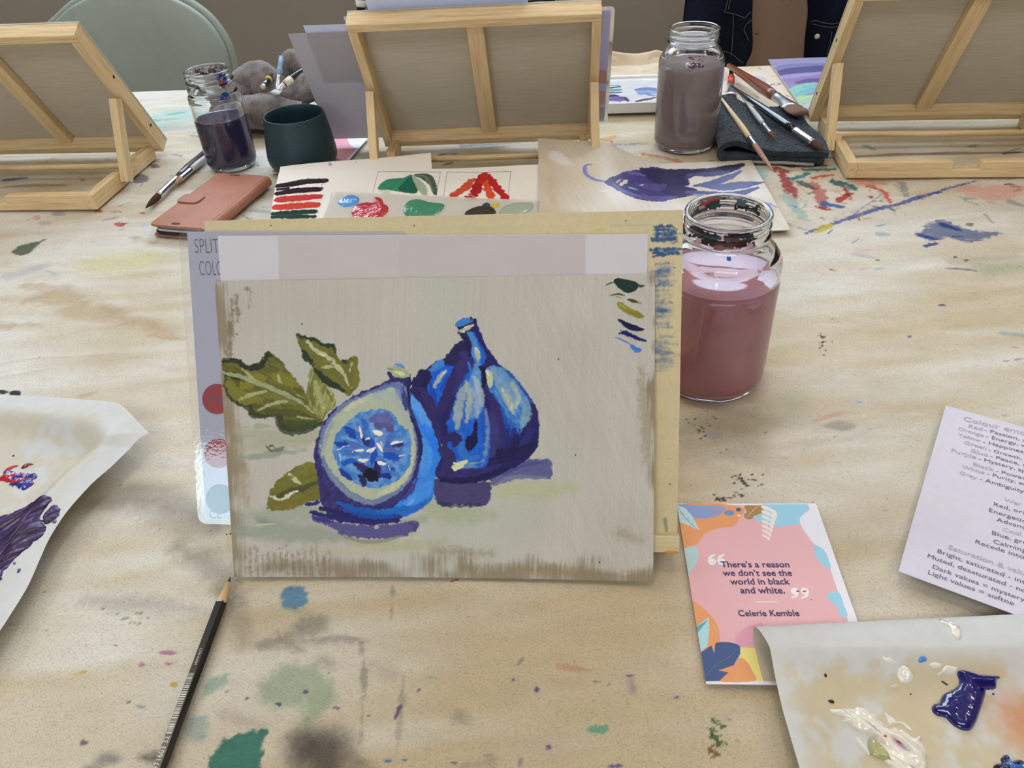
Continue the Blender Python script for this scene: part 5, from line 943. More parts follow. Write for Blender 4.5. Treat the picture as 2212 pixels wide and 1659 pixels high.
PAPER_B = mat_attr('worksheet_paper', 0.75, 0.06, 700, 0.1, grain=0.02)
BOX = (84, 80, 80)
o1, x1, y1, k1 = worksheet((606, 361), (922, 330), 0.21, 0.26, (242, 236, 230), 0.0, 320, 330)
for i, (pts, wd, c) in enumerate([([(10, 1170), (80, 1162), (180, 1145), (290, 1140)], 11, (38, 20, 24)), ([(5, 1192), (60, 1188)], 7, (38, 20, 24)), ([(4, 1218), (90, 1204), (180, 1196), (260, 1192)], 11, (42, 16, 26)), ([(0, 1255), (100, 1248), (258, 1238)], 13, (196, 58, 56)), ([(-14, 1304), (100, 1296), (246, 1288)], 14, (206, 66, 44)), ([(-26, 1344), (90, 1338), (234, 1330)], 11, (38, 56, 46)), ([(-34, 1366), (100, 1362), (226, 1362)], 9, (36, 66, 58)), ([(-44, 1396), (100, 1392), (220, 1390)], 11, (36, 84, 66))]):
    k1.line(ZW(pts), wd, c, taper=(.8, .8), soft=1, rough=1.5, rs=6, tex=.25, ang=.05)
for pts in ([(8, 1160), (280, 1128), (275, 1170)], [(4, 1225), (262, 1205), (266, 1180)], [(0, 1275), (258, 1262), (262, 1236)], [(-20, 1318), (244, 1305), (248, 1282)], [(-28, 1352), (236, 1342), (240, 1318)]): k1.line(ZW(pts), .8, BOX, soft=.5, a=.7, taper=(1, 1))
k1.dot(ZW([(330, 1035)])[0], 4.5, 4, (176, 168, 206), soft=1.2, a=.9); k1.dot(ZW([(493, 1020)])[0], 1, 1, (120, 110, 110), soft=.5)
for x in (290, 297, 304, 311, 317): k1.line(ZW([(x, 1280), (x - 1, 1290)]), 1.1, (70, 70, 72), soft=.4, taper=(1, 1))
k1.line(ZW([(300, 1324), (298, 1334)]), 1.4, (70, 70, 72), soft=.4)
s1 = sheet('worksheet', worksheet_mesh(o1, x1, y1, k1, 0.0), PAPER_B, None, k1.col, 0.0003, None, 16); tag(s1, 'white worksheet with dark red and green colour swatch bars in front of the teal cup', 'worksheet')
o2, x2, y2, k2 = worksheet((729, 369), (1172, 357), 0.297, 0.21, (242, 238, 232), 0.0012, 430, 300)
def bx2(pts): 
    for i in range(len(pts) - 1): k2.line(ZW([pts[i], pts[i + 1]]), 1.0, BOX, soft=.5, a=.85, taper=(1, 1))
bx2([(600, 1215), (632, 1084), (760, 1080), (1022, 1076), (998, 1235)]); bx2([(1042, 1245), (1064, 1076), (1250, 1082), (1466, 1080), (1446, 1260)]); bx2([(345, 1210), (300, 1380)]); bx2([(560, 1340), (750, 1325), (745, 1370)])
GR, GR2 = (42, 128, 98), (30, 92, 76)
k2.poly(ZW([(628, 1190), (655, 1150), (700, 1128), (790, 1118), (840, 1098), (862, 1130), (880, 1170), (875, 1205), (850, 1216), (760, 1205), (690, 1195)]), (58, 136, 104), soft=.9, rough=1, tex=.2)
k2.poly(ZW([(760, 1195), (790, 1150), (842, 1102), (872, 1160), (878, 1200), (852, 1216)]), (34, 100, 80), soft=1, rough=1, tex=.2); k2.poly(ZW([(730, 1260), (700, 1200), (640, 1195), (660, 1215)]), (176, 176, 158), soft=4, a=.5)
k2.poly(ZW([(842, 1102), (880, 1120), (930, 1165), (942, 1220), (915, 1228), (880, 1190)]), (166, 178, 160), soft=.9, rough=1, tex=.15); k2.poly(ZW([(852, 1098), (930, 1088), (975, 1110), (1000, 1170), (996, 1225), (975, 1215), (950, 1160), (900, 1120)]), (88, 104, 92), soft=.9, rough=1, tex=.3, ang=-.7, col2=(66, 84, 74)); k2.line(ZW([(870, 1100), (930, 1110), (975, 1200)]), 3, (128, 140, 124), soft=1, a=.7)
RD = (190, 40, 44)
for pts, wd, c in [([(1220, 1130), (1190, 1170), (1140, 1205), (1098, 1235)], 15, (206, 86, 62)), ([(1280, 1105), (1262, 1160), (1240, 1210), (1215, 1245)], 21, (164, 34, 40)), ([(1300, 1130), (1318, 1180), (1340, 1230), (1335, 1258)], 18, (220, 84, 48)), ([(1310, 1100), (1350, 1140), (1390, 1195), (1435, 1250)], 17, (186, 40, 44)), ([(1300, 1095), (1280, 1140)], 20, (192, 48, 40))]:
    k2.line(ZW(pts), wd, c, soft=.9, rough=3, rs=6, tex=.2, taper=(.8, .8))
for pts, wd, c in [([(1180, 1238), (1205, 1250), (1250, 1255)], 9, (150, 40, 40)), ([(1210, 1225), (1240, 1240)], 4, (220, 120, 100)), ([(1090, 1232), (1130, 1222)], 5, (190, 70, 56))]: k2.line(ZW(pts), wd, c, soft=1, rough=1.5)
s2 = sheet('worksheet', worksheet_mesh(o2, x2, y2, k2, 0.0012), PAPER_B, None, k2.col, 0.0003, None, 16); tag(s2, 'white worksheet with boxed drawings of green leaves and red chillies behind the front easel', 'worksheet')
# --- tracing paper palette with dabs on top of the worksheets
TRACE = mat_film('tracing_paper', (238, 234, 226), 0.45, 0.5, 1.08)
o3, x3, y3, k3 = worksheet((724, 414), (1172, 434), 0.30, 0.09, (230, 226, 218), 0.003, 40, 20)
tr_ = thing('tracing_paper_palette', (float(o3[0]), float(o3[1]), TZ), 'sheet of tracing paper with red, green and blue paint dabs lying on the worksheets', 'palette')
trl = np.array([o3[0], o3[1], TZ]); Gt = worksheet_mesh(o3, x3, y3, k3, 0.003); sheet('tracing_paper', Gt - trl, TRACE, tr_, None, 0.0001)

def dab(name, polyg, zfun, height, mats, parent, ploc, step=0.0004, col=None, lump=0.35, seed=1, smooth=True, rough=0.0, streak=None):
    """a dab of paint: a mound whose outline is polyg (world xy), lying on the surface zfun"""
    Pg = np.array(catmull(polyg, 4, True)) if smooth else np.array(polyg); x0, y0 = Pg.min(0) - 3 * step; x1_, y1_ = Pg.max(0) + 3 * step
    xs, ys = np.arange(x0, x1_, step), np.arange(y0, y1_, step); Xd, Yd = np.meshgrid(xs, ys)
    sd = sdf_poly(Xd, Yd, [(p[0], p[1]) for p in Pg])
    if rough: sd = sd + rough * 2 * (vn(Xd, Yd, 0.0022, None, seed + 9) - 0.5)
    wmax = max(1e-6, float(-sd.min())); t = np.clip(-sd / (0.75 * wmax), 0, 1); hh = height * np.sqrt(np.clip(1 - (1 - t) ** 2, 0, 1))
    if streak: lumps = vrot(Xd, Yd, streak[0], streak[1], streak[2], seed)
    else: lumps = vn(Xd, Yd, 0.006, None, seed) * 0.7 + vn(Xd, Yd, 0.002, None, seed + 3) * 0.3
    hh = hh * (1 - lump + 2 * lump * lumps) - np.where(sd > 0, 0.0006 + sd * 0.8, 0)
    Zb = zfun(Xd, Yd); G = np.stack([Xd, Yd, Zb + hh], -1) - np.array(ploc)
    keep = (np.minimum.reduce([sd[:-1, :-1], sd[1:, :-1], sd[:-1, 1:], sd[1:, 1:]]) < 2 * step)
    cc = None
    if col is not None: cc = col(Xd, Yd, lumps, sd)
    return grid_mesh(name, G, mats, parent, cc, True, keep)
def wetpaint(name, c, rough=0.12, coat=0.6): return mat(name, c, rough, 0.05, 300, 0.05, 800, 0.0, 0.5, coat)
PM = dict(red=wetpaint('wet_red_paint', (188, 40, 44)), green=wetpaint('wet_green_paint', (62, 138, 108)), blue=wetpaint('wet_blue_paint', (84, 148, 216)), olive=wetpaint('wet_dark_green_paint', (40, 44, 26)), pale=wetpaint('wet_pale_green_paint', (170, 184, 168)), yellow=wetpaint('wet_yellow_paint', (214, 190, 50)), navy=wetpaint('wet_ultramarine_paint', (10, 6, 96), 0.05, 1.0), white=wetpaint('wet_white_paint', (232, 226, 216), 0.15, 0.6), black=wetpaint('dried_black_paint', (22, 18, 26), 0.3, 0.2), lav=wetpaint('wet_violet_paint', (84, 74, 140), 0.2))
zT = lambda Xd, Yd: TZ + raise_z(Yd) + 0.0034
def wpoly(pts): return [tuple(lift_point(*p, 0.0034)[:2]) for p in ZW(pts)]
for nm, pts, hgt, m in [('blue', [(378, 1265), (410, 1242), (455, 1225), (508, 1240), (505, 1275), (480, 1290), (430, 1300), (395, 1290)], .0012, 'blue'), ('red', [(466, 1320), (500, 1285), (560, 1272), (602, 1275), (605, 1244), (632, 1240), (655, 1252), (665, 1278), (692, 1298), (690, 1330), (660, 1362), (640, 1400), (500, 1400), (470, 1350)], .0018, 'red'), ('green', [(792, 1310), (820, 1266), (880, 1252), (960, 1272), (1042, 1282), (1036, 1312), (1000, 1345), (940, 1380), (850, 1385), (800, 1345)], .0016, 'green'), ('olive', [(1178, 1335), (1220, 1310), (1270, 1296), (1340, 1300), (1370, 1330), (1350, 1362), (1330, 1390), (1220, 1390), (1180, 1360)], .0022, 'olive'), ('yellow', [(1340, 1290), (1362, 1276), (1392, 1278), (1380, 1300), (1355, 1310)], .0012, 'yellow'), ('pale', [(1392, 1330), (1420, 1298), (1480, 1278), (1560, 1272), (1606, 1280), (1600, 1310), (1560, 1335), (1500, 1352), (1420, 1356)], .0012, 'pale'), ('navy', [(1285, 1290), (1310, 1276), (1335, 1284), (1325, 1298), (1300, 1300)], .0014, 'navy')]:
    dab('paint_dab', wpoly(pts), zT, hgt, PM[m], tr_, trl, 0.0007, seed=sum(map(ord, nm)) % 40)

# --- eggplant painting with its corner curled up
EG0 = gp(1612, 346, 0.004); egx = np.array([cos(0.035), sin(0.035), 0]); egy = np.array([egx[1], -egx[0], 0]); ego = EG0 - 0.290 * egx
def egz(u, v):
    d = u * 0.62 + v
    return 0.004 + (raise_z(1.064 - v) + 0.001) * sstep(0.175, 0.08, u) + 0.010 * np.clip((0.07 - d) / 0.07, 0, 1) ** 1.5
def eg_map(px, py):
    z = 0.0
    for _ in range(14):
        p = gp(px, py, z); d = p - ego; u, v = float(d @ egx), float(d @ egy); zn = float(egz(np.array(max(u, 0)), np.array(max(v, 0)))); z = 0.5 * z + 0.5 * zn
    return u, v
K = Canvas(np.linspace(0, 0.297, 520), np.linspace(0, 0.212, 370), lin((226, 216, 200)), eg_map, 0.00062)
f1 = vn(K.X, K.Y, 0.05, 0.04, 3)[..., None]; K.col[:] = lin((206, 190, 164)) * (1 - f1) + lin((236, 232, 226)) * f1
K.col *= (1 + 0.10 * (vrot(K.X, K.Y, 1.2, 0.03, 0.002, 5) - 0.5))[..., None]
ZG = Z(560, 320, 1.8746)
for pts, wd, c, a in [([(1200, 30), (1240, 60)], 40, (238, 236, 236), .9), ([(1160, 250), (1300, 262)], 20, (206, 186, 150), .5), ([(1180, 120), (1190, 220)], 14, (196, 176, 140), .5)]: K.line(ZG(pts), wd, c, soft=8, a=a, rough=4)
K.line(ZG([(1346, 66), (1326, 68), (1318, 84), (1326, 108), (1356, 126), (1400, 136), (1440, 148)]), 9, (134, 140, 202), soft=1, rough=1, tex=.2)
K.poly(ZG([(1400, 138), (1440, 112), (1480, 96), (1540, 86), (1600, 76), (1680, 88), (1730, 84), (1765, 96), (1745, 122), (1702, 130), (1712, 150), (1765, 166), (1722, 192), (1662, 210), (1600, 216), (1530, 206), (1472, 182), (1425, 156)]), (76, 70, 136), soft=1, rough=2, tex=.3, ang=.2, col2=(58, 52, 112))
for pts, wd, c in [([(1560, 92), (1620, 100), (1700, 100), (1750, 98)], 16, (44, 38, 72)), ([(1580, 110), (1660, 130), (1700, 150)], 26, (46, 40, 86)), ([(1640, 170), (1700, 180), (1750, 170)], 22, (52, 44, 96)), ([(1700, 96), (1800, 96), (1900, 84), (1955, 66)], 15, (56, 52, 92)), ([(1740, 108), (1840, 104), (1900, 96)], 10, (84, 84, 130)), ([(1520, 190), (1600, 205), (1680, 195)], 11, (96, 88, 158)), ([(1440, 150), (1480, 175), (1540, 195)], 7, (110, 108, 180)), ([(1500, 100), (1560, 110)], 12, (96, 96, 160)), ([(1540, 150), (1600, 160), (1640, 150)], 14, (84, 76, 140))]: K.line(ZG(pts), wd, c, soft=1.4, rough=2.5, tex=.3, dry=.1)
for pts, wd, c in [([(1770, 152), (1840, 140), (1900, 118), (1952, 92)], 13, (92, 98, 150)), ([(1800, 150), (1880, 158), (1960, 148), (2036, 138)], 16, (98, 104, 158)), ([(1740, 178), (1820, 186), (1920, 188), (2020, 160)], 13, (88, 92, 146)), ([(1760, 190), (1860, 196), (1940, 196)], 7, (150, 156, 196)), ([(1960, 212), (2040, 222), (2100, 240)], 7, (150, 156, 196)), ([(2060, 230), (2090, 252)], 5, (130, 140, 190))]: K.line(ZG(pts), wd, c, soft=1.2, rough=2, tex=.3, dry=.12, ang=.1, taper=(.6, .25))
for pts, wd, c in [([(1462, 150), (1480, 138), (1490, 128)], 8, (226, 214, 206)), ([(1448, 140), (1466, 124)], 5, (206, 200, 214)), ([(1540, 152), (1556, 148)], 4, (214, 210, 224)), ([(1500, 160), (1530, 168)], 6, (170, 170, 206)), ([(1384, 176), (1404, 172)], 6, (236, 240, 244))]: K.line(ZG(pts), wd, c, soft=1, rough=1.5)
Gk = ego + K.X[..., None] * egx + K.Y[..., None] * egy; Gk[..., 2] = TZ + egz(K.X, K.Y)
eg = sheet('eggplant_painting', Gk, mat_attr('painted_card', 0.4, 0.12, 500, 0.4, grain=0.03), None, np.clip(K.col * 0.98, 0, .92), 0.0012, lin((190, 172, 140)), 16); tag(eg, 'painting of a purple eggplant on card lying flat behind the front jar', 'painting')
del K, Gk, f1

# ================================================================== jars of brush water
def jar(loc, label, rr, rb, H, level, liq, smear_spec, taper=1.0, gname='glass jars of brush water'):
    t = thing('water_jar', loc, label, 'jar', 0, gname)
    sh = H * 0.79                                     # where the shoulder starts
    out = [(0.0, 0.0006), (rb * 0.80, 0.0006), (rb * 0.90, 0.002), (rb * 0.965, 0.007), (rb * taper, 0.016), (rb, H * 0.40), (rb, sh * 0.86), (rb * 0.985, sh * 0.94), (rb * 0.93, sh * 0.99)]
    out += [(rr + (rb - rr) * 0.42, sh + (H - sh) * 0.16), (rr + (rb - rr) * 0.12, sh + (H - sh) * 0.30), (rr - 0.0008, sh + (H - sh) * 0.40)]
    z = lambda f: sh + (H - sh) * f
    out += [(rr + 0.0006, z(.46)), (rr + 0.0022, z(.50)), (rr + 0.0006, z(.55)), (rr - 0.0006, z(.62)), (rr - 0.0002, z(.68)), (rr + 0.0012, z(.73)), (rr - 0.0004, z(.78)), (rr - 0.0008, z(.84)), (rr + 0.0004, z(.90)), (rr + 0.0012, z(.94)), (rr + 0.0006, z(.985)), (rr - 0.0010, H), (rr - 0.0028, z(.985)), (rr - 0.0034, z(.93))]
    inn = [(rr - 0.0034, z(.7)), (rr - 0.0036, z(.4)), (rr + (rb - rr) * 0.30 - 0.003, z(.22)), (rr + (rb - rr) * 0.62 - 0.003, z(.06)), (rb * 0.93 - 0.0032, sh * 0.965), (rb - 0.0034, sh * 0.88), (rb - 0.0032, H * 0.4), (rb * taper - 0.0032, 0.018), (rb * 0.93 - 0.003, 0.0095), (rb * 0.8, 0.0062), (0.0, 0.0058)]
    lathe('glass_body', [tuple(p) for p in catmull(out, 3)] + [tuple(p) for p in catmull(inn, 3)], GLASS, t, 96)
    # liquid fills the glass up to its level, overlapping the wall a hair so no air gap shows
    ins = [(p[0], p[1]) for p in catmull(inn, 3)][::-1]
    lv = level
    prof = [(max(0.0, r + 0.0004) if r > 0.001 else 0.0, zz - 0.0003) for r, zz in ins if zz < lv - 0.001]
    rl = np.interp(lv, [p[1] for p in ins], [p[0] for p in ins])
    prof += [(rl + 0.0004, lv), (rl - 0.0006, lv - 0.0002), (rl - 0.003, lv - 0.0009), (rl * 0.5, lv - 0.0010), (0.0, lv - 0.0010)]
    lathe('brush_water', prof, liq, t, 96)
    for (nm, r0, z0, z1, a0, a1, cols_, dens, seed) in smear_spec:
        na, nz = max(40, int((a1 - a0) * 170)), max(16, int((z1 - z0) / 0.0002))
        A = np.linspace(a0, a1, na); Zz = np.linspace(z0, z1, nz); AA, ZZ = np.meshgrid(A, Zz)
        fld = 0.6 * vn(AA * r0, ZZ, 0.007, 0.003, seed) + 0.4 * vn(AA * r0, ZZ, 0.002, 0.0016, seed + 1)
        ed = np.minimum(np.minimum(AA - a0, a1 - AA) / (0.25 * (a1 - a0)), np.minimum(ZZ - z0, z1 - ZZ) / (0.35 * (z1 - z0)))
        kp = (fld + 0.25 * np.clip(ed, 0, 1)) > dens
        oprof_z = np.array([p[1] for p in catmull(out, 3)]); oprof_r = np.array([p[0] for p in catmull(out, 3)]); od = np.argsort(oprof_z[:-8]); R0 = np.interp(ZZ, oprof_z[:-8][od], oprof_r[:-8][od]) if r0 > 0 and seed < 100 else np.full(AA.shape, r0)
        R0 = R0 + (0.00025 if seed < 100 else 0.0)
        Gs = np.stack([R0 * np.cos(AA), R0 * np.sin(AA), ZZ], -1)
        ci = np.clip((vn(AA * r0, ZZ, 0.011, 0.006, seed + 5) * len(cols_)).astype(int), 0, len(cols_) - 1); cc = lin(np.array(cols_))[ci]
        if kp[:-1, :-1].any(): grid_mesh('paint_smear', Gs, SMEAR, t, cc, True, kp[:-1, :-1])
    return t
SMEAR = mat_attr('dried_paint_on_glass', 0.35, 0.2, 600, 0.4)
def liquid(name, c, sub=0.0):
    m = mat(name, c, 0.07, 0.10, 14, 0.0, 300, 0.0, 0.5, 0.0, sub); return m
L_mauve = liquid('mauve_brush_water', (200, 136, 146)); L_brown = liquid('brown_brush_water', (164, 146, 146)); L_purple = liquid('purple_brush_water', (66, 58, 92))
DKC = [(26, 30, 34), (30, 26, 28), (44, 44, 44), (22, 48, 66), (26, 28, 30), (96, 40, 40)]
jar((0.1253, 0.5782, TZ), 'large glass jar of mauve brush water with paint-crusted rim, nearest the camera', 0.0335, 0.0485, 0.163, 0.108, L_mauve,
    [('s', .034, .1475, .1610, rad(200), rad(300), DKC, .56, 11), ('s', .034, .1460, .1560, rad(245), rad(295), [(130, 50, 50), (40, 26, 30), (120, 70, 70)], .62, 17), ('s', .0298, .150, .1605, rad(20), rad(70), [(40, 70, 66), (30, 40, 44), (90, 110, 120)], .60, 131), ('s', .0298, .150, .1605, rad(85), rad(150), [(40, 80, 70), (50, 60, 60), (190, 60, 60)], .66, 141), ('s', .0298, .147, .156, rad(140), rad(185), [(150, 60, 40), (190, 70, 60)], .66, 151), ('s', .034, .138, .1405, rad(262), rad(268), [(30, 80, 170)], .3, 19)])
jar((0.1693, 1.1396, TZ), 'tall glass jar full of brown brush water standing by the dark towel', 0.0335, 0.0455, 0.163, 0.118, L_brown,
    [('s', .034, .118, .135, rad(255), rad(290), [(170, 70, 70), (70, 40, 70)], .62, 23)])
jar((-0.5128, 1.1112, TZ), 'glass jar of dark purple brush water beside the teal cup', 0.0315, 0.0372, 0.1405, 0.074, L_purple,
    [('s', .0315, .118, .139, rad(310), rad(342), [(40, 50, 110), (120, 30, 50), (40, 40, 60)], .62, 31), ('s', .028, .124, .138, rad(30), rad(160), [(150, 150, 150), (70, 84, 104), (130, 80, 80), (90, 90, 70)], .68, 161), ('s', .036, .104, .116, rad(305), rad(330), [(30, 56, 130)], .64, 37), ('s', .036, .118, .128, rad(215), rad(280), [(120, 130, 60), (60, 60, 60)], .66, 41)])

# ------------------------------------------------------------------ teal cup
CUP = mat('matt_teal_ceramic', (30, 56, 64), 0.5, 0.05, 60, 0.1, 700)
cup = thing('cup', (-0.395, 1.092, TZ), 'dark teal handleless ceramic cup standing behind the worksheets', 'cup')
cp = [(0, .001), (.030, .001), (.040, .003), (.0475, .010), (.0505, .020), (.050, .032), (.0475, .052), (.0445, .070), (.0432, .078), (.0422, .0802), (.0408, .079), (.0405, .070), (.0435, .050), (.046, .030), (.045, .016), (.036, .008), (0, .007)]
lathe('cup_body', [tuple(p) for p in catmull(cp, 4)], CUP, cup, 96)

# ------------------------------------------------------------------ phone in a rose wallet case
PHL = mat('rose_leather', (172, 116, 92), 0.45, 0.10, 28, 0.25, 260, 0, 0.3); PHD = mat('rose_leather_dark_cut', (70, 46, 42), 0.7); PHS = mat('rose_stitch', (186, 128, 112), 0.6)
a_, b_, c_ = gp(470, 373, .0165), gp(580, 377, .0165), gp(343, 492, .0165)
pxv = (b_ - a_); pw_ = 0.080; pxv /= np.linalg.norm(pxv); pyv = np.array([-pxv[1], pxv[0], 0.0]); plen = 0.166
pang = math.atan2(pxv[1], pxv[0]) - 0.05; pxv = np.array([cos(pang), sin(pang), 0]); pyv = np.array([-pxv[1], pxv[0], 0]); pc = a_ + pxv * pw_ / 2 - pyv * plen / 2; pc[2] = TZ
ph = thing('phone_wallet', tuple(pc), 'phone in a dusty rose leather wallet case lying beside the left brushes', 'phone', pang)
def slab(name, w, l, t, r, m, par, zc, bev=0.001):
    P2 = rrect(-w / 2, w / 2, -l / 2, l / 2, r); bm = bmesh.new(); vs = [bm.verts.new((x, y, zc - t / 2)) for x, y in P2]; f = bm.faces.new(vs)
    ex = bmesh.ops.extrude_face_region(bm, geom=[f]); bmesh.ops.translate(bm, vec=(0, 0, t), verts=[g for g in ex['geom'] if isinstance(g, bmesh.types.BMVert)])
    bmesh.ops.recalc_face_normals(bm, faces=bm.faces); sharp = [e for e in bm.edges if len(e.link_faces) == 2 and e.calc_face_angle(0) > 1.0]
    bmesh.ops.bevel(bm, geom=sharp, offset=bev, segments=2, affect='EDGES'); me = bpy.data.meshes.new(name); bm.to_mesh(me); bm.free(); return link(name, me, m, par)
slab('back_cover', pw_, plen, 0.0022, 0.008, PHL, ph, 0.0013); slab('front_cover', pw_, plen, 0.0026, 0.008, PHL, ph, 0.0155)
slab('phone_body', pw_ - 0.008, plen - 0.006, 0.0085, 0.010, [mat('phone_metal_edge', (196, 196, 200), 0.25, 0.05, 100, 0, 300, 0.9)], ph, 0.0083, 0.0025); slab('phone_shell', pw_ - 0.005, plen - 0.003, 0.0045, 0.010, [mat('black_phone_shell', (34, 30, 34), 0.35)], ph, 0.0047, 0.001)
sp = [(pw_ / 2 - 0.004, 0.0002 + 0 * k) for k in range(1)]
arc = [(pw_ / 2 - 0.003 + 0.0085 * sin(pi * k / 10), 0.0085 - 0.0083 * cos(pi * k / 10)) for k in range(11)]; arc_in = [(pw_ / 2 - 0.003 + 0.0062 * sin(pi * k / 10), 0.0085 - 0.0060 * cos(pi * k / 10)) for k in range(10, -1, -1)]
prism('spine', [(x, z) for x, z in arc + arc_in], plen - 0.002, PHL, ph, RZ(pi / 2) @ Matrix.Scale(-1, 4, (0, 1, 0)), 0)
slab('clasp_strap', 0.034, 0.026, 0.0022, 0.008, PHL, ph, 0.0179, 0.0008).location = (-pw_ / 2 + 0.014, -0.006, 0)
slab('speaker_slot', 0.016, 0.0024, 0.0006, 0.001, PHD, ph, 0.0169, 0.0001).location = (-0.008, plen / 2 - 0.006, 0); slab('button_slot', 0.012, 0.005, 0.0006, 0.0022, PHD, ph, 0.0169, 0.0001).location = (-0.004, -plen / 2 + 0.008, 0)

# ------------------------------------------------------------------ pencil
p0_, p1_ = gp(498, 1247, 0.0037), gp(322, 1720, 0.0037); pd = p1_ - p0_; pd[2] = 0; pd /= np.linalg.norm(pd); PL = 0.176
pen = thing('pencil', (float(p0_[0]), float(p0_[1]), TZ + 0.0037), 'black hexagonal graphite pencil lying on the cloth in front of the easel', 'pencil', math.atan2(pd[1], pd[0]))
PBK = mat('black_lacquer', (14, 13, 14), 0.18, 0.1, 80, 0, 300, 0, 0.5, 0.6); PWD = mat_wood('pencil_cedar', 'x', (222, 190, 140), (190, 150, 100)); PGR = mat('graphite', (34, 34, 38), 0.35, 0.05, 200, 0, 300, 0.3); PSI = mat('silver_foil', (186, 184, 180), 0.35, 0.05, 200, 0, 300, 0.5)
def hexa(name, secs, m, par):
    vs, fs = [], []
    for x, r in secs:
        for k_ in range(6): a = k_ * pi / 3; vs.append((x, r * cos(a), r * sin(a)))
    for i in range(len(secs) - 1):
        for k_ in range(6): k2_ = (k_ + 1) % 6; fs.append((i * 6 + k_, i * 6 + k2_, (i + 1) * 6 + k2_, (i + 1) * 6 + k_))
    fs.append(tuple(reversed(range(6)))); fs.append(tuple(range((len(secs) - 1) * 6, len(secs) * 6))); return pym(name, vs, fs, m, par)
hexa('pencil_body', [(0.0215, 0.0040), (0.023, 0.00425), (PL, 0.00425)], PBK, pen)
tube('sharpened_wood', [(0.0045, 0, 0), (0.0215, 0, 0), (0.0232, 0, 0)], [0.0011, 0.0038, 0.0036], PWD, pen, 24); tube('graphite_tip', [(0, 0, 0), (0.0045, 0, 0)], [0.0003, 0.0011], PGR, pen, 16)
# lettering and bar code on the upper left facet
fr_ = 0.00425 * cos(pi / 6)
fn = np.array([0.0, 0.0, 1.0]); ft = np.array([0.0, 1.0, 0.0])
def fpt(x, q): return np.array([x, 0, 0]) + fn * fr_ + ft * q
bars = random.Random(2); vs, fs = [], []
x = 0.0775
while x < 0.1165:
    wv_ = bars.choice([0.0004, 0.0006, 0.0009]); o_ = len(vs); vs += [fpt(x, -0.0019) + fn * 0.0001, fpt(x + wv_, -0.0019) + fn * 0.0001, fpt(x + wv_, 0.0015) + fn * 0.0001, fpt(x, 0.0015) + fn * 0.0001]; fs.append((o_, o_ + 1, o_ + 2, o_ + 3)); x += wv_ + bars.choice([0.0004, 0.0006, 0.0008])
tag(pym('bar_code', vs, fs, PSI, pen), kind=None)
lettering('maker_lettering', [('HWV-9577', fpt(0.0715, 0.0011), fpt(0.0595, 0.0011), 1.0, 0.0)], PSI, pen, fn, 0.0001); lettering('number_lettering', [('4 971603 32', fpt(0.142, 0.0011), fpt(0.1185, 0.0011), 1.0, 0.0)], PSI, pen, fn, 0.0001)

# ------------------------------------------------------------------ brushes
def brush(label, tip, end, ferr0, ferr1, hand, rad_, tipw=1.0, flat_=False, band=None, hair=(120, 84, 60), handle_end_r=0.45, group='paint brushes', hl=None):
    """tip -> end: 3D points; the hair reaches ferr0 (fraction of the length), the ferrule ferr1, the rest is handle"""
    tip, end = np.array(tip, float), np.array(end, float); d = end - tip; L = float(np.linalg.norm(d)); d /= L
    t = thing('paint_brush', tuple(tip), label, 'brush', 0, group); up = (0, 0, 1)
    q = lambda f: tuple(d * L * f)
    fw = 2.0 if flat_ else 1.0
    hm = mat('brush_hair', hair, 0.85, 0.35, 900, 0.6, 1500, 0, 0.2, stretch=None)
    hs = [0.0, ferr0 * .15, ferr0 * .4, ferr0 * .75, ferr0, ferr0 * 1.08]
    tube('bristles', [q(f) for f in hs], [rad_ * r for r in ((.75, .95, 1.05, 1.0, .92, .85) if flat_ else (.08, .32, .7, .95, .9, .8))], hm, t, 18, [(fw * tipw, .55 if flat_ else 1)] * 4 + [(fw * .95, .6 if flat_ else 1), (fw * .9, .6 if flat_ else 1)])
    fl = [(fw, .62), (fw * .93, .7), (1.15, .95), (1, 1), (1, 1), (1, 1)] if flat_ else [(1, 1)] * 6
    fs_ = [ferr0, ferr0 + (ferr1 - ferr0) * .1, ferr0 + (ferr1 - ferr0) * .55, ferr0 + (ferr1 - ferr0) * .82, ferr0 + (ferr1 - ferr0) * .9, ferr1]
    tube('ferrule', [q(f) for f in fs_], [rad_ * r for r in (.96, 1.0, .98, .95, 1.04, .98)], STEEL, t, 20, fl)
    g = [ferr1 - 0.002, ferr1 + (1 - ferr1) * .10, ferr1 + (1 - ferr1) * .25, ferr1 + (1 - ferr1) * .6, ferr1 + (1 - ferr1) * .97, 1.0]
    tube('handle', [q(f) for f in g], [rad_ * r for r in (.95, 1.12, 1.2, .85, handle_end_r, handle_end_r * .5)], hand, t, 18)
    if band:
        f0, f1, bm_ = band; tube('colour_band', [q(f0), q(f1)], [rad_ * 1.2, rad_ * 1.24], bm_, t, 18)
    return t
PALEW = mat_wood('raw_brush_wood', 'x', (228, 204, 160), (206, 176, 128), 0.5); BLK = mat('black_brush_lacquer', (18, 20, 28), 0.2, 0.1, 60, 0, 300, 0, .5, .7); BRN = mat('brown_brush_lacquer', (124, 62, 36), 0.3, 0.2, 40, 0, 300, 0, .5, .4); WINE = mat('dark_red_brush_lacquer', (64, 22, 24), 0.25, 0.1, 40, 0, 300, 0, .5, .5); SLV = mat('pearl_white_brush_lacquer', (196, 194, 190), 0.3, 0.05, 60); REDB = mat('red_band_lacquer', (196, 60, 42), 0.4); BLUEW = mat('paint_worn_blue_handle', (120, 146, 170), 0.45, 0.4, 50); YLW = mat('yellow_band_lacquer', (214, 190, 60), 0.4); CREAM = mat('cream_brush_lacquer', (216, 204, 176), 0.4, 0.1, 50)
A3 = lambda px, py, z: tuple(gp(px, py, z))
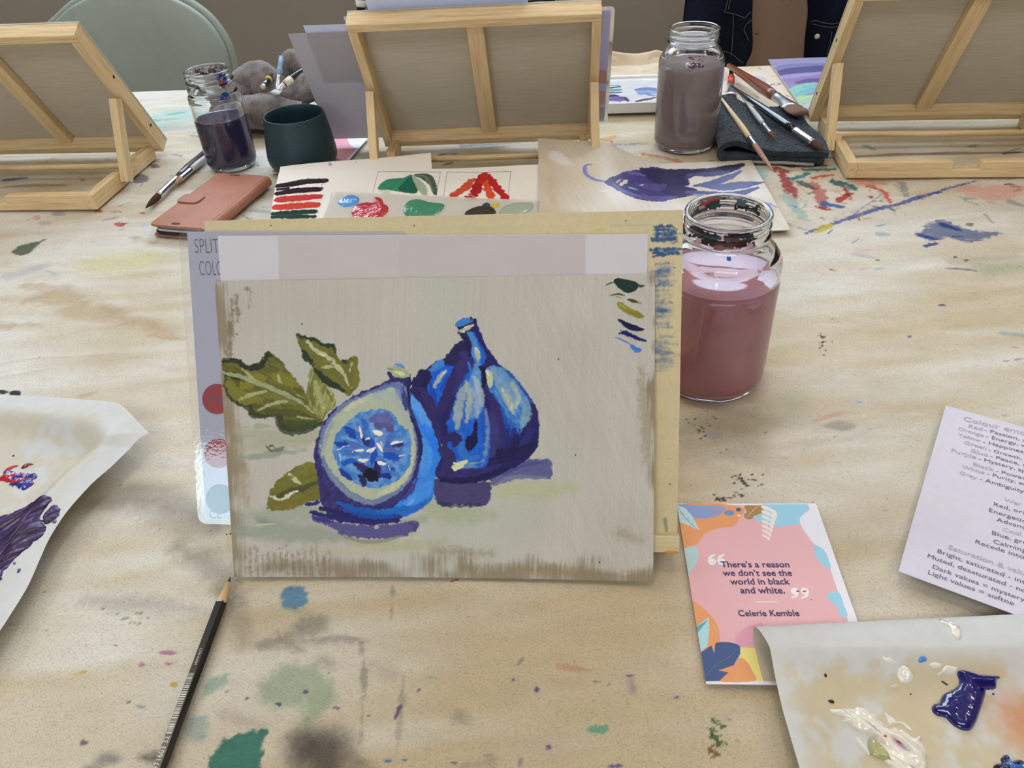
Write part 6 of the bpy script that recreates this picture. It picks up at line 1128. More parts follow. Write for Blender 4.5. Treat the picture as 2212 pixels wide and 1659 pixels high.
brush('pale wooden round brush with splayed hair hanging off the dark towel', A3(1674, 374, 0.027), A3(1558, 212, 0.042), .33, .43, PALEW, 0.0036, hair=(178, 140, 122))
brush('short pale brush with a brown tip lying across the middle of the dark towel', A3(1672, 298, 0.027), A3(1600, 204, 0.032), .10, .30, SLV, 0.0032, hair=(128, 70, 40))
brush('long black filbert brush with a wide silver ferrule lying over the dark towel', A3(1782, 326, 0.026), A3(1579, 186, 0.040), .11, .29, BLK, 0.0052, hair=(84, 58, 52))
brush('big brown flat brush with a wide flared ferrule lying toward the purple painting', A3(1731, 246, 0.034), A3(1572, 140, 0.024), .11, .31, BRN, 0.0075, flat_=True, hair=(126, 96, 86), handle_end_r=.6)
brush('small flat brush with a red band and black handle behind the brown jar', A3(1578, 224, 0.012), A3(1580, 146, 0.014), .22, .52, BLK, 0.0048, flat_=True, band=(.52, .70, REDB), hair=(60, 46, 44), handle_end_r=.8)
brush('dark red round brush lying beside the left easel with its tip toward the camera', A3(314, 450, 0.0045), A3(466, 306, 0.0055), .16, .42, WINE, 0.0050, hair=(74, 48, 34))
brush('pearl white brush lying alongside the dark red brush', A3(379, 396, 0.0045), A3(472, 316, 0.0055), .10, .34, SLV, 0.0042, hair=(196, 150, 120))

# ------------------------------------------------------------------ towels
def towel_mat(name, c, c2):
    m, nt, b = new_mat(name); n = noise_tex(nt, 900, 3); n2 = noise_tex(nt, 60, 3)
    ad = N(nt, 'ShaderNodeMath', operation='MULTIPLY_ADD', inp={1: 0.4}); nt.links.new(n2.outputs[0], ad.inputs[0]); q = N(nt, 'ShaderNodeMath', operation='MULTIPLY', inp={1: 0.6}); nt.links.new(n.outputs[0], q.inputs[0]); nt.links.new(q.outputs[0], ad.inputs[2])
    r = ramp(nt, [(0.35, rgba(c2)), (0.65, rgba(c))]); nt.links.new(ad.outputs[0], r.inputs[0]); nt.links.new(r.outputs[0], b.inputs['Base Color'])
    b.inputs['Roughness'].default_value = 1.0; b.inputs['Specular IOR Level'].default_value = 0.05; b.inputs['Sheen Weight'].default_value = 0.25
    bp = N(nt, 'ShaderNodeBump', inp={'Strength': 0.9, 'Distance': 0.0012}); nt.links.new(n.outputs[0], bp.inputs['Height']); nt.links.new(bp.outputs[0], b.inputs['Normal']); return m
T_DARK = towel_mat('dark_blue_terry', (64, 76, 88), (24, 30, 38)); T_GREY = towel_mat('grey_brown_terry', (156, 146, 144), (84, 76, 74))
HEM = mat('pale_towel_hem', (150, 146, 140), 0.9, .1, 200)
def terry(G, amp, seed):
    n = normals(G); k_ = _rs.rand(*G.shape[:2]); return G + n * (amp * (k_ - 0.4))[..., None]
def folded_towel():
    # cross section: upper layer, loop at the left end, lower layer; swept from front to back
    sec = []
    xr, xl = 0.146, 0.016; rl = 0.0125
    for f in np.linspace(0, 1, 90): xx = xr - (xr - xl) * f; sec.append((xx, 0.0118 + 0.0128 * math.exp(-((xx - xl) / 0.034) ** 2) + 0.001 * sin(f * 9)))
    for k_ in range(1, 30): a = pi / 2 + pi * k_ / 30; sec.append((xl + rl * cos(a) * 1.15, 0.0143 + 0.0103 * sin(a)))
    for f in np.linspace(0, 1, 80): sec.append((xl + (xr - 0.004 - xl) * f, 0.0040 + 0.0003 * sin(f * 11)))
    sec = np.array(sec); n = len(sec)
    # thickness around the centre line
    t_ = np.gradient(sec, axis=0); nn_ = np.stack([-t_[:, 1], t_[:, 0]], -1); nn_ /= np.linalg.norm(nn_, axis=1, keepdims=True); th = 0.0068
    outer, inner = sec - nn_ * th * 0.5, sec + nn_ * th * 0.5
    loop = np.concatenate([outer, inner[::-1], outer[:1]])
    vsn = 130; V_ = np.linspace(0, 1, vsn); G = np.zeros((vsn, len(loop), 3))
    for i, v in enumerate(V_):
        sx = 1.0 - 0.06 * v; G[i, :, 0] = loop[:, 0] * sx + 0.010 * v + 0.004 * sin(v * 7); G[i, :, 1] = v * 0.165 - 0.014 * np.clip((loop[:, 0] - 0.09) / 0.07, 0, 1) * (1 - v) + 0.004 * np.sin(loop[:, 0] * 40); G[i, :, 2] = 0.0012 + loop[:, 1] * (1.0 + 0.45 * v + 0.10 * sin(v * 5 + 1)) 
    return G
tw = thing('folded_towel', (0.205, 1.060, TZ), 'dark blue grey terry towel folded under the brushes at right', 'towel')
Gt = folded_towel(); grid_mesh('terry_cloth', terry(Gt, 0.0026, 4), T_DARK, tw)
for e_ in (0, -1): 
    ring = Gt[e_, :-1]; n_ = len(ring) // 2; a_s, b_s = ring[:n_], ring[n_:][::-1]; m_ = min(len(a_s), len(b_s)); Ge2 = np.stack([a_s[:m_], b_s[:m_]]); grid_mesh('cut_end', Ge2, T_DARK, tw)
hem_pts = [tuple(Gt[0, j] + np.array([0, -0.0012, -0.0006])) for j in range(124, 194, 6)]
tube('hem', hem_pts, [0.0022] * len(hem_pts), HEM, tw, 10)
# crumpled grey towel: folds built as a heap of draped rolls
gt = thing('crumpled_towel', (-0.500, 1.305, TZ), 'grey brown terry towel crumpled in a heap behind the jar and cup at left', 'towel')
def heap(name, path, rads, squash, seed, par, m=T_GREY, n=40, mstep=60):
    Pp = np.array(catmull(path, mstep // max(1, len(path) - 1))); rr_ = np.interp(np.linspace(0, 1, len(Pp)), np.linspace(0, 1, len(rads)), rads)
    tg = np.gradient(Pp, axis=0); tg /= np.linalg.norm(tg, axis=1, keepdims=True); sd_ = np.cross(tg, [0, 0, 1.0]); sd_ /= np.linalg.norm(sd_, axis=1, keepdims=True); up_ = np.cross(sd_, tg)
    A = np.linspace(0, 2 * pi, n + 1); G = Pp[:, None] + rr_[:, None, None] * (np.cos(A)[None, :, None] * sd_[:, None] + squash * np.sin(A)[None, :, None] * up_[:, None])
    U_, V_ = np.meshgrid(A, np.arange(len(Pp)) * 0.15); G = G + normals(G) * (0.20 * rr_[:, None] * (vn(np.cos(U_) * 2 + 5, V_ + np.sin(U_) * 2, 1.1, None, seed) - 0.5))[..., None]
    cap = lambda r_: np.repeat(G[r_].mean(0)[None], n + 1, 0)[None]
    G = np.concatenate([cap(0), G, cap(-1)]); G[..., 2] = np.maximum(G[..., 2], 0.001)
    return grid_mesh(name, terry(G, 0.0022, seed), m, par)
# lobes of the one towel: (drawn as folds of the same cloth)
heap('towel_fold', [(-0.095, -0.055, 0.010), (-0.060, -0.050, 0.030), (0.000, -0.060, 0.034), (0.060, -0.045, 0.026)], [0.018, 0.030, 0.030, 0.020], 0.9, 1, gt)
heap('towel_fold', [(-0.080, 0.030, 0.012), (-0.055, 0.020, 0.052), (-0.025, 0.020, 0.062), (0.000, 0.010, 0.040), (0.020, 0.00, 0.012)], [0.020, 0.028, 0.030, 0.030, 0.018], 0.95, 2, gt)
heap('towel_fold', [(0.000, 0.050, 0.020), (0.030, 0.055, 0.075), (0.060, 0.040, 0.062), (0.085, 0.020, 0.020)], [0.024, 0.026, 0.026, 0.018], 0.9, 3, gt)
heap('towel_fold', [(-0.020, -0.020, 0.020), (0.030, -0.010, 0.040), (0.075, 0.010, 0.050), (0.105, 0.020, 0.014)], [0.024, 0.026, 0.026, 0.014], 0.85, 4, gt)
heap('towel_fold', [(-0.105, -0.020, 0.012), (-0.090, -0.010, 0.030), (-0.070, 0.00, 0.042), (-0.040, -0.010, 0.036)], [0.016, 0.026, 0.030, 0.022], 0.95, 5, gt)
heap('towel_fold', [(0.010, -0.070, 0.012), (0.055, -0.060, 0.016), (0.105, -0.015, 0.014)], [0.012, 0.018, 0.012], 0.7, 6, gt)
AT = lambda px, py, Y: tuple(at(px, py, Y))
brush('brush with a worn pale blue handle standing upright out of the crumpled towel', AT(598, 200, 1.25), AT(608, 122, 1.305), .10, .46, BLUEW, 0.0042, flat_=False, hair=(180, 190, 200), handle_end_r=1.05)
brush('black brush with a cream neck and silver flat ferrule on the crumpled towel', AT(592, 203, 1.235), AT(655, 148, 1.29), .12, .34, BLK, 0.0050, flat_=True, band=(.36, .58, CREAM), hair=(210, 214, 216), handle_end_r=.5)
brush('black brush with a yellow band tucked into the crumpled towel', AT(567, 190, 1.262), AT(590, 158, 1.32), .06, .12, BLK, 0.0046, band=(.50, .60, YLW), hair=(220, 205, 170), handle_end_r=.8)

# ================================================================== parchment palettes
def parch_mat(name, transl=0.25):
    m = mat_attr(name, 0.5, 0.15, 90, 0.3, 0.0, None, 0.04, transl); return m
PARCH = parch_mat('baking_parchment')
def contact_mottle(Xd, Yd, seed, amt=1.0):  # see-through look painted in: beige where cloth shows, white where paper lifts
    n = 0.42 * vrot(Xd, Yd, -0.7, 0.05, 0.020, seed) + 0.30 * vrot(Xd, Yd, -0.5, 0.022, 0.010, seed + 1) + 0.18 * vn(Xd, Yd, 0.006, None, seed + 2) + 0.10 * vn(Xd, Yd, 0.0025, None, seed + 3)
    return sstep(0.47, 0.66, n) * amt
# --- right palette: a sheet rolled over along its far edge
PRZ = 0.013
lc = [(1640, 1352), (1654, 1392), (1668, 1440), (1690, 1530), (1727, 1659), (1770, 1790)]
lp = np.array([gp(x, y, PRZ)[:2] for x, y in lc]); crease_l, crease_r = gp(1662, 1398, PRZ + 0.006)[:2], gp(2212, 1392, PRZ + 0.006)[:2]
cdir = crease_r - crease_l; cdir /= np.linalg.norm(cdir); cn = np.array([-cdir[1], cdir[0]])
def pr_left(s_): # left edge position for distance s_ (towards the camera) from the crease
    d = [(p - crease_l) @ -cn for p in lp]; o_ = [(p - crease_l) @ cdir for p in lp]; return np.interp(s_, d, o_)
nS, nW = 240, 300; WID = 0.30; R0 = 0.0125; RB = 0.0095
def roll_a(t): return 0.020 + 0.013 * t
S_ = np.concatenate([-np.linspace(pi * 1.2 * R0, 0, 60), np.linspace(0.0006, 0.215, nS - 60)]); T_ = np.linspace(0, 1, nW)
Gr = np.zeros((nS, nW, 3)); Aw = np.zeros((nS, nW))
for i, sv in enumerate(S_):
    if sv < 0:
        a = -sv / R0; out_, z_ = 0.0, PRZ + 0.006 - RB * (1 - cos(a)); lo = pr_left(0.0) - 0.004 * sin(min(a, pi / 2)); base = crease_l
    else:
        out_ = -sv; z_ = None; lo = pr_left(sv); base = crease_l - cn * sv
    tt = lo + (WID - lo) * T_
    Gr[i, :, :2] = base[None] + tt[:, None] * cdir[None]
    if sv < 0: Gr[i, :, :2] += cn[None] * (roll_a(T_) * sin(a))[:, None]
    if z_ is None:
        zc = 0.0045 + (PRZ + 0.006 - 0.0045) * math.exp(-(sv / 0.016) ** 1.5)
        Gr[i, :, 2] = TZ + zc + (PRZ - 0.0045) * np.exp(-((tt - lo) / 0.030) ** 1.6) * (1 - math.exp(-(sv / 0.02) ** 2)) + 0.0012 * (vn(tt, np.full_like(tt, sv), 0.035, 0.03, 71) - 0.5) * min(1, sv / .02)
        Aw[i] = np.clip(contact_mottle(tt, np.full_like(tt, sv), 61) * 0.9 + np.exp(-((tt - lo) / 0.012) ** 2) * 0.8 + math.exp(-(sv / 0.008) ** 2), 0, 1)
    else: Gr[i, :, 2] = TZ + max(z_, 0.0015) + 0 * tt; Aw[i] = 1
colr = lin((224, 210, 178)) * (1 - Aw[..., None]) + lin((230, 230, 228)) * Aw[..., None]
orange = np.exp(-(((Gr[..., 0] - gp(2205, 1560)[0]) / 0.018) ** 2 + ((Gr[..., 1] - gp(2200, 1570)[1]) / 0.02) ** 2)) * sstep(0.3, 0.6, vn(Gr[..., 0], Gr[..., 1], .012, None, 5) + 0.1)
colr = colr * (1 - 0.75 * orange[..., None]) + lin((222, 140, 84)) * 0.75 * orange[..., None]
rp_loc = np.array([crease_l[0], crease_l[1], TZ]); rp = thing('parchment_palette', tuple(rp_loc), 'baking parchment palette with a dark ultramarine blob and white paint at the lower right corner', 'palette')
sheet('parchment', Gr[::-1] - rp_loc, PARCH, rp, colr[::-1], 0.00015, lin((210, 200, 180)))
Gi, Gj = Gr[60:, :, :], None
def pr_z(Xd, Yd):
    sv = -((Xd - crease_l[0]) * cn[0] + (Yd - crease_l[1]) * cn[1]); tt = (Xd - crease_l[0]) * cdir[0] + (Yd - crease_l[1]) * cdir[1]; lo = pr_left(sv.ravel()).reshape(sv.shape)
    svp = np.maximum(sv, 0)
    zz = 0.0045 + (PRZ + 0.0015) * np.exp(-(svp / 0.016) ** 1.5) + (PRZ - 0.0045) * np.exp(-(np.maximum(tt - lo, 0) / 0.030) ** 1.6) * (1 - np.exp(-(svp / 0.02) ** 2)) + 0.0012 * (vn(tt, sv, 0.035, 0.03, 71) - 0.5) * np.clip(svp / .02, 0, 1)
    a = np.maximum(-sv, 0) / roll_a(np.clip(tt / WID, 0, 1)); zz = np.where(sv < 0, PRZ + 0.006 - RB * (1 - np.sqrt(np.maximum(1 - np.minimum(a, 1) ** 2, 0))), zz)
    return TZ + zz
ZR = Z(1600, 1280, 3.6144)
def surf_pts(pts, zf, n=8):
    out = []
    for px, py in pts:
        z = 0.006
        for _ in range(n): p = gp(px, py, z); z = 0.5 * z + 0.5 * (float(zf(np.array([[p[0]]]), np.array([[p[1]]]))[0, 0]) - TZ)
        p = gp(px, py, z); out.append((p[0], p[1]))
    return out
def rdab(name, pts, h, m, **k): return dab(name, surf_pts(ZR(pts), pr_z), pr_z, h, PM[m] if isinstance(m, str) else m, rp, rp_loc, **k)
rdab('ultramarine_blob', [(1690, 630), (1720, 610), (1790, 625), (1860, 645), (1950, 655), (2025, 662), (1998, 690), (1992, 748), (1930, 760), (1862, 768), (1912, 775), (1896, 850), (1870, 930), (1835, 1020), (1790, 1075), (1720, 1072), (1650, 1030), (1600, 980), (1530, 960), (1492, 920), (1500, 880), (1545, 862), (1580, 800), (1640, 770), (1705, 715)], 0.0048, 'navy', step=.00035, lump=.10, seed=3)
WPM = mat_attr('marbled_white_paint', 0.16, 0.1, 400, 0.5, 0.6)
def wcol(Xd, Yd, L, sd): 
    c = np.broadcast_to(lin((232, 224, 210)), Xd.shape + (3,)).copy(); n = vrot(Xd, Yd, 2.3, .014, .0022, 8); 
    for th_, cc in ((.80, (206, 196, 170)), (.86, (170, 150, 196))): m_ = sstep(th_, th_ + .06, n)[..., None]; c = c * (1 - m_) + lin(cc) * m_
    return c
rdab('white_paint', [(680, 905), (760, 910), (850, 905), (960, 905), (1040, 960), (1080, 1000), (1150, 1060), (1220, 1060), (1300, 1100), (1370, 1140), (1430, 1090), (1436, 1105), (1390, 1150), (1430, 1210), (1460, 1290), (1440, 1370), (1330, 1420), (1220, 1390), (1140, 1330), (1080, 1240), (1060, 1170), (1000, 1110), (920, 1070), (850, 1030), (790, 1000), (820, 980), (740, 950)], 0.0040, WPM, lump=.75, seed=5, col=wcol, rough=.0009, streak=(2.35, .014, .0030))
rdab('white_paint_flake', [(890, 1125), (930, 1150), (980, 1220), (1010, 1270), (960, 1240), (910, 1180)], 0.0022, 'white', seed=6)
rdab('olive_paint', [(990, 1160), (1030, 1145), (1080, 1190), (1130, 1240), (1170, 1300), (1150, 1320), (1080, 1300), (1010, 1260)], 0.0036, wetpaint('olive_white_paint', (172, 170, 120), 0.15), seed=7)
rdab('white_paint_flake', [(1120, 940), (1180, 970), (1220, 1000), (1280, 1010), (1340, 1070), (1320, 1080), (1250, 1030), (1170, 1030), (1140, 990)], 0.0014, 'white', seed=8, rough=.0005)
rdab('white_paint_flake', [(1230, 600), (1270, 575), (1310, 600), (1350, 660), (1330, 700), (1280, 710), (1240, 690), (1220, 640)], 0.0016, 'white', seed=9, lump=.7, rough=.0005)
rdab('white_paint_flake', [(1100, 500), (1140, 500), (1180, 520), (1220, 545), (1180, 562), (1120, 530)], 0.0006, 'white', seed=10, rough=.0005)
rdab('white_paint_flake', [(1470, 565), (1500, 548), (1550, 555), (1570, 580), (1530, 592), (1490, 585)], 0.0014, 'white', seed=11); rdab('white_paint_flake', [(1560, 610), (1600, 572), (1650, 575), (1695, 590), (1660, 640), (1600, 636), (1520, 645)], 0.0016, 'white', seed=12, rough=.0004)
rdab('pale_blue_dab', [(1385, 535), (1400, 505), (1425, 498), (1455, 530), (1430, 542), (1400, 550)], 0.0016, wetpaint('sky_blue_paint', (86, 144, 216)), seed=13)
rdab('white_paint_flake', [(1180, 728), (1210, 722), (1236, 728), (1210, 738), (1180, 742)], 0.0012, 'white', seed=14)
rdab('white_violet_dab', [(1536, 220), (1580, 210), (1640, 225), (1700, 270), (1722, 310), (1715, 355), (1690, 365), (1650, 330), (1620, 270), (1570, 245)], 0.0018, WPM, seed=15, col=wcol)
for pts in ([(1562, 690), (1590, 700), (1622, 725), (1600, 722)], [(680, 845), (705, 838), (730, 850), (725, 868), (700, 862)], [(1962, 785), (1978, 792), (1978, 802), (1966, 798)], [(1322, 792), (1332, 792), (1332, 800), (1322, 800)], [(650, 640), (668, 636), (672, 660), (660, 662)]): rdab('dark_paint_fleck', pts, 0.0009, 'black', step=.0003)
for pts in ([(1098, 1140), (1120, 1132), (1130, 1150), (1105, 1160)], [(1200, 1180), (1225, 1175), (1250, 1195), (1240, 1208), (1220, 1195)], [(1015, 1095), (1040, 1100), (1055, 1115), (1030, 1112)]): dab('red_fleck', surf_pts(ZR(pts), pr_z), lambda a, b: pr_z(a, b) + 0.0030, 0.0012, PM['red'], rp, rp_loc, step=.0003)
rdab('dark_blue_dab', [(2030, 1290), (2060, 1262), (2090, 1280), (2110, 1320), (2160, 1310), (2212, 1330), (2240, 1420), (2000, 1420), (1985, 1350), (2030, 1345)], 0.0030, mat_attr('streaked_dark_blue_paint', .12, .1, 300, .5, .7), seed=17, lump=.6, rough=.0012, col=lambda Xd, Yd, L, sd: np.where((vn(Xd, Yd, .004, None, 3) > .66)[..., None], lin((40, 96, 170)), lin((22, 18, 60))))

# --- left palette
le = [((324, 940), .024), ((296, 962), .021), ((245, 1012), .019), ((200, 1052), .018), ((150, 1108), .017), ((112, 1166), .015), ((92, 1210), .014), ((66, 1268), .014), ((30, 1326), .014), ((0, 1372), .014), ((-60, 1450), .012), ((-120, 1540), .012)]
tp = [((-330, 846), .008), ((-120, 852), .010), ((0, 858), .012), ((90, 862), .014), ((175, 867), .018), ((246, 873), .024), ((272, 886), .027), ((300, 915), .026), ((324, 940), .024)]
def curve3(lst, n): 
    P3 = np.array(catmull([np.r_[gp(*p, z)] for p, z in lst], 8)); d = np.r_[0, np.cumsum(np.linalg.norm(np.diff(P3, axis=0), axis=1))]; t_ = np.linspace(0, d[-1], n); return np.stack([np.interp(t_, d, P3[:, k]) for k in range(3)], -1)
n1, n2 = 240, 240; Rc, Tc = curve3(le, n1), curve3(tp, n2); A0 = Tc[0]; D0 = A0 + (Rc[-1] - Tc[-1]); 
s_ = np.linspace(0, 1, n1)[:, None, None]; t_ = np.linspace(0, 1, n2)[None, :, None]
Lc = A0[None] + (D0 - A0)[None] * np.linspace(0, 1, n1)[:, None]; Bc = D0[None] + (Rc[-1] - D0)[None] * np.linspace(0, 1, n2)[:, None]
Gl = (1 - t_) * Lc[:, None] + t_ * Rc[:, None] + (1 - s_) * Tc[None] + s_ * Bc[None] - ((1 - s_) * (1 - t_) * A0 + (1 - s_) * t_ * Tc[-1] + s_ * (1 - t_) * D0 + s_ * t_ * Rc[-1])
# height: flat resting middle, a raised fold a little inside the edge, edges hanging a bit lower again
eT = np.linalg.norm(Gl[..., :2] - Tc[None, :, :2], axis=-1); eR = np.linalg.norm(Gl[..., :2] - Rc[:, None, :2], axis=-1)
zt = (Tc[:, 2] - TZ)[None, :] * np.exp(-(eT / 0.045) ** 2); zr_ = (Rc[:, 2] - TZ)[:, None] * np.exp(-(eR / 0.050) ** 2)
Gl[..., 2] = TZ + 0.0035 + np.maximum(zt, zr_) * 0.95 + 0.007 * np.exp(-((np.minimum(eT, eR) - 0.028) / 0.013) ** 2) * sstep(-0.05, 0.6, t_[..., 0]) * (0.4 + 0.6 * np.clip(np.maximum(zt, zr_) / .012, 0, 1)) + 0.0016 * (vn(Gl[..., 0], Gl[..., 1], .03, None, 91) - .5)
lp_loc = np.array([-0.46, 0.42, TZ])
Al = np.clip(0.25 + contact_mottle(Gl[..., 0], Gl[..., 1], 83) + np.exp(-(np.minimum(eT, eR) / 0.022) ** 2), 0, 1)[..., None]
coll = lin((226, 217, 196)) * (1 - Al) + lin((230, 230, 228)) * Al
lpz = thing('parchment_palette', tuple(lp_loc), 'baking parchment palette with a purple-black smear and red paint at the left edge', 'palette')
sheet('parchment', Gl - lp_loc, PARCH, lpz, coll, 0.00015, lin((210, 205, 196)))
_fx, _fy, _fz = Gl[..., 0].ravel(), Gl[..., 1].ravel(), Gl[..., 2].ravel()
_b = {}
for a_, b_, z_ in zip(_fx, _fy, _fz): _b.setdefault((int(a_ / .004), int(b_ / .004)), []).append(z_)
_b = {k_: float(np.mean(v_)) for k_, v_ in _b.items()}
def pl_z(Xd, Yd):
    gx, gy = Xd / .004 - .5, Yd / .004 - .5; i, j = np.floor(gx).astype(int), np.floor(gy).astype(int); fa, fb = gx - i, gy - j
    g = np.vectorize(lambda a, b: _b.get((int((a + .5) * 1) if False else (a if a >= 0 else a + 1), b), TZ + .004))
    return (g(i, j) * (1 - fa) + g(i + 1, j) * fa) * (1 - fb) + (g(i, j + 1) * (1 - fa) + g(i + 1, j + 1) * fa) * fb
ZL = Z(0, 820, 2.86)
def ldab(name, pts, h, m, **k): return dab(name, surf_pts(ZL(pts), pl_z, 10), pl_z, h, PM[m] if isinstance(m, str) else m, lpz, lp_loc, **k)
RBM = mat_attr('red_and_blue_paint', .16, .15, 300, .5, .6); PUM = mat_attr('purple_black_paint', .34, .3, 300, .4, .15)
def rbc(Xd, Yd, L, sd):
    n = vrot(Xd, Yd, 0.1, .010, .004, 12); c = np.broadcast_to(lin((176, 24, 34)), Xd.shape + (3,)).copy(); m_ = sstep(.52, .6, n)[..., None]; c = c * (1 - m_) + lin((40, 34, 130)) * m_; m_ = sstep(.80, .86, vn(Xd, Yd, .003, None, 6))[..., None]; return c * (1 - m_) + lin((170, 170, 210)) * m_
def puc(Xd, Yd, L, sd):
    n = vrot(Xd, Yd, .72, .030, .0028, 14); c = np.broadcast_to(lin((50, 28, 70)), Xd.shape + (3,)).copy()
    for th_, cc in ((.48, (72, 44, 104)), (.62, (34, 20, 66)), (.74, (96, 78, 130)), (.84, (30, 20, 44))): m_ = sstep(th_, th_ + .05, n)[..., None]; c = c * (1 - m_) + lin(cc) * m_
    return c
ldab('red_blue_paint', [(-20, 620), (20, 590), (50, 555), (100, 575), (160, 580), (232, 588), (210, 620), (200, 650), (135, 688), (110, 660), (70, 655), (30, 630)], .0022, RBM, col=rbc, rough=.0014, lump=.5, step=.0005); ldab('red_blue_paint', [(20, 575), (50, 545), (90, 530), (118, 533), (80, 548), (45, 575)], .0014, 'red', step=.0005); ldab('red_blue_paint', [(130, 550), (150, 528), (185, 517), (210, 525), (180, 532), (155, 548)], .0012, wetpaint('dark_red_paint', (110, 24, 34)), step=.0005)
ldab('purple_smear', [(-60, 870), (0, 840), (80, 825), (160, 785), (240, 740), (312, 728), (290, 790), (250, 850), (282, 900), (272, 945), (240, 980), (190, 1020), (140, 1060), (90, 1120), (30, 1180), (10, 1240), (-60, 1260)], .0022, PUM, col=puc, rough=.0012, lump=.8, streak=(.72, .03, .0028), step=.0006, seed=21)
ldab('purple_smear', [(262, 880), (275, 830), (310, 790), (350, 780), (372, 805), (355, 850), (320, 880), (285, 895)], .0014, PUM, col=puc, rough=.001, lump=.9, streak=(.9, .02, .0024), step=.0006, seed=22)
ldab('purple_smear', [(322, 880), (345, 866), (350, 880), (335, 890)], .0008, 'lav', step=.0004); ldab('violet_fleck', [(104, 1195), (112, 1170), (128, 1168), (122, 1190)], .0007, 'lav', step=.0004); ldab('violet_fleck', [(80, 1140), (86, 1125), (98, 1130), (94, 1145)], .0007, 'lav', step=.0004); ldab('dark_paint_fleck', [(76, 474), (88, 464), (90, 472), (80, 478)], .0006, 'black', step=.0004)

# ================================================================== far side of the table
# --- white tray with a wet palette sheet
TRY = mat('white_enamel_tray', (226, 226, 222), 0.25, .02, 60, 0, 300, 0, .5, .3)
tx0, tx1, ty0, ty1 = 0.005, 0.232, 1.268, 1.412
tr = thing('palette_tray', ((tx0 + tx1) / 2, (ty0 + ty1) / 2, TZ), 'white palette tray with teal and purple paint behind the brown jar', 'tray')
hw, hd = (tx1 - tx0) / 2, (ty1 - ty0) / 2
def ringset(name, secs, m, par):
    V_, F_ = [], []; n = None
    for (w_, d_, r_, z_) in secs:
        P2 = rrect(-w_, w_, -d_, d_, r_); n = len(P2); V_ += [(x, y, z_) for x, y in P2]
    for i in range(len(secs) - 1):
        for k_ in range(n): F_.append((i * n + k_, i * n + (k_ + 1) % n, (i + 1) * n + (k_ + 1) % n, (i + 1) * n + k_))
    F_.append(tuple(reversed(range(n)))); F_.append(tuple(range((len(secs) - 1) * n, len(secs) * n))); return pym(name, V_, F_, m, par, False)
ringset('tray_body', [(hw - .008, hd - .008, .008, .0012), (hw - .003, hd - .003, .010, .004), (hw, hd, .012, .019), (hw + .0015, hd + .0015, .012, .0205), (hw, hd, .012, .0212), (hw - .003, hd - .003, .010, .0205), (hw - .005, hd - .005, .008, .0155)], TRY, tr)
bP = Canvas(np.linspace(tx0 + .007, tx1 - .007, 300), np.linspace(ty0 + .007, ty1 - .007, 190), lin((232, 232, 236)), lambda px, py: tuple(gp(px, py, .0165)[:2]), 0.00075)
ZT = Z(1300, 60, 6.9125)
for pts, wd, c in [([(80, 870), (250, 860)], 4, (120, 150, 160)), ([(130, 900), (260, 885)], 7, (44, 90, 110)), ([(100, 940), (280, 925)], 9, (110, 170, 180)), ([(120, 975), (280, 965)], 6, (70, 130, 140)), ([(80, 1035), (180, 1020), (220, 1040)], 7, (54, 44, 90)), ([(80, 1075), (220, 1065), (330, 1080)], 11, (120, 108, 176)), ([(260, 1045), (330, 1040), (380, 1080), (398, 1105)], 6, (70, 60, 120)), ([(540, 930), (680, 925), (840, 930)], 9, (120, 146, 206)), ([(560, 960), (700, 970), (840, 960)], 9, (160, 184, 230)), ([(580, 985), (700, 985)], 7, (130, 160, 210)), ([(520, 1105), (600, 1080), (700, 1070), (790, 1045)], 4, (70, 72, 96)), ([(700, 1005), (800, 1020)], 6, (140, 160, 220)), ([(520, 740), (660, 745), (840, 730)], 5, (246, 246, 246)), ([(560, 780), (800, 775)], 4, (246, 246, 246))]: bP.line(ZT(pts), wd, c, soft=1.2, rough=2, rs=4, tex=.3, dry=.25, ang=0)
Gtray = np.stack([bP.X - (tx0 + tx1) / 2, bP.Y - (ty0 + ty1) / 2, np.full(bP.X.shape, .0167) + .0006 * (vn(bP.X, bP.Y, .012, None, 4) - .3)], -1)
sheet('palette_sheet', Gtray, mat_attr('wet_palette_sheet', .18, .2, 300, .5, .5), tr, bP.col, .0002, None, 10)
# --- crumpled tan parchment at the far table edge
vv_, uu_ = np.meshgrid(np.linspace(0, 1, 90), np.linspace(0, 1, 110), indexing='ij'); gx_ = -0.02 + 0.285 * uu_; gy_ = 1.424 + 0.078 * vv_
Gpp = np.stack([gx_, gy_, TZ + .004 + .016 * sstep(.2, 1, vv_) + .020 * np.abs(vn(gx_, gy_, .05, .03, 51) - .5) * sstep(0, .3, vv_) + .006 * np.abs(vn(gx_, gy_, .02, .015, 52) - .5) + .012 * sstep(.7, 1.0, vv_)], -1)
ppc = lin((222, 200, 168)) * np.ones(Gpp.shape); pr2 = sheet('tan_parchment', Gpp, mat_attr('tan_parchment', .4, .1, 200, .4, .1, None, .05, .15), None, ppc, .0002, lin((214, 192, 160))); tag(pr2, 'crumpled tan parchment paper at the far table edge behind the white tray', 'paper')
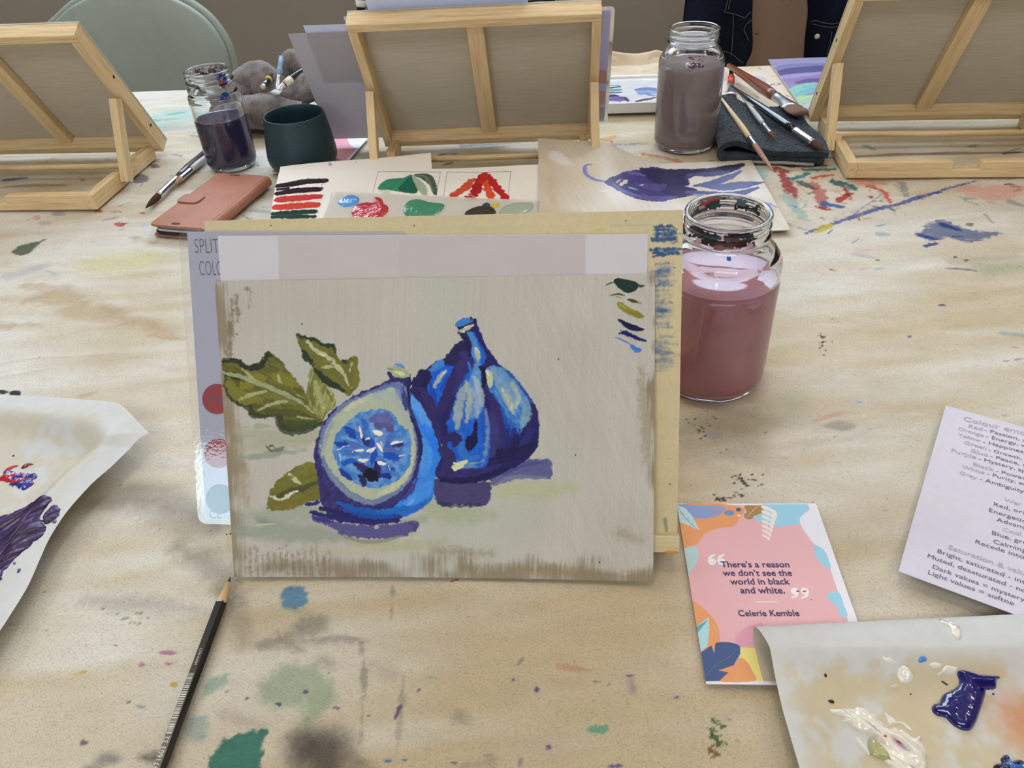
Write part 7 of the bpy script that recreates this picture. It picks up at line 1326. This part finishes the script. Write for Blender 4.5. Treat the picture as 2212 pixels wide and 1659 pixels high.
# --- cream scribbled sheet under the brushes
so = np.array([0.2505, 1.262, 0]); B_ = Canvas(np.linspace(0, .150, 160), np.linspace(0, .240, 250), lin((226, 214, 190)), lambda px, py: tuple((gp(px, py, .002) - so)[:2]), .0008)
ZS = Z(1460, 0, 5.53); f_ = vn(B_.X, B_.Y, .05, None, 8)[..., None]; B_.col[:] = lin((218, 200, 172)) * (1 - f_) + lin((230, 224, 214)) * f_
for pts, wd, c in [([(990, 810), (1010, 830)], 6, (160, 150, 190)), ([(960, 920), (1020, 950), (1000, 1000)], 12, (196, 192, 206)), ([(1060, 1025), (1130, 1020), (1160, 1000), (1220, 995), (1240, 1010), (1190, 1020), (1160, 1005)], 1.2, (120, 124, 150)), ([(740, 1000), (820, 1060), (900, 1120), (980, 1170)], 12, (196, 184, 160)), ([(600, 930), (580, 960), (600, 960)], 1.2, (120, 130, 140)), ([(1320, 1140), (1345, 1155)], 2.5, (60, 62, 76)), ([(860, 1120), (960, 1150), (985, 1180)], 1.5, (170, 140, 160)), ([(1140, 905), (1180, 915)], 1.5, (150, 150, 160)), ([(620, 1100), (720, 1180), (780, 1260)], 5, (190, 186, 182)), ([(900, 1180), (1040, 1290)], 4, (204, 180, 150))]: B_.line(ZS(pts), wd, c, soft=1.2, rough=1)
o = sheet('cream_sheet', np.stack([B_.X + so[0], B_.Y + so[1], np.full(B_.X.shape, TZ + .0022)], -1), PAPER_B, None, B_.col, .0012, None, 10); tag(o, 'cream sheet with faint blue scribbles lying under the brushes by the far table edge', 'paper')
# --- purple and turquoise painting lying behind the right easel
vo = np.array([0.366, 1.236, 0]); V__ = Canvas(np.linspace(0, .200, 240), np.linspace(0, .286, 330), lin((150, 142, 190)), lambda px, py: tuple((gp(px, py, .0075) - vo)[:2]), .0008)
for pts, wd, c in [([(1100, 760), (1400, 740), (1780, 720)], 26, (172, 170, 216)), ([(1180, 830), (1400, 800), (1780, 770)], 14, (140, 140, 190)), ([(1200, 890), (1400, 850), (1700, 820), (1800, 800)], 14, (100, 96, 150)), ([(1230, 930), (1400, 910), (1760, 870)], 9, (166, 160, 206)), ([(1240, 960), (1400, 960), (1560, 940), (1740, 900)], 10, (150, 132, 184)), ([(1470, 990), (1600, 970), (1740, 950)], 11, (112, 88, 142)), ([(1280, 1020), (1330, 1120), (1420, 1260)], 12, (166, 156, 200)), ([(1340, 1110), (1450, 1040), (1600, 1005), (1720, 1000)], 7, (150, 206, 190)), ([(1370, 1150), (1500, 1100), (1640, 1080)], 17, (124, 190, 196)), ([(1400, 1120), (1480, 1070), (1560, 1060)], 9, (140, 206, 190)), ([(1420, 1200), (1520, 1190), (1640, 1160)], 17, (170, 206, 180)), ([(1500, 1180), (1640, 1140)], 9, (200, 214, 150)), ([(1440, 1250), (1560, 1270), (1620, 1240)], 9, (190, 204, 196)), ([(1480, 1300), (1600, 1320)], 12, (170, 164, 206)), ([(1600, 1040), (1690, 1030)], 14, (130, 196, 206))]: V__.line(ZS(pts), wd, c, soft=3, rough=2, tex=.15, ang=.15)
V__.line(ZS([(1160, 770), (1190, 760), (1205, 772)]), 1, (90, 90, 130), soft=.6)
o = sheet('abstract_painting', np.stack([V__.X + vo[0], V__.Y + vo[1], np.full(V__.X.shape, TZ + .0078)], -1), mat_attr('painted_paper', .4, .1, 300, .4, grain=.03), None, V__.col, .003, lin((200, 196, 190)), 10); tag(o, 'lavender and turquoise abstract painting lying flat at left of the right easel', 'painting')

# --- second quote card, half hidden by the teal cup
o2c = gp(786, 296, .002); q2 = thing('quote_card', (float(o2c[0]) - .052, float(o2c[1]) - .070, TZ), 'pink quote card partly under the translucent sheets right of the teal cup', 'card', -0.12)
K2 = Canvas(np.linspace(-.052, .052, 160), np.linspace(-.074, .074, 220), lin((232, 228, 236)), lambda px, py: (px, py), .0006)
def k2p(pts, c, sm=True): K2.poly(pts, c, sm, soft=.8)
k2p([(-.048, -.070), (.048, -.070), (.048, .070), (-.048, .070)], (232, 164, 178), False); k2p([(-.048, -.070), (.048, -.070), (.048, -.052), (.020, -.046), (-.012, -.054), (-.048, -.044)], ORG); k2p([(.048, -.056), (.048, -.020), (.030, -.030), (.018, -.046)], (196, 200, 196)); k2p([(-.048, .070), (-.048, .040), (-.02, .050), (0, .070)], LBU); k2p([(.048, .07), (.048, .03), (.03, .045), (.02, .07)], WH)
G2 = np.stack([K2.X, K2.Y, np.full(K2.X.shape, .0022)], -1); sheet('printed_card', G2, CARDM, q2, K2.col, .0004, None, 20)
for i_, (yy, wd2) in enumerate([(.016, .036), (.008, .034), (0, .030), (-.008, .024)]):
    lettering('printed_line', [(["There\u2019s a reason", 'we don\u2019t see the', 'world in black', 'and white.'][i_], np.array([-wd2 / 2, yy, .0022]), np.array([wd2 / 2, yy, .0022]), 1.0, .02)], NAVY, q2, UPZ)
lettering('printed_line', [('Celerie Kemble', np.array([-.02, -.030, .0022]), np.array([.02, -.030, .0022]), 1.0, .02)], NAVY, q2, UPZ)

# --- sheets standing on the middle easel (its painting side faces away)
MB = Matrix.Translation((-0.119, 0.955, TZ)) @ RZ(0.015) @ brd(60.0, 0.008)
def on_mid(u, v, off): return np.array((MB @ Vector((u, v, 0.025 + off)))[:])
MN = np.array((MB.to_3x3() @ Vector((0, 0, 1)))[:]); MX = np.array((MB.to_3x3() @ Vector((1, 0, 0)))[:]); MY = np.array((MB.to_3x3() @ Vector((0, 1, 0)))[:])
def mid_uv(px, py, off):
    P0 = on_mid(0, 0, off); p = on_plane(px, py, P0, MN) - P0; return float(p @ MX), float(p @ MY)
TRANSL = mat_attr('thin_translucent_paper', .5, .05, 400, .3, 0, None, .02, .35)
def mid_sheet(name, tlp, ang, w_, h_, off, col, label, m, cat, up=None, bend=0.0):
    u0, v0 = mid_uv(*tlp, off) if up is None else up; a = np.linspace(0, w_, 30); b = np.linspace(0, -h_, 30); c, s = cos(ang), sin(ang)
    uu2 = u0 + a[None, :] * c - b[:, None] * s; vv2 = v0 + a[None, :] * s + b[:, None] * c; P0 = on_mid(0, 0, off)
    G = P0 + uu2[..., None] * MX + vv2[..., None] * MY + MN * (bend * (a / w_) ** 2)[None, :, None]
    o_ = sheet(name, G, m, None, np.broadcast_to(lin(col), G.shape), .0003, lin(col)); tag(o_, label, cat); return o_
u_a, v_a = mid_uv(795, 24, .004); u_b, v_b = mid_uv(1140, 8, .004)
mid_sheet('paper_sheet', None, 0.0, u_b - u_a, .15, .006, (226, 227, 240), 'white paper sheet standing up above the top rail of the middle easel', TRANSL, 'paper', (u_a, .29))
u_c, v_c = mid_uv(622, 73, .0015); u_d, v_d = mid_uv(715, 300, .0015)
mid_sheet('translucent_sheet', None, math.atan2(u_d - u_c, v_c - v_d) , .27, float(np.hypot(u_d - u_c, v_c - v_d)), .0015, (200, 196, 200), 'translucent lavender sheet sticking out at the left of the middle easel', TRANSL, 'paper', (u_c, v_c))
u_c, v_c = mid_uv(655, 55, .0035)
mid_sheet('white_sheet', None, -0.02, .20, .10, .0035, (220, 222, 236), 'white sheet whose corner shows above the translucent lavender sheet', TRANSL, 'paper', (u_c, v_c))
u_c, v_c = mid_uv(742, 36, .0048); mid_sheet('white_sheet', None, 0.01, .16, .12, .0048, (216, 214, 232), 'white sheet edge just showing at the top left corner of the middle easel', WHITE, 'paper', (u_c, v_c))
# laminated swatch chart at its right
u_t, v_t = mid_uv(1329, 14, .003); u_l, v_l = mid_uv(1312, 266, .003); an_ = math.atan2(u_l - u_t, v_t - v_l); Lh = float(np.hypot(u_l - u_t, v_t - v_l)); Wc = .150
c_, s__ = cos(an_), sin(an_); org = on_mid(u_t, v_t, .003); hx = -(MX * c_ + MY * s__); dx = MX * s__ - MY * c_
mc = thing('laminated_swatch_chart', tuple(org), 'laminated swatch chart with peach circles at the right of the middle easel', 'chart')
M_ = Canvas(np.linspace(.005, Wc, 180), np.linspace(.006, Lh - .004, 240), lin((206, 204, 228)), lambda px, py: (lambda p: (float(p @ hx), float(p @ dx)))(on_plane(px, py, org, MN) - org), .0006)
for p, c in [((1300, 166), (206, 160, 150)), ((1296, 211), (212, 170, 156)), ((1294, 244), (176, 178, 170))]: M_.dot(p, 16, 15, c, n=18, jit=0, soft=1)
sheet('printed_card', M_.X[..., None] * hx + M_.Y[..., None] * dx, mat_attr('printed_chart', .5, .03, 600, .3, 0, None, .01, .3), mc, M_.col, -.0003, lin((206, 204, 228)), 12)
film('laminate_film', 0.0, Wc + .004, 0.0, Lh, MN * .0002, hx, dx, MN, mc)

# ================================================================== chairs beyond the table
SAGE = mat('sage_green_plastic', (148, 158, 150), 0.45, .03, 30, .04, 300); DKF = mat('dark_chair_metal', (60, 60, 60), 0.4)
def chair(loc, rotz, label, back_pts, th, m_back, seat_z=0.46, rim=None, cat='chair', recl=0.10, seat_w=.43):
    t_ = thing('chair', loc, label, cat, rotz)
    P2 = [tuple(p) for p in catmull(back_pts, 8, True)]; n = len(P2); rc = lambda z: -recl * (z - seat_z)
    cxm = sum(p[0] for p in P2) / n; czm = sum(p[1] for p in P2) / n
    rings = []
    for sc_, yo in [(.0, 0.004), (.5, .003), (.9, 0.0), (.97, -.0005), (.99, -.004), (1.0, -.010), (.995, -.016), (.97, -.020)]: rings.append([(cxm + (p[0] - cxm) * sc_, yo + rc(czm + (p[1] - czm) * sc_) * -1, czm + (p[1] - czm) * sc_) for p in P2])
    rings += [[(cxm + (p[0] - cxm) * k_, -.020 - rc(czm + (p[1] - czm) * k_), czm + (p[1] - czm) * k_) for p in P2] for k_ in (.5, 0)]
    V_ = [v for r_ in rings for v in r_]; F_ = [(i * n + k_, i * n + (k_ + 1) % n, (i + 1) * n + (k_ + 1) % n, (i + 1) * n + k_) for i in range(len(rings) - 1) for k_ in range(n)]
    pym('backrest', V_, F_, m_back, t_, True)
    if rim:
        pp_ = [(p[0], .004 - rc(p[1]), p[1]) for p in P2] + [(P2[0][0], .004 - rc(P2[0][1]), P2[0][1])]
        tube('backrest_rim', pp_, [rim] * len(pp_), m_back, t_, 10, None, None, (0, 1, 0))
    ss = rrect(-seat_w / 2, seat_w / 2, -.42, -.01, .05)
    bm = bmesh.new(); f = bm.faces.new([bm.verts.new((x, y, seat_z - .02)) for x, y in ss]); ex = bmesh.ops.extrude_face_region(bm, geom=[f]); bmesh.ops.translate(bm, vec=(0, 0, .03), verts=[g for g in ex['geom'] if isinstance(g, bmesh.types.BMVert)]); bmesh.ops.recalc_face_normals(bm, faces=bm.faces); me = bpy.data.meshes.new('seat'); bm.to_mesh(me); bm.free(); link('seat', me, m_back, t_)
    for sx in (-1, 1):
        tube('leg', [(sx * .19, -.02, seat_z - .01), (sx * .215, .06, 0.0)], [.012, .011], DKF, t_, 12); tube('leg', [(sx * .18, -.38, seat_z - .01), (sx * .20, -.41, 0.0)], [.012, .011], DKF, t_, 12); tube('back_post', [(sx * .15, -.012, seat_z), (sx * .14, .0, seat_z + .16)], [.012, .010], DKF, t_, 12)
    return t_
cy_ = 1.70; pts = [(-1.140, .05), (-1.095, .085), (-1.03, .118), (-.93, .138), (-.84, .122), (-.775, .085), (-.742, .035), (-.735, -.02), (-.745, -.12), (-.80, -.17), (-.94, -.185), (-1.08, -.17), (-1.150, -.12), (-1.155, -.02)]
xm = -0.945
chair((xm, cy_, 0), 0.0, 'sage green chair with a rounded backrest standing behind the left easel', [(x - xm, TZ + z) for x, z in pts], .02, SAGE, .47, .010)
# tan chair with a denim jacket over it
TAN = mat('tan_chair_board', (156, 124, 100), 0.6, .04, 30, .03, 200); 
m_, nt_, b_ = new_mat('tan_board_with_paint_specks'); n_ = noise_tex(nt_, 55, 2); r_ = ramp(nt_, [(.0, rgba((150, 122, 100))), (.70, rgba((150, 122, 100))), (.76, rgba((84, 66, 52)))]); nt_.links.new(n_.outputs[0], r_.inputs[0]); nt_.links.new(r_.outputs[0], b_.inputs['Base Color']); b_.inputs['Roughness'].default_value = .65; TAN = m_
tcx = 0.425
ct = chair((tcx, 1.72, 0), 0.0, 'tan board-backed chair with paint specks behind the table at right', [(x, TZ + z) for x, z in [(-.17, .20), (-.15, .235), (-.05, .25), (.05, .25), (.15, .235), (.17, .20), (.17, 0), (.165, -.17), (.15, -.19), (0, -.195), (-.15, -.19), (-.165, -.17), (-.17, 0)]], .02, TAN, .47)
def denim():
    m, nt, b = new_mat('dark_denim'); n = noise_tex(nt, 1400, 2, (1, 1, .4)); n2 = noise_tex(nt, 9, 3); ad = N(nt, 'ShaderNodeMath', operation='MULTIPLY_ADD', inp={1: .4}); nt.links.new(n2.outputs[0], ad.inputs[0]); q = N(nt, 'ShaderNodeMath', operation='MULTIPLY', inp={1: .6}); nt.links.new(n.outputs[0], q.inputs[0]); nt.links.new(q.outputs[0], ad.inputs[2])
    r = ramp(nt, [(.35, rgba((14, 17, 28))), (.68, rgba((30, 36, 54)))]); nt.links.new(ad.outputs[0], r.inputs[0]); nt.links.new(r.outputs[0], b.inputs['Base Color']); b.inputs['Roughness'].default_value = .95; b.inputs['Specular IOR Level'].default_value = .1
    bp = N(nt, 'ShaderNodeBump', inp={'Strength': .4, 'Distance': .0008}); nt.links.new(n.outputs[0], bp.inputs['Height']); nt.links.new(bp.outputs[0], b.inputs['Normal']); return m
DEN = denim(); STI = mat('grey_green_stitching', (84, 92, 84), .8)
jk = thing('denim_jacket', (tcx, 1.70, TZ), 'dark denim jacket hanging open over the tan chair', 'jacket')
def jpt(px, py, Y=1.685): p = at(px, py, Y); return np.array([p[0] - tcx, p[2] - TZ])
def drape(name, outer, inner, y0, seed, m=DEN):
    """a hanging front panel between its outer and inner edge curves (x,z), with folds"""
    O_ = np.array(catmull(outer, 12)); I_ = np.array(catmull(inner, 12)); k_ = np.linspace(0, 1, 60); rs_ = lambda A: np.stack([np.interp(k_, np.linspace(0, 1, len(A)), A[:, j]) for j in (0, 1)], -1)
    O_, I_ = rs_(O_), rs_(I_); t_ = np.linspace(0, 1, 40)[None, :, None]; XZ = O_[:, None] * (1 - t_) + I_[:, None] * t_
    y = y0 + .012 * np.sin(t_[..., 0] * 9 + k_[:, None] * 2 + seed) - .018 * np.sin(pi * t_[..., 0]) + .05 * (1 - t_[..., 0]) ** 4 + 0.010 * (vn(XZ[..., 0], XZ[..., 1], .05, .12, seed) - .5)
    G = np.stack([XZ[..., 0], y, XZ[..., 1]], -1); n_ = normals(G); s2 = -1 if n_[..., 1].mean() > 0 else 1
    return grid_mesh(name, np.concatenate([G, (G - n_ * s2 * .004)[::-1], G[:1]]), m, jk), G
L1 = [jpt(1515, -90), jpt(1498, -40), jpt(1490, 20), jpt(1484, 80), jpt(1500, 150), jpt(1530, 230)]; L2 = [jpt(1628, -90), jpt(1622, -20), jpt(1620, 40), jpt(1620, 100), jpt(1602, 145), jpt(1590, 230)]
_, GJ1 = drape('front_panel', L1, L2, -.030, 1)
R1 = [jpt(1905, -90), jpt(1890, 0), jpt(1870, 80), jpt(1850, 150), jpt(1840, 230)]; R2 = [jpt(1748, -90), jpt(1755, -10), jpt(1756, 40), jpt(1750, 80), jpt(1745, 130), jpt(1742, 230)]
_, GJ2 = drape('front_panel', R2, R1, -.030, 2)
SH1 = [(-.185, .10), (-.178, .20), (-.13, .262), (0, .272), (.13, .262), (.178, .20), (.19, .10)]
vs_, fs_ = [], []
for (x, z) in catmull(SH1, 8): 
    for yy, dz in ((-.030, -.03), (-.026, 0.0), (.012, .008), (.050, 0), (.055, -.12), (.055, -.30)): vs_.append((x * (1.03 if dz < 0 else 1.0), yy, z + dz))
nn2 = len(catmull(SH1, 8))
for i in range(nn2 - 1):
    for k_ in range(5): fs_.append((i * 6 + k_, i * 6 + k_ + 1, (i + 1) * 6 + k_ + 1, (i + 1) * 6 + k_))
pym('back_and_shoulders', vs_, fs_, DEN, jk, True)
def stitch(pts, name='seam'):
    P3 = [np.r_[jpt(*p)[0], 0, jpt(*p)[1]] for p in pts]; out = []
    for q in catmull(P3, 6):
        best = None
        for G in (GJ1, GJ2):
            d = (G[..., 0] - q[0]) ** 2 + (G[..., 2] - q[2]) ** 2; k_ = np.unravel_index(d.argmin(), d.shape)
            if best is None or d[k_] < best[0]: best = (d[k_], G[k_][1])
        out.append((q[0], best[1] - .0030, q[2]))
    tube(name, out, [.0008] * len(out), STI, jk, 6)
for pts in ([(1568, -10), (1562, 12), (1560, 18), (1580, 24), (1604, 32)], [(1574, -10), (1570, 6), (1568, 14)], [(1604, 32), (1616, 18)], [(1620, 34), (1606, 46), (1602, 56)], [(1580, 26), (1579, 70), (1575, 116)], [(1602, 58), (1612, 80)], [(1552, 100), (1580, 112), (1600, 128)], [(1758, 56), (1766, 48), (1790, 45), (1808, 42)], [(1760, 57), (1775, 54), (1806, 51)], [(1790, 62), (1786, 90), (1780, 112)]): stitch(pts)
bp_ = jpt(1755, 68); lathe('button', [(0, .003), (.004, .0028), (.0052, .0012), (.005, 0)], mat('pearl_button', (206, 198, 186), .3, .05, 200), jk, 20, True, False, Matrix.Translation((bp_[0], -.052, bp_[1])) @ Matrix.Rotation(pi / 2, 4, 'X'))
# striped top over a chair behind the middle easel
m_, nt_, b_ = new_mat('black_and_white_stripes'); tc_ = N(nt_, 'ShaderNodeTexCoord'); wv_ = N(nt_, 'ShaderNodeTexWave', bands_direction='Z', inp={'Scale': 14.0, 'Distortion': .25, 'Detail': 1.0}); nt_.links.new(tc_.outputs['Object'], wv_.inputs[0]); r_ = ramp(nt_, [(.60, rgba((206, 200, 192))), (.68, rgba((24, 26, 34)))]); nt_.links.new(wv_.outputs[0], r_.inputs[0]); nt_.links.new(r_.outputs[0], b_.inputs['Base Color']); b_.inputs['Roughness'].default_value = .95
sx_ = -0.236; ck = chair((sx_, 1.76, 0), 0.0, 'chair hidden behind the middle easel under a striped top', [(-.18, TZ + .16), (-.14, TZ + .20), (0, TZ + .21), (.14, TZ + .20), (.18, TZ + .16), (.18, TZ + .10), (.14, TZ + .085), (0, TZ + .08), (-.14, TZ + .085), (-.18, TZ + .10)], .02, DKF, .47)
stp = thing('striped_top', (sx_, 1.755, TZ), 'white top with black stripes hung over a chair behind the middle easel', 'top')
pf = [(-.034, .070), (-.037, .10), (-.036, .16), (-.026, .212), (0, .226), (.026, .212), (.036, .16), (.037, .08), (.035, .0)]; pfc = np.array(catmull(pf, 6)); xs2 = np.linspace(-.205, .205, 60)
Gst = np.zeros((len(pfc), 60, 3)); 
for j, x in enumerate(xs2):
    e_ = abs(x) / .205; sg = 1 - .0 * e_; Gst[:, j, 0] = x; Gst[:, j, 1] = pfc[:, 0] * (1 - .55 * e_ ** 6) ; Gst[:, j, 2] = pfc[:, 1] - .05 * e_ ** 5 * (pfc[:, 1] > .1) + np.where(pfc[:, 1] < .09, .012 * e_ ** 3, 0) + .004 * sin(j * .5)
ns = normals(Gst); grid_mesh('garment', np.concatenate([Gst, (Gst - ns * .004)[::-1], Gst[:1]]), m_, stp)
